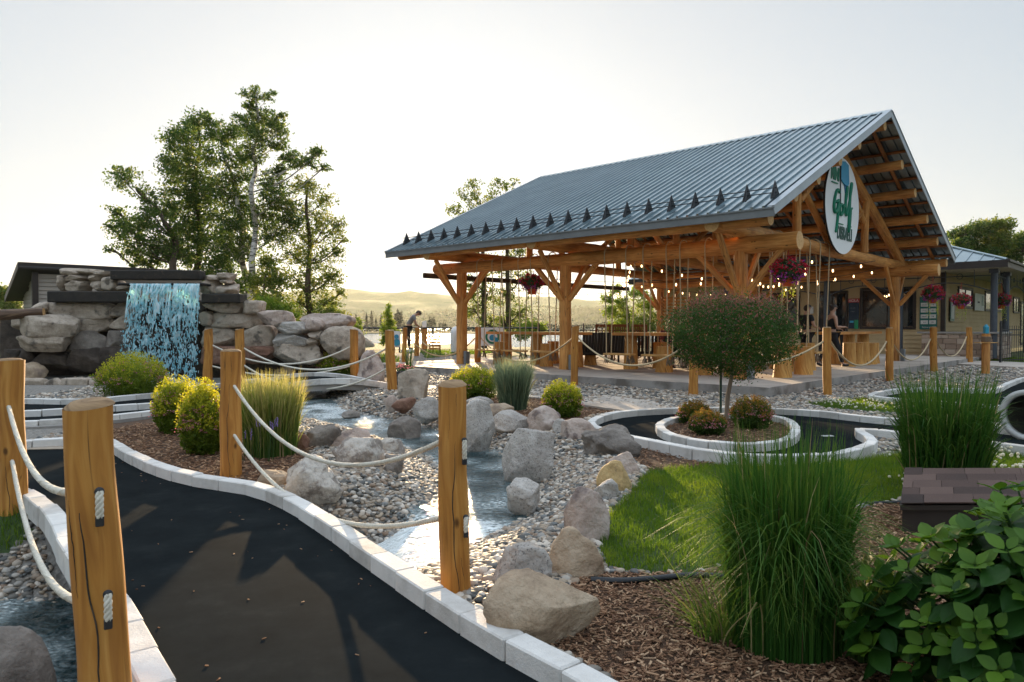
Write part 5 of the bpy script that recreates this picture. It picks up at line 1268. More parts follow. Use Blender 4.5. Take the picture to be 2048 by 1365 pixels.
for i, (a, b) in enumerate(((46, 92), (92, 126), (127, 180), (180, 205))): rock(a, b, 756, 771, 'rk_wall', 'pool edging stone, number %s from the left edge of the row by the grass'%('one', 'two', 'three', 'four')[i], boxy=4, planes=3, rough=.03, dr=.5, name='edging_stone', cat='stone')

M['oldlog'] = wood('old_log', (.05, .03, .02), (.12, .07, .045), (.2, .13, .08))
# ---- waterfall wall
D_W = 18.3
wall = thing('rock_wall', DP(300, 700, D_W)*1.0, 'high wall of stacked boulders carrying the waterfall', 'rock wall'); wall.location.z = 0
wl = wall.location.copy()
def wblock(x0, x1, y0, y1, mat='rk_wall', d=D_W, seed=None, rough=.06, planes=5, boxy=3.0, thick=.7):
    global rock_no; rock_no += 1; p, q = DP(x0, y1, d), DP(x1, y0, d); w = (q.x-p.x)*1.07; h = (q.z-p.z)*1.09
    mb = rock_mesh(w, thick, h, seed or rock_no*7+1, planes, rough, boxy, 3 if w < .8 else 4, 0.0)
    c = Vector(((p.x+q.x)/2, d+thick*.5-.1, p.z-h*.04))-wl
    o = mb.build('block', M[mat], wall); o.location = c; return o
top_l = [(119,153,536,550),(153,188,538,550),(188,223,543,553),(110,127,549,582),(119,171,549,562),(170,202,549,563),(128,176,560,583),(176,203,562,583),(202,237,554,583),(232,262,572,584)]
for b in top_l: wblock(*b, d=18.5)
for b in [(401,437,550,564),(434,464,546,558),(436,460,557,567),(398,430,562,588),(428,471,567,589)]: wblock(*b, d=18.5)
for b in [(61,96,604,627),(86,220,606,641),(220,263,607,634),(135,220,636,665),(218,264,630,664),(22,62,625,660)]: wblock(*b, planes=4)
wblock(32,138,630,678, d=17.6, planes=4, rough=.05, boxy=1); wblock(28,124,672,704, d=17.7)
for b in [(120,205,662,704),(200,262,662,700)]: wblock(*b, mat='rk_dark', d=18.2)
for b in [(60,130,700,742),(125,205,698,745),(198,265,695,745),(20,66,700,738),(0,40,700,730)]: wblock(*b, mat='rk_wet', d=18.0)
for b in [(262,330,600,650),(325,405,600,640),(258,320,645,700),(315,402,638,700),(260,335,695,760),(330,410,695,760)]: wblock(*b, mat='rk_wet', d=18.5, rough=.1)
for b in [(404,484,606,627),(480,522,602,629),(399,423,624,652),(418,518,626,656),(401,470,652,697),(464,546,652,698)]: wblock(*b, planes=4)
for b in [(400,480,694,730),(475,545,694,728)]: wblock(*b, mat='rk_red', d=18.0)
for b in [(514,580,622,653),(548,620,644,669),(545,614,666,693),(537,640,688,730),(610,645,636,662),(612,640,662,680),(612,634,678,694)]: wblock(*b, d=17.9, mat=('rk_wall', 'rk_pink', 'rk_grey')[b[0] % 3], planes=7)
wblock(600,702,628,668, d=18.2, planes=6, boxy=1, mat='rk_pink')
wblock(640,722,655,720, d=17.8, planes=6, boxy=1, mat='rk_wall')
mb = MB(); cw = [(0, 640), (60, 622), (100, 605), (490, 605), (525, 640), (640, 660), (720, 690), (720, 760), (0, 750)]
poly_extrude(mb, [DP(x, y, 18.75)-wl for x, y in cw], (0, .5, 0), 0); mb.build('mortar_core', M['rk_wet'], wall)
def beam(x0, x1, y0, y1, d, label, th=.5, mat='dark', tilt=0):
    p, q = DP(x0, y1, d), DP(x1, y0, d); c = (p+q)/2; mb = MB(); box(mb, Vector(), (q.x-p.x, th, q.z-p.z), (Vector((1, 0, tilt)), Vector((0, 1, 0)), Vector((-tilt, 0, 1))), 0, .02)
    o = mb.build('timber_beam', M[mat], loc=c+Vector((0, th/2-.05, 0))); return tag(o, label, 'beam')
beam(96, 262, 583, 605, 18.0, 'blackened ledge timber under the stones left of the waterfall')
beam(404, 481, 588, 606, 18.0, 'blackened ledge timber under the stones right of the waterfall')
beam(222, 400, 541, 560, 18.3, 'long dark timber lintel above the waterfall', .35)
beam(238, 404, 566, 571, 17.95, 'dark spill edge board the waterfall pours over', .9)
o = log('fallen_log', DP(-60, 630, 17.3), DP(88, 627, 17.8), .16, .11, mat='oldlog', parent=None); tag(o, 'brown weathered log lying on the rocks at the far left', 'log')
# waterfall: lace of falling water in three layers
def mat_fall():
    m, t, P, N, L = newmat('falling_water'); at = N.new('ShaderNodeAttribute'); at.attribute_name = 'var'
    L.new(ramp(N, L, at.outputs['Fac'], [(0, (.22, .55, .64)), (.4, (.46, .78, .85)), (.8, (.93, .98, .98))]), P.inputs['Base Color'])
    P.inputs['Roughness'].default_value = .12; P.inputs['Specular IOR Level'].default_value = .9
    tr = N.new('ShaderNodeBsdfTranslucent'); tr.inputs[0].default_value = (.35, .78, .88, 1); ms = N.new('ShaderNodeMixShader'); ms.inputs[0].default_value = .45
    L.new(P.outputs[0], ms.inputs[1]); L.new(tr.outputs[0], ms.inputs[2]); L.new(ms.outputs[0], N['Material Output'].inputs[0]); return m
M['fall'] = mat_fall()
wf = thing('waterfall', DP(333, 770, 17.7)*1.0, 'bright turquoise curtain of water pouring over the spill board', 'waterfall')
z_top, z_bot = DP(333, 568, 17.9).z, -.2; xa, xb = DP(264, 600, 17.9).x, DP(402, 600, 17.9).x
wfl = wf.location.copy(); mbw = MB(); rs = np.random.RandomState(3)
for layer in range(3):
    nxw, nzw = 300, 340; u = np.linspace(0, 1, nxw); w_ = np.linspace(0, 1, nzw); Uq, Wq = np.meshgrid(u, w_)
    X = xa+(xb-xa)*(Uq+.02*np.sin(Wq*6+layer)*Wq)+(Uq-.5)*.10*Wq; Zq = z_top-(z_top-z_bot)*Wq
    Yq = 17.93-.55*np.sqrt(Wq*.9+.002)*(.55+.13*layer)-.04*layer
    wob = .03*vnoise(X, Zq, 5, layer); n1 = vnoise(X+wob+layer*7, Zq*.17+.12*vnoise(X, Zq, 3, layer), 15+layer*3, layer+1); n2 = vnoise(X+wob, Zq*.30, 38, layer+9); n3 = vnoise(X, Zq, 6+layer, layer+4)
    rid = 1-np.abs(2*n1-1)
    sc = rid*.60+n2*.24+n3*.26
    th = .695+.115*np.clip(Wq*1.5-.1, 0, 1)+.04*np.clip(Wq-.6, 0, 1)-.16*np.exp(-Wq*9)
    kp = sc > th; ii = np.arange(X.size).reshape(X.shape); kq = kp[:-1, :-1] & kp[1:, 1:]
    Fq = np.stack([ii[1:, :-1], ii[1:, 1:], ii[:-1, 1:], ii[:-1, :-1]], -1)[kq]
    Yq = Yq-.05*(sc-th)-.02*(n2-.5)
    us = np.unique(Fq); rm = np.zeros(X.size, int); rm[us] = np.arange(len(us))
    Vq = np.stack([X-wfl.x, Yq-wfl.y, Zq-wfl.z], -1).reshape(-1, 3)[us]; mbw.add(Vq, rm[Fq], 0, None, np.clip((sc-th)*3.4+.5*vnoise(X, Zq, 30, 2)-.1, 0, 1).ravel()[us])
mbw.build('water_curtain', M['fall'], wf)['kind'] = 'stuff'
n = 1500; W1 = rs.rand(n)**.6; P = np.stack([xa-.06+(xb-xa+.12)*rs.rand(n), 17.93-.55*np.sqrt(W1)*(.4+.7*rs.rand(n))-.05, z_top-(z_top-z_bot)*W1], -1)-np.array(wfl)
k = np.where(W1 > .82); P[k, 1] -= rs.rand(len(k[0]))*.7; P[k, 0] += rs.randn(len(k[0]))*.15
mb = scatter(ico(1), P, np.stack([.006+.010*rs.rand(n)]*2+[.012+.03*rs.rand(n)], -1), rot_batch(n, rs, .1), None, '', rs.rand(n), rs)
o = mb.build('spray_drops', M['fall'], wf); o['kind'] = 'stuff'
n = 2600; A_ = rs.rand(n)*6.28; r_ = np.abs(rs.randn(n)); P = np.stack([(xa+xb)/2+.2+np.cos(A_)*r_*.75, 17.15+np.sin(A_)*r_*.32, -.2+.10*np.abs(rs.randn(n))*np.exp(-r_)], -1)-np.array(wfl)
mb = scatter(ico(1), P, (.012+.03*rs.rand(n, 1))*np.array([[1, 1, .6]]), rot_batch(n, rs, .3), None, '', .4+.6*rs.rand(n), rs); o = mb.build('foam', M['fall'], wf); o['kind'] = 'stuff'

# ================================================================== SHED BEHIND THE WATERFALL
s0 = Vector((-15.1, 22.0, 0)); sf = Vector((.745, .667, 0)).normalized(); sb = Vector((-sf.y, sf.x, 0)); SL_, SW_ = 5.5, 3.0
shed = thing('shed', s0, 'low tan sided shed with a dark mono pitch roof behind the waterfall rocks', 'shed')
M['sid2'] = pmat('shed_siding', [(.3, (.33, .28, .23)), (.7, (.40, .345, .29))], scale=1, rough=.7, bump=.05)
M['sid3'] = M['sid2']
def SP(f, b, z=0): return sf*f+sb*b+Z3*z
clapboard(SP(.45, .28), SP(SL_, .28), 0, 2.95, -sb, shed, mat='sid2', st=.13); clapboard(SP(.45, 2.6), SP(.45, .28), 0, 2.45, -sf, shed, mat='sid3', st=.13)
clapboard(SP(.45, 1.4), SP(.45, .28), 2.45, 2.8, -sf, shed, mat='sid3', st=.13)
mb = MB(); box(mb, SP(.43, .26, 1.5), (.17, .17, 3.0), (sf, sb, Z3), 0, .01); mb.build('corner_post', M['trimd'], shed)
mb = MB(); rd = (SP(0, SW_, 2.32)-SP(0, 0, 3.28)); ru = sf.cross(rd.normalized()); 
if ru.z < 0: ru = -ru
box(mb, SP(SL_/2, 0, 3.28)+rd/2-ru*.1, (SL_+.02, rd.length, .16), (sf, rd.normalized(), ru), 0, .01); mb.build('roof', flat('shed_roof', (.05, .045, .042), .6), shed)
mb = MB(); box(mb, SP(SL_/2, -.02, 3.17), (SL_+.06, .04, .2), (sf, sb, Z3), 0, .005); box(mb, SP(-.02, 0, 3.17)+rd/2, (.04, rd.length, .2), (sf, rd.normalized(), ru), 0, .005); mb.build('fascia', M['trimd'], shed)
# ================================================================== TREES
def tree(name, label, trunk, clumps, depth, nleaf, ls, leafmat='leaf', barkmat='bark', r0=.16, group=None, zb=.25, seed=0, dspread=.5, limb=True, up=False):
    """trunk: outline points (x, y) of the stem at that depth; clumps: (x, y, rx, ry) leaf masses round it"""
    rs = np.random.RandomState(seed); rr = random.Random(seed)
    b = DP(*trunk[0], depth); base = Vector((b.x, depth, zb)); t = thing(name, base, label, 'tree', group)
    T = smooth_line([DP(x, y, depth) for x, y in trunk], 2); T = [base-Z3*.3]+T[1:]
    T = [p-base+Vector((0, .25*math.sin(i*.7+seed), 0))*min(1, i/6) for i, p in enumerate(T)]
    m = len(T); mb = MB(); tube(mb, T, [r0*(1.15-.98*i/(m-1)) for i in range(m)], 10, jit=.15, seed=seed); mb.build('trunk', M[barkmat], t)
    bm = MB(); L = []; NL = []; VAR = []
    tot = sum(c[2]*c[3] for c in clumps)
    zt = T[-1].z
    for ci, (cx, cy, rx, ry) in enumerate(clumps):
        c = DP(cx, cy, depth)-base; c.y = rr.uniform(-1, 1)*dspread*max(rx, ry)*depth/FPX*1.6
        Rx, Rz = rx*depth/FPX, ry*depth/FPX; Ry = (Rx+Rz)/2*1.05
        # limb from the trunk below the clump
        tgt = c.z-abs(c.x)*.55-.3*Rz
        j = min(range(m), key=lambda i: abs(T[i].z-max(tgt, .6))+.4*abs(T[i].x-c.x)*0)
        a = T[j]; mid = a.lerp(c, .5)+Vector((0, 0, -.12*(c-a).length)); lr = max(.018, r0*(1.1-.95*j/(m-1))*.42)
        tube(bm, smooth_line([a, mid, c, c+Vector((c.x-a.x, 0, .6)).normalized()*Rz*.5], 2), lr*.62, 6, closed_caps=False) if (c-a).length > .2 and limb else None
        n = max(6, int(1.75*nleaf*rx*ry/tot)); ns = max(5, int(n/26)); 
        D_ = rs.randn(ns, 3); D_ /= np.linalg.norm(D_, axis=1, keepdims=True); S = D_*(rs.rand(ns, 1)**.42)*np.array([[Rx, Ry, Rz]])*1.02+np.array(c)
        for s in S[:: max(1, ns//14)]:
            p = Vector(s); tube(bm, [c.lerp(a, .15*rr.random()), c.lerp(p, .5)+Vector((0, 0, -.05)), p], [lr*.3, lr*.2, .006], 4, closed_caps=False)
        per = n//ns+1; P = np.repeat(S, per, 0); tw = np.repeat(rs.randn(ns, 3)*[[1, 1, .5 if not up else 1.2]], per, 0); tw /= np.linalg.norm(tw, axis=1, keepdims=True)
        sg = .21*min(Rx, Rz)+ls*1.5
        P = P+tw*rs.randn(len(P), 1)*sg*.8+rs.randn(len(P), 3)*sg*.38
        L.append(P); NL.append(rs.randn(len(P), 3)+[[0, 0, .4]]); VAR.append(np.clip(np.repeat(rs.rand(ns), per)*.6+.4*rs.rand(len(P)), 0, 1))
    P, Nn, va = np.concatenate(L), np.concatenate(NL), np.concatenate(VAR)
    v, f = quads(P, Nn, ls*.86*(.6+.8*rs.rand(len(P))), rs, .62); mb = MB(); mb.add(v, f, 0, None, np.repeat(va, 4), False); mb.build('crown', M[leafmat], t)
    if bm.ch: bm.build('branches', M[barkmat], t)
    return t
GL_ = 'tall poplars and birches behind the waterfall'
tree('poplar_tree', 'leftmost poplar with a limb leaning out to the left', [(351,600),(351,533),(347,490),(340,452),(318,425),(296,400),(270,375)],
     [(253,345,22,16),(262,365,30,22),(282,385,25,20),(232,424,22,16),(245,445,30,18),(268,462,40,28),(312,413,36,26),(300,440,35,25),(300,490,52,32),(262,505,32,20),(340,510,50,30),(225,455,14,9),(330,455,40,30),(290,525,45,14),(232,500,14,10)], 31, 6000, .062, group=GL_, seed=1)
tree('poplar_tree', 'broad dense dark poplar left of the white birch', [(397,620),(396,540),(396,440),(392,360),(395,290),(400,240)],
     [(377,247,30,22),(358,262,20,14),(408,240,25,18),(425,262,25,20),(352,288,28,20),(391,290,42,32),(352,340,30,30),(392,340,52,36),(340,318,12,14),(368,392,48,34),(420,385,45,35),(345,420,26,20),(400,430,52,36),(362,462,42,28),(410,480,52,36),(375,510,45,28),(440,520,40,26),(420,555,45,25),(345,490,25,20)], 33, 13500, .066, group=GL_, seed=2)
tree('birch_tree', 'leaning twin stemmed birch between the dark poplar and the tall birch', [(498,640),(497,600),(488,540),(486,476),(482,440),(478,400),(466,360),(450,310),(438,280)],
     [(428,245,22,14),(440,275,30,22),(470,262,26,20),(462,305,34,26),(430,320,24,24),(478,352,36,30),(450,385,38,32),(480,405,34,30),(455,435,42,34),(485,455,35,30),(458,495,48,38),(500,500,26,25),(440,540,42,30),(470,575,35,18)], 32, 9500, .064, barkmat='birch', group=GL_, seed=3, r0=.15)
tree('birch_tree', 'tallest white stemmed birch in the middle of the group', [(510,640),(509,601),(508,540),(507,476),(507,406),(505,357),(509,320),(512,294),(514,240),(517,185)],
     [(508,190,22,14),(545,183,9,6),(533,196,14,9),(514,222,26,18),(498,212,12,10),(545,240,26,16),(560,262,22,18),(552,285,22,14),(493,255,26,22),(480,235,14,10),(530,282,34,22),(500,310,30,22),(565,232,12,8),(616,325,30,12),(640,308,18,12),(648,332,14,7),(628,300,10,7),(577,311,24,14),(590,330,20,10),(549,340,30,14),(540,372,28,22),(560,400,32,24),(572,440,36,28),(520,430,30,28),(540,470,30,25),(500,560,30,18)], 31, 10500, .060, barkmat='birch', group=GL_, seed=4, r0=.15)
tree('poplar_tree', 'airy sunlit poplar at the right of the waterfall group', [(619,680),(619,631),(618,560),(617,480),(616,420),(612,370)],
     [(600,368,28,20),(632,378,26,20),(582,404,28,24),(619,424,38,26),(655,402,24,18),(672,450,20,20),(640,462,38,28),(598,470,32,26),(668,505,24,20),(630,518,44,28),(584,511,34,26),(665,555,24,22),(635,564,42,28),(586,557,34,26),(655,605,38,20),(602,605,42,24),(680,585,12,14),(625,640,50,18),(685,480,10,10)], 32, 11000, .058, 'leaf_m', group=GL_, seed=5) if False else None
M['leaf_m'] = pmat('leaf_sunlit', [(.15, (.05, .09, .018)), (.5, (.11, .16, .03)), (.9, (.24, .24, .05))], scale=.6, varw=.75, rough=.5, bump=0, translucent=.45, spec=.14)
tree('poplar_tree', 'airy sunlit poplar at the right of the waterfall group', [(619,680),(619,631),(618,560),(617,480),(616,420),(612,370)],
     [(600,368,28,20),(632,378,26,20),(582,404,28,24),(619,424,38,26),(655,402,24,18),(672,450,20,20),(640,462,38,28),(598,470,32,26),(668,505,24,20),(630,518,44,28),(584,511,34,26),(665,555,24,22),(635,564,42,28),(586,557,34,26),(655,605,38,20),(602,605,42,24),(680,585,12,14),(625,640,50,18),(685,480,10,10)], 32, 8200, .058, 'leaf_m', group=GL_, seed=5)
tree('young_tree', 'short bushy young tree behind the rocks right of the white birch', [(532,660),(532,600),(532,540)], [(530,525,24,22),(552,560,30,24),(520,565,24,22),(545,600,36,22),(530,640,36,18)], 30, 3600, .06, 'leaf_m', r0=.07, seed=6)
tree('leafy_shrub', 'bright green shrub behind the right end of the rock wall', [(549,660),(549,630)], [(545,612,24,16),(570,625,24,20),(528,625,18,14),(556,640,34,16),(520,600,8,8)], 26, 4200, .04, 'leaf_y', r0=.05, seed=7)
tree('leafy_shrub', 'green shrub behind the big pitted boulder', [(670,670),(670,640)], [(660,625,26,14),(684,640,20,16),(650,645,26,16),(692,655,12,18)], 26, 3200, .04, 'leaf_m', r0=.05, seed=8)
tree('young_tree', 'narrow bright young tree by the lake fence left of the bending man', [(777,700),(777,650),(777,612)], [(777,616,5,8),(776,632,9,10),(778,648,14,10),(776,662,18,9),(778,676,17,9),(764,684,8,6),(790,664,8,5)], 28, 2300, .035, 'leaf_y', r0=.035, seed=9, up=True)
tree('young_tree', 'thin wispy sapling by the lake fence', [(717,690),(717,650)], [(717,642,6,8),(716,656,9,9),(719,672,8,9)], 28, 500, .035, 'leaf_y', r0=.025, seed=10)
tree('poplar_tree', 'left tall tree rising behind the left part of the pavilion roof', [(968,720),(968,600),(966,480),(960,400)], [(948,372,20,12),(930,392,20,14),(915,425,18,16),(955,405,26,20),(940,435,30,20),(965,470,36,26),(940,500,30,22),(975,530,34,24),(950,560,30,22),(975,590,34,22),(950,622,36,22),(980,650,30,18),(925,455,16,12),(940,590,16,16)], 36, 4200, .062, 'leaf_m', seed=11, group='trees behind the pavilion')
tree('poplar_tree', 'right tall tree rising behind the left part of the pavilion roof', [(1018,720),(1016,600),(1014,480),(1010,400)], [(990,365,14,9),(1012,372,20,12),(1030,368,10,8),(995,392,24,16),(1025,400,22,16),(1010,430,30,20),(1040,430,20,14),(1015,470,34,26),(1040,500,26,22),(1010,530,34,24),(1040,560,26,22),(1010,590,34,22),(1040,625,28,20),(1010,650,34,20)], 37, 4200, .062, 'leaf_m', seed=12, group='trees behind the pavilion')
tree('young_tree', 'loose yellow green tree at the lake seen under the pavilion roof', [(1262,720),(1258,640),(1250,590)], [(1232,580,16,10),(1216,595,14,12),(1240,605,22,14),(1220,625,16,14),(1250,632,26,18),(1232,655,22,16),(1280,585,24,16),(1290,610,22,18),(1265,660,30,18)], 34, 5200, .05, 'leaf_y', r0=.06, seed=13)
tree('leafy_shrub', 'green bush beside the rear log post under the pavilion roof', [(1290,720),(1290,670)], [(1280,655,26,22),(1300,640,22,18),(1262,672,20,14)], 33, 3000, .045, 'leaf_m', r0=.05, seed=14)
tree('leafy_shrub', 'light green bush behind the long bar table by the fence', [(1065,720),(1065,670)], [(1060,655,22,16),(1080,662,18,14),(1045,668,16,14)], 33, 2400, .045, 'leaf_y', r0=.05, seed=15)
for i, (cl, tr, lb) in enumerate([([(1925,470,22,14),(1945,462,24,16),(1920,490,20,14),(1950,490,30,18),(1960,508,26,14)], 1940, 'dense green tree behind the club house roof'),
     ([(1975,455,20,12),(1995,450,22,12),(2010,468,22,16),(1985,478,26,16),(2005,495,26,16),(1980,505,24,14)], 1992, 'tall airy tree above the club house roof'),
     ([(2035,488,18,12),(2055,480,22,18),(2040,510,24,16),(2075,500,24,22)], 2048, 'tree cut by the right edge above the club house roof')]):
    tree('background_tree', lb, [(tr,640),(tr,560),(tr,470)], cl, 58, 5200, .10, ('leaf', 'leaf_m', 'leaf')[i], seed=20+i, zb=0, group='trees behind the club house')
tree('background_tree', 'dark tree far behind the shed at the left edge', [(14,650),(14,600)], [(8,580,18,8),(30,592,22,10),(2,600,20,14),(20,612,26,12),(-30,590,30,20)], 60, 3000, .12, 'leaf_m', seed=30, zb=0)
# far shore conifers and broadleaf trees across the lake
M['far'] = pmat('far_foliage', [(.3, (.025, .035, .018)), (.7, (.06, .07, .035))], scale=.3, rough=1, bump=0)
def far_conifer(px, ytop, ybase, y, seed, label, wide=.36):
    rs = np.random.RandomState(seed); b = DP(px, ybase, y); h = DP(px, ytop, y).z-b.z; t = thing('far_conifer', b, label, 'tree', 'dark trees across the lake')
    n = 900; T_ = rs.rand(n)**.8; A_ = rs.rand(n)*6.28; r = h*wide*.5*(1-T_)*(.55+.6*rs.rand(n))*(.75+.35*np.sin(T_*46)); P = np.stack([np.cos(A_)*r, np.sin(A_)*r, h*(.06+.94*T_)], -1)
    v, f = quads(P, rs.randn(n, 3), h*.030, rs); mb = MB(); mb.add(v, f, 0, None, .5, False); mb.build('crown', M['far'], t)
    mb = MB(); tube(mb, [(0, 0, -2), (0, 0, h*.9)], [h*.02, h*.005], 5); mb.build('trunk', M['bark'], t)
def far_round(px, ytop, ybase, y, seed, label, w):
    rs = np.random.RandomState(seed); b = DP(px, ybase, y); h = DP(px, ytop, y).z-b.z; W = w*y/FPX; t = thing('far_tree', b, label, 'tree', 'dark trees across the lake')
    n = 1100; D_ = rs.randn(n, 3); D_ /= np.linalg.norm(D_, axis=1, keepdims=True); P = D_*(rs.rand(n, 1)**.4)*[[W, W, h*.5]]*(1+.25*np.sin(D_[:, :1]*7+seed)); P[:, 2] += h*.5
    v, f = quads(P, rs.randn(n, 3), h*.045, rs); mb = MB(); mb.add(v, f, 0, None, .5, False); mb.build('crown', M['far'], t)
    mb = MB(); tube(mb, [(0, 0, -2), (0, 0, h*.5)], h*.03, 5); mb.build('trunk', M['bark'], t)
FL = [(712,628,'first from the left'),(722,636,'second from the left, low'),(733,626,'tall, left part of the row'),(743,622,'tallest of the left group'),(752,634,'just right of the tallest'),(762,630,'left of the narrow young tree'),(800,633,'just left of the bending man'),(808,640,'lowest, beside the man')]
for i, (x, y, l) in enumerate(FL): far_conifer(x, y, 657, 300+i*4, 100+i, 'dark conifer across the lake, '+l, .42)
for i, (x, y, w, l) in enumerate([(700,630,7,'at the left end of the far row'),(771,640,9,'behind the narrow young tree'),(797,620,8,'tall and rounded, left of the bending man'),(863,634,10,'rounded, right of the bending man'),(885,645,12,'low and wide by the far pavilion post'),(850,646,9,'low, above the fence right of the man')]): far_round(x, y, 657, 305+i*3, 120+i, 'far dark tree across the lake, '+l, w)
rs = np.random.RandomState(9); n = 16000; X = rs.uniform(-190, 420, n); wv = .5+.5*np.sin(X*.05)+.4*np.sin(X*.13+1); P = np.stack([X, 330+rs.rand(n)*40+X*.08, -1.8+rs.rand(n)**.8*(2.2+2.4*np.clip(wv, 0, 1.4))], -1)
v, f = quads(P, rs.randn(n, 3), .55, rs); mb = MB(); mb.add(v, f, 0, None, .5, False); tag(mb.build('far_wood', M['far']), 'hazy belt of woods along the far shore of the lake', 'woods', kind='stuff')
mb = MB(); V = [(-200, 318, -1.72), (-40, 292, -1.72), (60, 300, -1.72), (430, 330, -1.72), (460, 480, -1.72), (-260, 480, -1.72)]; poly_extrude(mb, [Vector(p) for p in V], (0, 0, .45), 0); tag(mb.build('far_shore', M['field']), kind='structure')
rs = np.random.RandomState(10); n = 26000; X = rs.uniform(-1100, 1500, n); Yh = rs.uniform(1060, 1500, n); P = np.stack([X, Yh, -4+(Yh-1050)*.085+rs.rand(n)*9], -1)
v, f = quads(P, rs.randn(n, 3)*[[1, 1, .3]], 5.0, rs); mb = MB(); mb.add(v, f, 0, None, .5, False); tag(mb.build('hill_forest', M['leaf_far']), 'forest covering the foot of the hills beyond the lake', 'forest', kind='stuff')

# ================================================================== SHRUBS AND GRASS CLUMPS
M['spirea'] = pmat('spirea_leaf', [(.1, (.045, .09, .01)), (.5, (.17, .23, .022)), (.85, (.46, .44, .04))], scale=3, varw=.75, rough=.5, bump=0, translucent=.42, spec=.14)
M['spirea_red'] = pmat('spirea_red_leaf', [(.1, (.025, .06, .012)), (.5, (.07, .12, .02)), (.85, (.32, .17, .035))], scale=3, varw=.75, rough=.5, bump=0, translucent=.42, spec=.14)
M['pinkf'] = pmat('pink_flower', [(.3, (.42, .13, .16)), (.7, (.60, .28, .28))], scale=9, rough=.7, bump=0, translucent=.3)
def shrub(x0, x1, yt, yb, label, n=6000, ls=.014, mat='spirea', flowers=.025, seed=0, z=0.0, h=None):
    n = int(n*1.7); rs = np.random.RandomState(seed+300); g = G((x0+x1)/2, yb, z); w = (x1-x0)*g.y/FPX; yc = g.y+w*.42; base = DP((x0+x1)/2, 700, yc); base.z = z
    h = DP((x0+x1)/2, yt, yc).z-z; w *= yc/g.y; t = thing('flowering_shrub', base, label, 'shrub', 'low flowering shrubs in the beds')
    D_ = rs.randn(n, 3); D_ /= np.linalg.norm(D_, axis=1, keepdims=True); n = len(D_)
    ph = rs.rand(3)*9; lump = 1+.13*np.sin(D_[:, 0]*5+ph[0])*np.sin(D_[:, 1]*5+ph[1])+.09*np.sin(D_[:, 0]*13+ph[2])*np.sin(D_[:, 2]*11+ph[0])
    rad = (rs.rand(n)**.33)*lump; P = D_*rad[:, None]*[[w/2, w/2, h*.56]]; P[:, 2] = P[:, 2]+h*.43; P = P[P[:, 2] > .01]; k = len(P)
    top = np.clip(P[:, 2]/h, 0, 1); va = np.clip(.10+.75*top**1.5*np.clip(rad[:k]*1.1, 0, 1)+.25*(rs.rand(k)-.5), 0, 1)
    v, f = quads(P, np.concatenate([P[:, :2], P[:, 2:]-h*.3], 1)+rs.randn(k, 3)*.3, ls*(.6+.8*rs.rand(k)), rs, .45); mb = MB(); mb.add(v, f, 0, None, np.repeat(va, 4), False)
    # shoots sticking out of the surface
    ns = int(n*.02); D2 = rs.randn(ns, 3); D2 /= np.linalg.norm(D2, axis=1, keepdims=True); D2[:, 2] = np.abs(D2[:, 2]); S0 = D2*[[w/2, w/2, h*.6]]*.9; S0[:, 2] += h*.38
    tt = np.linspace(0, 1, 9); Q = (S0[:, None]+ (D2*[[.6, .6, .9]]+[[0, 0, .55]])[:, None]*tt[None, :, None]*h*.16).reshape(-1, 3)+rs.randn(ns*9, 3)*ls*.5
    v, f = quads(Q, rs.randn(len(Q), 3), ls*.9, rs, .4); mb.add(v, f, 0, None, np.repeat(np.clip(.6+.5*rs.rand(len(Q)), 0, 1), 4), False); mb.build('foliage', M[mat], t)
    st = MB()
    for k in range(14): a = k*.45*2; tube(st, [(0, 0, -.05), (math.cos(a)*w*.2, math.sin(a)*w*.2, h*.4), (math.cos(a)*w*.36, math.sin(a)*w*.36, h*.7)], [.01, .007, .003], 4, closed_caps=False)
    st.build('stems', M['bark'], t)
    if flowers:
        nf = int(n*flowers*.35); D3 = rs.randn(nf, 3); D3 /= np.linalg.norm(D3, axis=1, keepdims=True); D3[:, 2] = np.abs(D3[:, 2])*.9; C = D3*[[w/2, w/2, h*.6]]*1.0; C[:, 2] += h*.36
        Q = np.repeat(C, 9, 0)+rs.randn(nf*9, 3)*[[ls*1.3, ls*1.3, ls*.5]]; v, f = quads(Q, rs.randn(len(Q), 3)*.5+[[0, 0, 1]], ls*.55, rs, .9); mb = MB(); mb.add(v, f, 0, None, .5, False); o = mb.build('flowers', M['pinkf'], t); o['kind'] = 'stuff'
    return t
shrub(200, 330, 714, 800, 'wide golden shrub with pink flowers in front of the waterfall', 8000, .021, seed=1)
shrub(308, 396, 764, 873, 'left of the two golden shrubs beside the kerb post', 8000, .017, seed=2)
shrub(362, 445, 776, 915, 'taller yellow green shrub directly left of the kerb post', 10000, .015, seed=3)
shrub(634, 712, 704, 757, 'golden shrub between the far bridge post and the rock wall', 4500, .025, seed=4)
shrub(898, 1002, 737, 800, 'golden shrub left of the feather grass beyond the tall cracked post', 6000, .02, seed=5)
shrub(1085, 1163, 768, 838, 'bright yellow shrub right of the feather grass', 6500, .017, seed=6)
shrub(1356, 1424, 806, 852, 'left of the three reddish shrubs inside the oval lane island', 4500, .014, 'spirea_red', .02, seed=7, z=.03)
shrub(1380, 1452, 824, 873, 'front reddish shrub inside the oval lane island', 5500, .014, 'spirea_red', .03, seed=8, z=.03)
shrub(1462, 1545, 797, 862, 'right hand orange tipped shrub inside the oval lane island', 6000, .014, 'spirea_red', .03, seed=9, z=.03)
M['reed'] = pmat('reed_grass', [(.0, (.014, .055, .010)), (.5, (.04, .115, .018)), (1, (.14, .20, .035))], scale=2, varw=.7, rough=.5, bump=0, translucent=.35, spec=.14)
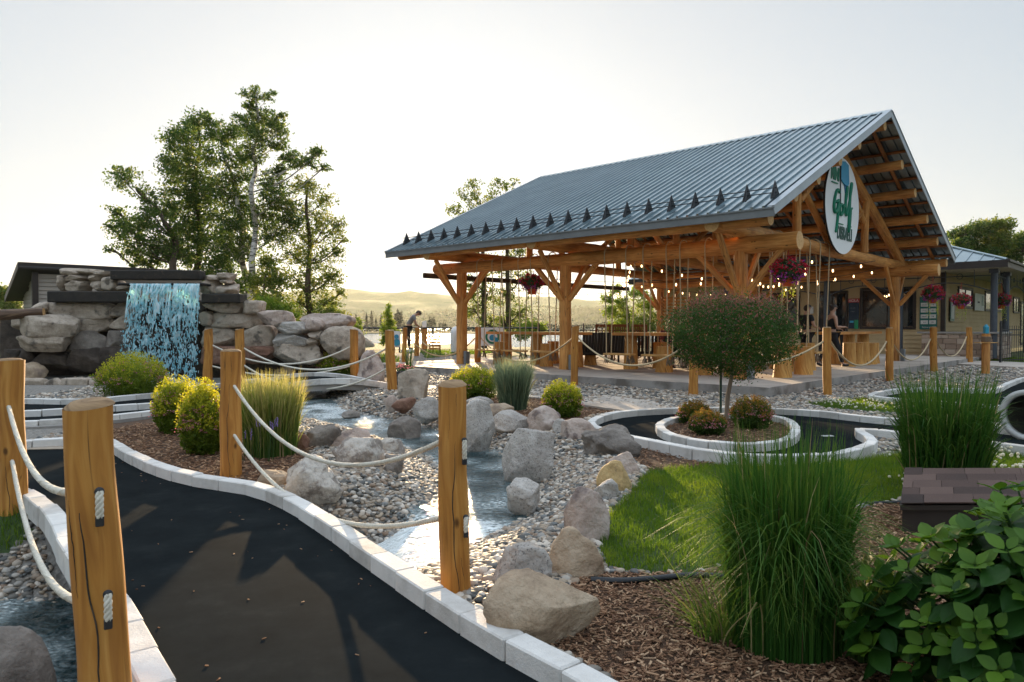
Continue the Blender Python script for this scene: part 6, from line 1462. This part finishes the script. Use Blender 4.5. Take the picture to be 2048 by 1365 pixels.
M['reed_y'] = pmat('reed_grass_gold', [(.0, (.025, .075, .012)), (.5, (.08, .15, .028)), (.8, (.22, .25, .06)), (1, (.46, .41, .17))], scale=2, varw=.8, rough=.5, bump=0, translucent=.45, spec=.14)
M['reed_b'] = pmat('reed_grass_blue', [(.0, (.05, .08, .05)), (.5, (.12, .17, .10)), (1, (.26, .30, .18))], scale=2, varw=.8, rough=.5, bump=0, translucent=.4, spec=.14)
M['straw'] = pmat('dry_straw', [(.2, (.22, .17, .08)), (.8, (.42, .34, .17))], scale=4, varw=.6, rough=.7, bump=0, translucent=.4, spec=.14)
def tuft(x0, x1, yt, yb, label, n, w, mat='reed', seed=0, droop=.55, spread=.5, r=.3, name='ornamental_grass', low=.25, tipgold=.0, z=0):
    rs = np.random.RandomState(seed+500); g = G((x0+x1)/2, yb, z); W = (x1-x0)*g.y/FPX; yc = g.y+W*r*.8; base = DP((x0+x1)/2, 700, yc); base.z = z
    H = DP((x0+x1)/2, yt, yc).z-z; W *= yc/g.y; t = thing(name, base, label, 'grass clump', 'tall ornamental grass clumps')
    A_ = rs.rand(n)*2*np.pi; rb = np.sqrt(rs.rand(n))*W*r; X, Y = np.cos(A_)*rb, np.sin(A_)*rb
    L = H*(.55+.5*rs.rand(n)**.7); k = rs.rand(n) < low; L[k] *= .35+.45*rs.rand(k.sum()); B_ = A_+rs.randn(n)*.7; lean = spread*W*(rb/(W*r))**.5*(.35+.8*rs.rand(n)); dr = droop*rs.rand(n)**1.6
    seg = 7; V = []; pa = A_+rs.randn(n)*.9
    for q in range(seg+1):
        s = q/seg; ww = w*(1-s**3*.95)*(.6+.8*((np.arange(n)*7919) % 97)/97); o_ = lean*s**1.7+dr*L*.35*s**4; zz = L*(s-.5*dr*s**4)
        cx_, cy_ = X+np.cos(B_)*o_, Y+np.sin(B_)*o_; dx, dy = -np.sin(pa+s*.8)*ww/2, np.cos(pa+s*.8)*ww/2
        V.append(np.stack([cx_-dx, cy_-dy, zz], -1)); V.append(np.stack([cx_+dx, cy_+dy, zz], -1))
    V = np.stack(V, 1); b0 = np.arange(n)*(2*seg+2); F_ = np.concatenate([np.stack([b0+2*q, b0+2*q+1, b0+2*q+3, b0+2*q+2], -1) for q in range(seg)])
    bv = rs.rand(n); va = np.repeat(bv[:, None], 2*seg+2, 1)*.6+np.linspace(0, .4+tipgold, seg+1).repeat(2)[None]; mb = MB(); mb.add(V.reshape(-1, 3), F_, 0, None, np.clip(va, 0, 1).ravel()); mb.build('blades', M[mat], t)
    n2_ = max(16, n//60); k2 = rs.choice(n, n2_, replace=False); mb = MB(); mb.add(V[k2].reshape(-1, 3)*[1.04, 1.04, 1.02], F_.reshape(seg, n, 4)[:, :n2_].reshape(-1, 4), 0, None, rs.rand(n2_).repeat(2*seg+2)); mb.build('straw_blades', M['straw'], t); return t
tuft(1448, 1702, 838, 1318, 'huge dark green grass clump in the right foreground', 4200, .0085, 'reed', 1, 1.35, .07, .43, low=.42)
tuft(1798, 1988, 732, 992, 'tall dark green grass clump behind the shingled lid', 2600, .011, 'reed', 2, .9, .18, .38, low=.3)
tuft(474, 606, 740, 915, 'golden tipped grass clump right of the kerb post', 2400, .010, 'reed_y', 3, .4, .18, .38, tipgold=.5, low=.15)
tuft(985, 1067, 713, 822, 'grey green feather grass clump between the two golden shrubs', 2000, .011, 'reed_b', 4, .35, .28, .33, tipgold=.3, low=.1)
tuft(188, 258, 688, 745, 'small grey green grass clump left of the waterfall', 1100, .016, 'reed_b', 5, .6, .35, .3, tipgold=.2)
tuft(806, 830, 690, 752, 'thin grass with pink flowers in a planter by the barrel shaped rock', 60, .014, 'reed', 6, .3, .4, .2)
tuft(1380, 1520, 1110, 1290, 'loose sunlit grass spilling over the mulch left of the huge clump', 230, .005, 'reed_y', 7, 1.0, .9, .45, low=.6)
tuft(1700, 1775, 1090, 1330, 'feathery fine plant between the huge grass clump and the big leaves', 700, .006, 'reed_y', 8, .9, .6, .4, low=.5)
# lavender spikes by the grass clump
t = thing('lavender', G(512, 925), 'pale purple flower spikes at the foot of the golden grass clump', 'flower'); mb = MB(); fb = MB(); rr = random.Random(3)
for k in range(14):
    x, y = rr.uniform(-.16, .16), rr.uniform(-.06, .1); h = rr.uniform(.22, .42); q = Vector((x*1.3, y, h)); tube(mb, [(x, y, 0), q], [.003, .002], 4, closed_caps=False)
    for j in range(7): box(fb, q-Z3*(j*.011)+Vector((rr.uniform(-.006, .006), rr.uniform(-.006, .006), 0)), (.010, .010, .009), None, 0, .003)
mb.build('stems', M['leaf_d'], t); o = fb.build('flower_spikes', pmat('lavender_purple', [(.3, (.18, .12, .34)), (.7, (.30, .22, .48))], rough=.8, bump=0), t); o['kind'] = 'stuff'

# round clipped tree on the island
cb_ = G(1452, 838, .03); tt_ = thing('clipped_tree', Vector((cb_.x, cb_.y, .03)), 'small standard tree with a round clipped crown on the lane island', 'tree')
rs = np.random.RandomState(77); cc = DP(1463, 668, cb_.y)-tt_.location; RX, RZ = 120*cb_.y/FPX, 80*cb_.y/FPX
n = 34000; D_ = rs.randn(n, 3); D_ /= np.linalg.norm(D_, axis=1, keepdims=True); lump = 1.03+.10*np.sin(D_[:, 0]*6+1)*np.sin(D_[:, 2]*5)+.07*np.sin(D_[:, 0]*15)*np.sin(D_[:, 2]*13+2)
rad = (.35+.65*rs.rand(n)**.35)*lump*(1+.10*np.abs(rs.randn(n))*(rs.rand(n) < .3)); P = D_*rad[:, None]*[[RX, RX, RZ]]+np.array(cc)
tw = rs.randn(n, 3)*.02; P += tw; topn = np.clip((P[:, 2]-cc.z)/RZ, -1, 1); va = np.clip(.3*rs.rand(n)+.25+.0*topn, 0, .55)
red = rs.rand(n) < np.clip((topn-.15)*.75, .07, .55)*(rad > .8); va = np.where(red, .8+.2*rs.rand(n), va)
M['clip'] = pmat('clipped_leaf', [(.1, (.015, .045, .010)), (.45, (.045, .10, .02)), (.66, (.075, .085, .03)), (.85, (.27, .11, .08))], scale=3, varw=.92, rough=.5, bump=0, translucent=.35, spec=.14)
v, f = quads(P, D_+rs.randn(n, 3)*.6, .0165*(.6+.8*rs.rand(n)), rs, .5); mb = MB(); mb.add(v, f, 0, None, np.repeat(va, 4), False); mb.build('crown', M['clip'], tt_)
mb = MB(); tube(mb, [(0, 0, -.1), (.02, 0, .3), (.08, 0, .62), (.06, 0, 1.0), Vector(cc)], [.032, .029, .027, .03, .022], 10, jit=.2, seed=4)
for k in range(26):
    d = Vector(D_[k])*.8; q = cc+Vector((d.x*RX, d.y*RX, d.z*RZ)); tube(mb, [Vector((.06, 0, .95)), Vector((.06, 0, 1.05)).lerp(q, .45), q], [.018, .010, .003], 4, closed_caps=False)
mb.build('trunk', pmat('bark_pale', [(.3, (.16, .11, .075)), (.7, (.32, .24, .17))], scale=9, stretch=(1, 1, .3), rough=.9, bump=.6, bdist=.02), tt_)
sk = G(1441, 833, .03); mb = MB(); box(mb, (0, 0, .62), (.03, .03, 1.3), None, 0, .003); tag(mb.build('tree_stake', flat('stake_green', (.01, .05, .04), .4), loc=Vector((sk.x, sk.y, .03))), 'dark green metal stake beside the trunk of the round clipped tree', 'stake')

# ---- hydrangea in the lower right corner
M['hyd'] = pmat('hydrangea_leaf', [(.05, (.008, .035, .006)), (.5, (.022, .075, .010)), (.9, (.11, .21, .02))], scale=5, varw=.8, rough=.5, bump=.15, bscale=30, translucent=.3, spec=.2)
hy = thing('hydrangea', Vector((1.98, 2.5, 0)), 'big leaved dark green hydrangea bush filling the lower right corner', 'shrub')
rs = np.random.RandomState(31); lb = []; prof = [(0, 0), (.10, .16), (.28, .30), (.5, .34), (.72, .25), (.88, .12), (1.0, 0)]
LV = []; 
for x, w in prof: LV += [(x, -w, -.16*x*x+.05*abs(w)*2), (x, -w*.5, -.16*x*x+.01), (x, 0, -.16*x*x-.03), (x, w*.5, -.16*x*x+.01), (x, w, -.16*x*x+.05*abs(w)*2)]
LV = np.array(LV); LF = np.array([(i*5+j, i*5+j+1, (i+1)*5+j+1, (i+1)*5+j) for i in range(len(prof)-1) for j in range(4)])
stems = MB(); mb = MB(); cnt = 0
for k in range(230):
    d = Vector(rs.randn(3)); d.z = abs(d.z)*.9; d.normalize(); lum = 1+.14*math.sin(d.x*6+1)*math.sin(d.y*5); rd_ = .86+.16*rs.rand(); tip = Vector((d.x*.70*lum*rd_, d.y*.55*lum*rd_, .12+d.z*.60*lum*rd_))
    tube(stems, [Vector((tip.x*.15, tip.y*.15, 0)), tip*.6, tip], [.008, .006, .004], 5, closed_caps=False)
    axd = (d+Vector((0, 0, .9))).normalized()
    for lev in range(3):
        for j in range(2 if lev else 4):
            ang = j*math.pi*(1 if lev else .5)+lev*1.57+rs.rand()*.5; s_, t_ = basis(axd); out = (s_*math.cos(ang)+t_*math.sin(ang)); L_ = (.06 if lev == 0 else .11)*(.75+.5*rs.rand()); e = .75 if lev == 0 else .05-.2*lev*rs.rand()
            xa_ = (out+axd*e).normalized(); ya_ = axd.cross(xa_).normalized(); za_ = xa_.cross(ya_); c = tip-axd*.055*lev+out*.008
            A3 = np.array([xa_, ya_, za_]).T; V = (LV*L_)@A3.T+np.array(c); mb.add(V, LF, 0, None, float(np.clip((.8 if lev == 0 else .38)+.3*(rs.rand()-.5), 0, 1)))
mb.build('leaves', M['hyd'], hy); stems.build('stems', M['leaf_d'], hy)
# ================================================================== SHINGLED LID, PIPE, PAD, EDGING
M['shingle'] = pmat('brown_shingle', [(.2, (.035, .022, .018)), (.5, (.075, .045, .036)), (.8, (.12, .075, .06))], scale=3, varw=.7, rough=.95, bump=.8, bscale=220, bdist=.004)
lid = thing('utility_cover', G(1802, 1076), 'low dark box with a brown shingled lid at the right edge', 'cover')
f0 = DP(1802, 1008, 4.40)-lid.location; zf = f0.z; mb = MB(); rr = random.Random(2); WL, DL = 1.35, .62; sl_ = Vector((0, DL, .085)).normalized(); nn = Vector((1, 0, 0)).cross(sl_)
skew = .36
for r_ in range(5):
    u = -rr.uniform(0, .2)
    while u < WL:
        w = rr.uniform(.16, .34); a, b = max(0, u), min(WL, u+w)
        if b-a > .03: v0 = DL*r_/5; c = f0+Vector(((a+b)/2+skew*(v0+DL/10)/DL, v0+DL/10, .085*(v0+DL/10)/DL+.006+.005*rr.random())); box(mb, c, (b-a-.003, (Vector((skew, DL, .085)).length)/5+.012, .007), (Vector((1, 0, 0)), (Vector((skew, DL, .085)).normalized()+nn*.02), nn), 0, 0, rr.random())
        u += w
mb.build('shingles', M['shingle'], lid)
mb = MB(); P4 = [f0+Vector((0, .01, -.012)), f0+Vector((WL, .01, -.012)), f0+Vector((WL+skew, DL, .07)), f0+Vector((skew, DL, .07))]
poly_extrude(mb, P4, (0, 0, -.03), 0); mb.build('lid_edge', M['trimd'], lid)
mb = MB(); zz = -.05; P5 = [Vector((f0.x+.03, f0.y+.04, zz)), Vector((f0.x+WL-.03, f0.y+.04, zz)), Vector((f0.x+WL+skew-.04, f0.y+DL-.03, zz)), Vector((f0.x+skew+.02, f0.y+DL-.03, zz))]
poly_extrude(mb, P5, (0, 0, f0.z-.045-zz), 0); mb.build('box_side', M['trimd'], lid)
# concrete pipe obstacle
pc = DP(2064, 835, 8.15); pc.z = .26; pipe = thing('pipe_obstacle', Vector((pc.x, pc.y, 0)), 'pale round pipe tunnel standing over the lane at the right edge', 'pipe')
ax = Vector((.86, .51, 0)).normalized(); s_ = Vector((ax.y, -ax.x, 0)); mb = MB(); n = 36; V = []; F_ = []
for (r_, y_) in ((.285, 0), (.285, 1.3), (.235, 1.3), (.235, 0)):
    for k in range(n): a = 2*math.pi*k/n; V.append(s_*math.cos(a)*r_+Z3*(math.sin(a)*r_+.29)+ax*(y_-.1))
for i in range(4):
    for k in range(n): F_.append((i*n+k, i*n+(k+1) % n, ((i+1) % 4)*n+(k+1) % n, ((i+1) % 4)*n+k))
mb.add(V, np.array(F_[:2*n]+F_[3*n:]), 0, None, .5); mb.add(V, np.array(F_[2*n:3*n]), 1, None, .5); mb.build('pipe', [M['kerb'], M['dark']], pipe); mb = MB()  # inner faces coloured dark to stand in for shade inside the pipe
V = []
for (r_, y_) in ((.292, -.02), (.292, .05), (.232, .05), (.232, -.02)):
    for k in range(n): a = 2*math.pi*k/n; V.append(s_*math.cos(a)*r_+Z3*(math.sin(a)*r_+.29)+ax*(y_-.1))
mb.add(V, np.array(F_), 0, None, .5); mb.build('rim', flat('pipe_rim', (.5, .5, .48)), pipe)
# tee mats and cups
def pad(px, py, w, d, label, mat, ang=0.0, z=.016, name='tee_mat', cat='tee mat'):
    g = G(px, py, z); mb = MB(); c, s = math.cos(ang), math.sin(ang); box(mb, (0, 0, .004), (w, d, .009), (Vector((c, s, 0)), Vector((-s, c, 0)), Z3), 0, .003); tag(mb.build(name, mat, loc=g), label, cat)
pad(95, 897, .38, .17, 'pale rectangular tee plate on the dark path at the left', flat('tee_plate', (.34, .27, .2)), .1)
pad(1655, 873, .13, .07, 'small white tee marker on the oval lane', flat('tee_white', (.5, .5, .48)), .2)
pad(2018, 796, .16, .10, 'small white marker on the upper right lane', M['tee_white'] if 'tee_white' in M else flat('tee_white', (.5, .5, .48)), .2)
mb = MB(); e = smooth_line(GL([(1182,1159),(1240,1163),(1310,1158),(1380,1150),(1430,1152),(1500,1158)], .02), 2); tube(mb, [p-e[0] for p in e], .017, 8); tag(mb.build('lawn_edging', flat('black_edging', (.012, .013, .015), .4), loc=e[0]), 'black plastic pipe edging between the lawn and the mulch', 'edging')
mb = MB(); e = smooth_line(GL([(1700,1008),(1760,1006),(1820,1004)], .01), 2); tube(mb, [p-e[0] for p in e], .012, 8); tag(mb.build('lawn_edging', M['iron'], loc=e[0]), 'thin black edging strip left of the shingled lid', 'edging')
# planter pot by the barrel rock
g = G(806, 775); t = thing('planter', g, 'dark grey planter pot with pink flowers beside the barrel shaped rock', 'planter'); mb = MB(); lathe(mb, [(.0, 0), (.12, 0), (.17, .34), (.18, .36), (.15, .36), (.14, .3)], 18); mb.build('pot', flat('pot_slate', (.05, .06, .075)), t)
rs = np.random.RandomState(4); P = rs.randn(240, 3)*[[.09, .09, .04]]+[[0, 0, .40]]; v, f = quads(P, rs.randn(240, 3), .022, rs); mb = MB(); mb.add(v, f, 0, None, np.repeat(rs.rand(240), 4), False); mb.build('foliage', M['leaf_d'], t)
P = rs.randn(110, 3)*[[.09, .09, .03]]+[[0, 0, .44]]; v, f = quads(P, rs.randn(110, 3), .02, rs); mb = MB(); mb.add(v, f, 0, None, .5, False); mb.build('flowers', M['pinkf'], t)
# painted boards by the fence and white obstacle
def pboard(px0, px1, y0, y1, depth, label, name='panel', extra=None, zb=None):
    p, q = DP(px0, y1, depth), DP(px1, y0, depth); t = thing(name, Vector(((p.x+q.x)/2, depth, p.z)), label, 'board'); w, h = q.x-p.x, q.z-p.z
    mb = MB(); box(mb, (0, 0, h/2), (w, .03, h), None, 0, .006); mb.build('board', M['signw'], t)
    for s in (-1, 1): mb = MB(); box(mb, (s*w*.4, .03, h*.3), (.05, .05, h*1.3), None, 0); mb.build('leg', M['iron'], t)
    return t, w, h
t, w, h = pboard(962, 1008, 656, 692, 26.5, 'white painted board with a green ring left of the long bar table', 'painted_board')
def disc(t, x, z, r, mat, name, y=-.03, sx=1): mb = MB(); poly_extrude(mb, [Vector((x+math.cos(a)*r*sx, y, z+math.sin(a)*r)) for a in np.linspace(0, 2*math.pi, 28, endpoint=False)], (0, -.012, 0), 0); mb.build(name, mat, t)
disc(t, 0, h*.5, h*.40, M['green'], 'ring'); disc(t, 0, h*.5, h*.28, M['signw'], 'ring_centre', -.045); disc(t, 0, h*.45, h*.17, M['flag'], 'emblem', -.06)
t, w, h = pboard(787, 800, 663, 695, 26.0, 'white painted board with a blue snowman shape by the lake fence', 'painted_board')
disc(t, 0, h*.30, h*.22, M['cyan'], 'lower_shape'); disc(t, 0, h*.66, h*.14, M['flag'], 'upper_shape', -.045)
b = DP(911, 690, 28); t = thing('white_obstacle', Vector((b.x, b.y, .25)), 'white bottle shaped golf obstacle left of the far front post', 'obstacle'); mb = MB(); lathe(mb, [(.16, 0), (.2, .3), (.19, .6), (.22, .8), (.12, 1.0), (0, 1.05)], 16); mb.build('body', M['signw'], t); mb = MB(); lathe(mb, [(.24, 0), (.24, .06), (0, .06)], 16); mb.build('base', M['concrete'], t)
g = DP(849, 698, 31); t = thing('lake_marker', Vector((g.x, g.y, .28)), 'log post with a small white sign by the lake fence', 'marker post'); mb = MB(); tube(mb, [(0, 0, 0), (0, 0, .95)], .13, 12, 0, 1, jit=.1); mb.build('post', [M['log'], M['logend']], t); mb = MB(); box(mb, (0, -.02, 1.12), (.18, .03, .26), None, 0, .004); mb.build('sign', M['signw'], t)
g = DP(874, 700, 30); mb = MB(); [box(mb, (0, 0, .08+k*.13), (.5, .04, .09), None, 0, .005) for k in range(5)]; [box(mb, (s*.22, .03, .38), (.06, .05, .76), None, 0) for s in (-1, 1)]; t = thing('rail_gate', Vector((g.x-.1, g.y, .28)), 'short slatted wooden rail beside the lake marker post', 'rail'); mb.build('slats', M['log'], t)
g = DP(818, 700, 28.6); mb = MB(); box(mb, (0, 0, .1), (.55, .5, .2), None, 0, .01); tag(mb.build('stone_step', M['signw'], loc=Vector((g.x, g.y-.1, .2))), 'white block the bending man stands on', 'step')

# ================================================================== PEOPLE
def skinmat(n, c): return pmat(n, [(.3, tuple(x*.9 for x in c)), (.7, c)], scale=8, rough=.6, bump=0)
M['skin'] = skinmat('skin', (.46, .27, .19)); M['hair_d'] = flat('hair_dark', (.03, .02, .015)); M['cl_black'] = flat('cloth_black', (.015, .015, .018), .9); M['cl_grey'] = flat('cloth_grey', (.20, .21, .23), .9); M['cl_red'] = flat('cloth_red', (.14, .03, .03), .9); M['shoe'] = flat('shoe_black', (.02, .02, .02))
def skin(name, chain, mat, parent, root=0, sub=2):
    """chain: list of (points with radius, parent index) -> one continuous surface"""
    me = bpy.data.meshes.new(name); V = [c[0] for c in chain]; E = [(c[2], i) for i, c in enumerate(chain) if c[2] is not None]
    me.from_pydata([tuple(v) for v in V], E, []); o = bpy.data.objects.new(name, me); COL.objects.link(o); o.parent = parent
    md = o.modifiers.new('skin', 'SKIN'); md.use_smooth_shade = True; sv = me.skin_vertices
    if not sv: bpy.context.view_layer.objects.active = o; 
    for i, c in enumerate(chain):
        r = c[1]; me.skin_vertices[0].data[i].radius = (r, r) if np.isscalar(r) else r; me.skin_vertices[0].data[i].use_root = (i == root)
    s = o.modifiers.new('sub', 'SUBSURF'); s.levels = sub; s.render_levels = sub; me.materials.append(M[mat])
    dg = bpy.context.evaluated_depsgraph_get(); nm = bpy.data.meshes.new_from_object(o.evaluated_get(dg)); nm.name = name
    for p in nm.polygons: p.use_smooth = True
    o.modifiers.clear(); o.data = nm
    if not nm.materials: nm.materials.append(M[mat])
    return o
def person(loc, rz, label, J, shirt='cl_black', pants='cl_black', sleeve=.5, hair='short', scale=1.0):
    """J: joint positions in metres, x right, y forward (the way they face), z up"""
    t = thing('person', loc, label, 'person', None, rz); t.scale = (scale,)*3; j = {k: Vector(v) for k, v in J.items()}
    nk = j['neck']; hd = j['head']; pv = j['pelvis']; ch = j['chest']; hdir = (hd-nk).normalized()
    B = [(pv, (.15, .11), None), (pv.lerp(ch, .45), (.13, .095), 0), (ch, (.16, .11), 1), (nk-hdir*.02, .062, 2), (nk+hdir*.06, .055, 3), (hd-hdir*.03, (.070, .082), 4), (hd+hdir*.055, (.078, .092), 5), (hd+hdir*.11, (.055, .065), 6)]
    for s in ('l', 'r'):
        i = len(B); B.append((j['sh_'+s], .062, 2)); B.append((j['sh_'+s].lerp(j['el_'+s], .5), .050, i)); B.append((j['el_'+s], .040, i+1)); B.append((j['el_'+s].lerp(j['wr_'+s], .4), .038, i+2)); B.append((j['wr_'+s], .026, i+3))
        d = (j['wr_'+s]-j['el_'+s]).normalized(); pl = j['wr_'+s]+d*.06; B.append((pl, (.036, .02), i+4)); si, up_ = basis(d); hi = len(B)-1
        for q, (o_, L_) in enumerate(((-.026, .075), (-.009, .085), (.009, .08), (.026, .065))): B.append((pl+d*.03+si*o_, .009, hi)); B.append((pl+d*(.03+L_*.55)+si*o_-up_*.012, .008, len(B)-1)); B.append((pl+d*(.03+L_*.85)+si*o_-up_*.035, .007, len(B)-1))
        B.append((pl-d*.01-si*.04, .010, hi)); B.append((pl+d*.03-si*.055, .008, len(B)-1))
    for s in ('l', 'r'):
        i = len(B); B.append((j['hp_'+s], .085, 0)); B.append((j['kn_'+s], .056, i)); B.append((j['kn_'+s].lerp(j['an_'+s], .35), .055, i+1)); B.append((j['an_'+s], .036, i+2)); B.append((j['to_'+s], .030, i+3))
    skin('body', B, 'skin', t, sub=1)
    T = [(pv+Vector((0, 0, .03)), (.165, .125), None), (pv.lerp(ch, .45), (.15, .11), 0), (ch, (.178, .125), 1), (nk-hdir*.03, .085, 2)]
    for s in ('l', 'r'):
        i = len(T); T.append((j['sh_'+s], .080, 2)); e = j['sh_'+s].lerp(j['el_'+s], sleeve) if sleeve else None
        if e is not None: T.append((e, .064, i))
    skin('shirt', T, shirt, t, sub=1)
    Pn = [(pv+Vector((0, 0, .02)), (.170, .128), None)]
    for s in ('l', 'r'):
        i = len(Pn); Pn.append((j['hp_'+s], .105, 0)); Pn.append((j['kn_'+s], .075, i)); Pn.append((j['an_'+s]+(j['kn_'+s]-j['an_'+s])*.08, .058, i+1))
    skin('trousers', Pn, pants, t, sub=1)
    for s in ('l', 'r'): a, b = j['an_'+s], j['to_'+s]; d = (b-a); skin('shoe', [(a-Vector((0, 0, .02))-d*.15, .045, None), (a.lerp(b, .6)-Vector((0, 0, .02)), .042, 0), (b+d*.1, .034, 1)], 'shoe', t, sub=1)
    # face: nose, eyes, mouth, ears
    fw = Vector(J.get('face', (0, 1, 0))).normalized(); sx = fw.cross(hdir).normalized(); mb = MB()
    fb = MB(); tube(fb, [hd+hdir*.055+fw*.082, hd+hdir*.02+fw*.105, hd+hdir*.012+fw*.085], [.008, .014, .01], 6)
    fb.build('nose', M['skin'], t)
    for s in (-1, 1): fb = MB(); tube(fb, [hd+hdir*.05+sx*s*.082-fw*.01, hd+hdir*.0+sx*s*.085-fw*.01], [.018, .012], 6); fb.build('ear', M['skin'], t)
    for s in (-1, 1): lathe(mb, [(0, -.008), (.009, 0), (0, .008)], 8, hd+hdir*.05+fw*.083+sx*s*.03)
    mb.build('eyes', M['hair_d'], t); mb = MB(); box(mb, hd-hdir*.025+fw*.083, (.045, .012, .010), (sx, fw, hdir), 0, .003); mb.build('mouth', M['petal_r'], t)
    v, f = _ico[3]; hv = v*np.array([.092, .105, .10]); A3 = np.array([sx, fw, hdir]).T; k = (v[:, 2] > .05) | (v[:, 1] < -.25); cv = (hv*1.04)@A3.T+np.array(hd+hdir*.045-fw*.008); ff = f[k[f].all(1)]
    mb = MB(); mb.add(cv, ff, 0, None, .5); 
    if hair == 'bun': lathe(mb, [(0, -.05), (.04, -.03), (.05, 0), (.04, .03), (0, .05)], 12, hd+hdir*.10-fw*.10)
    mb.build('hair', M['hair_d'], t); return t
def stand(lean=0, arms=None, legs=None, head=None, h=1.70):
    J = dict(pelvis=(0, 0, .93), chest=(0, .02, 1.30), neck=(0, .02, 1.46), head=(0, .05, 1.59), sh_l=(-.18, .01, 1.38), sh_r=(.18, .01, 1.38), el_l=(-.24, -.01, 1.10), el_r=(.24, -.01, 1.10), wr_l=(-.24, .12, .90), wr_r=(.24, .12, .90),
             hp_l=(-.09, 0, .88), hp_r=(.09, 0, .88), kn_l=(-.10, .03, .49), kn_r=(.10, .03, .49), an_l=(-.10, 0, .08), an_r=(.10, 0, .08), to_l=(-.12, .15, .05), to_r=(.12, .15, .05), face=(0, 1, 0))
    for d in (arms, legs, head):
        if d: J.update(d)
    return J
# bending man in a grey shirt (faces right)
g = DP(822, 702, 28.6)
person(Vector((g.x-.06, g.y-.1, .37)), R(-78), 'man in a grey shirt bending forward by the lake fence, head down', stand(head=dict(pelvis=(0, -.06, .92), chest=(0, .13, 1.24), neck=(0, .24, 1.37), head=(0, .35, 1.43), sh_l=(-.19, .17, 1.31), sh_r=(.19, .17, 1.31), el_l=(-.22, .26, 1.03), el_r=(.22, .26, 1.03), wr_l=(-.10, .42, .88), wr_r=(.10, .42, .88), hp_l=(-.09, -.05, .87), hp_r=(.09, -.05, .87), kn_l=(-.10, -.0, .48), kn_r=(.10, -.02, .48), face=(0, .55, -.85))), 'cl_grey', 'cl_black', .55, scale=1.0)
# server with a drink, dark shirt
g = DP(1611, 733, 20.0); person(Vector((g.x, g.y, SLZ)), R(-70), 'dark haired server in a black shirt holding a tray of drinks', stand(arms=dict(el_l=(-.25, .06, 1.12), wr_l=(-.14, .28, 1.06), el_r=(.25, .06, 1.12), wr_r=(.14, .30, 1.08))), 'cl_black', 'cl_black', .55, scale=1.0)
mb = MB(); g2 = DP(1627, 655, 19.9); lathe(mb, [(0, 0), (.15, 0), (.16, .015), (0, .012)], 18); tag(mb.build('tray', flat('tray_wood', (.35, .18, .06)), loc=g2), 'round tray carried by the server in black', 'tray')
# woman in a tank top, striding, glass in hand
g = DP(1662, 733, 19.8); person(Vector((g.x, g.y, SLZ)), R(-85), 'woman in a dark tank top and black trousers holding a drink, stepping forward', stand(arms=dict(el_r=(.24, .02, 1.10), wr_r=(.16, .26, 1.10), el_l=(-.25, .0, 1.12), wr_l=(-.12, .24, 1.06)), legs=dict(hp_l=(-.09, 0, .86), kn_l=(-.10, -.10, .48), an_l=(-.10, -.35, .12), to_l=(-.10, -.20, .04), kn_r=(.10, .16, .50), an_r=(.10, .28, .08), to_r=(.11, .44, .06))), 'cl_black', 'cl_black', 0, 'bun')
mb = MB(); lathe(mb, [(0, 0), (.03, 0), (.038, .12), (.035, .12), (.028, .01), (0, .01)], 14); g3 = DP(1671, 655, 19.7); tag(mb.build('drink_glass', flat('amber_drink', (.45, .16, .05), .15), loc=g3), 'amber drink held by the woman in the tank top', 'glass')
# seated person in red
g = DP(1337, 700, 19.3); person(Vector((g.x, g.y, SLZ)), R(-160), 'person in a dark red shirt seated left of the round clipped tree', stand(head=dict(pelvis=(0, -.1, .50), chest=(0, -.05, .86), neck=(0, -.02, 1.02), head=(0, .02, 1.15), sh_l=(-.19, -.04, .95), sh_r=(.19, -.04, .95), el_l=(-.27, .06, .70), el_r=(.27, .06, .70), wr_l=(-.14, .26, .62), wr_r=(.14, .26, .62), hp_l=(-.1, 0, .50), hp_r=(.1, 0, .50), kn_l=(-.13, .38, .50), kn_r=(.13, .38, .50), an_l=(-.13, .40, .09), an_r=(.13, .40, .09), to_l=(-.14, .55, .05), to_r=(.14, .55, .05))), 'cl_red', 'cl_black', .9)

# ================================================================== HAZE
hz_m = bpy.data.materials.new('haze_air'); hz_m.use_nodes = True; nt = hz_m.node_tree; nt.nodes.remove(nt.nodes['Principled BSDF'])
pv_ = nt.nodes.new('ShaderNodeVolumePrincipled'); pv_.inputs['Density'].default_value = .00011; pv_.inputs['Color'].default_value = (.90, .93, .86, 1); pv_.inputs['Anisotropy'].default_value = .45; nt.links.new(pv_.outputs[0], nt.nodes['Material Output'].inputs['Volume'])
mb = MB(); box(mb, (0, 4450, 70), (9800, 9300, 168), None, 0); hzo = mb.build('haze', hz_m); tag(hzo, 'thin warm evening haze over the lake and hills', 'haze', kind='stuff')
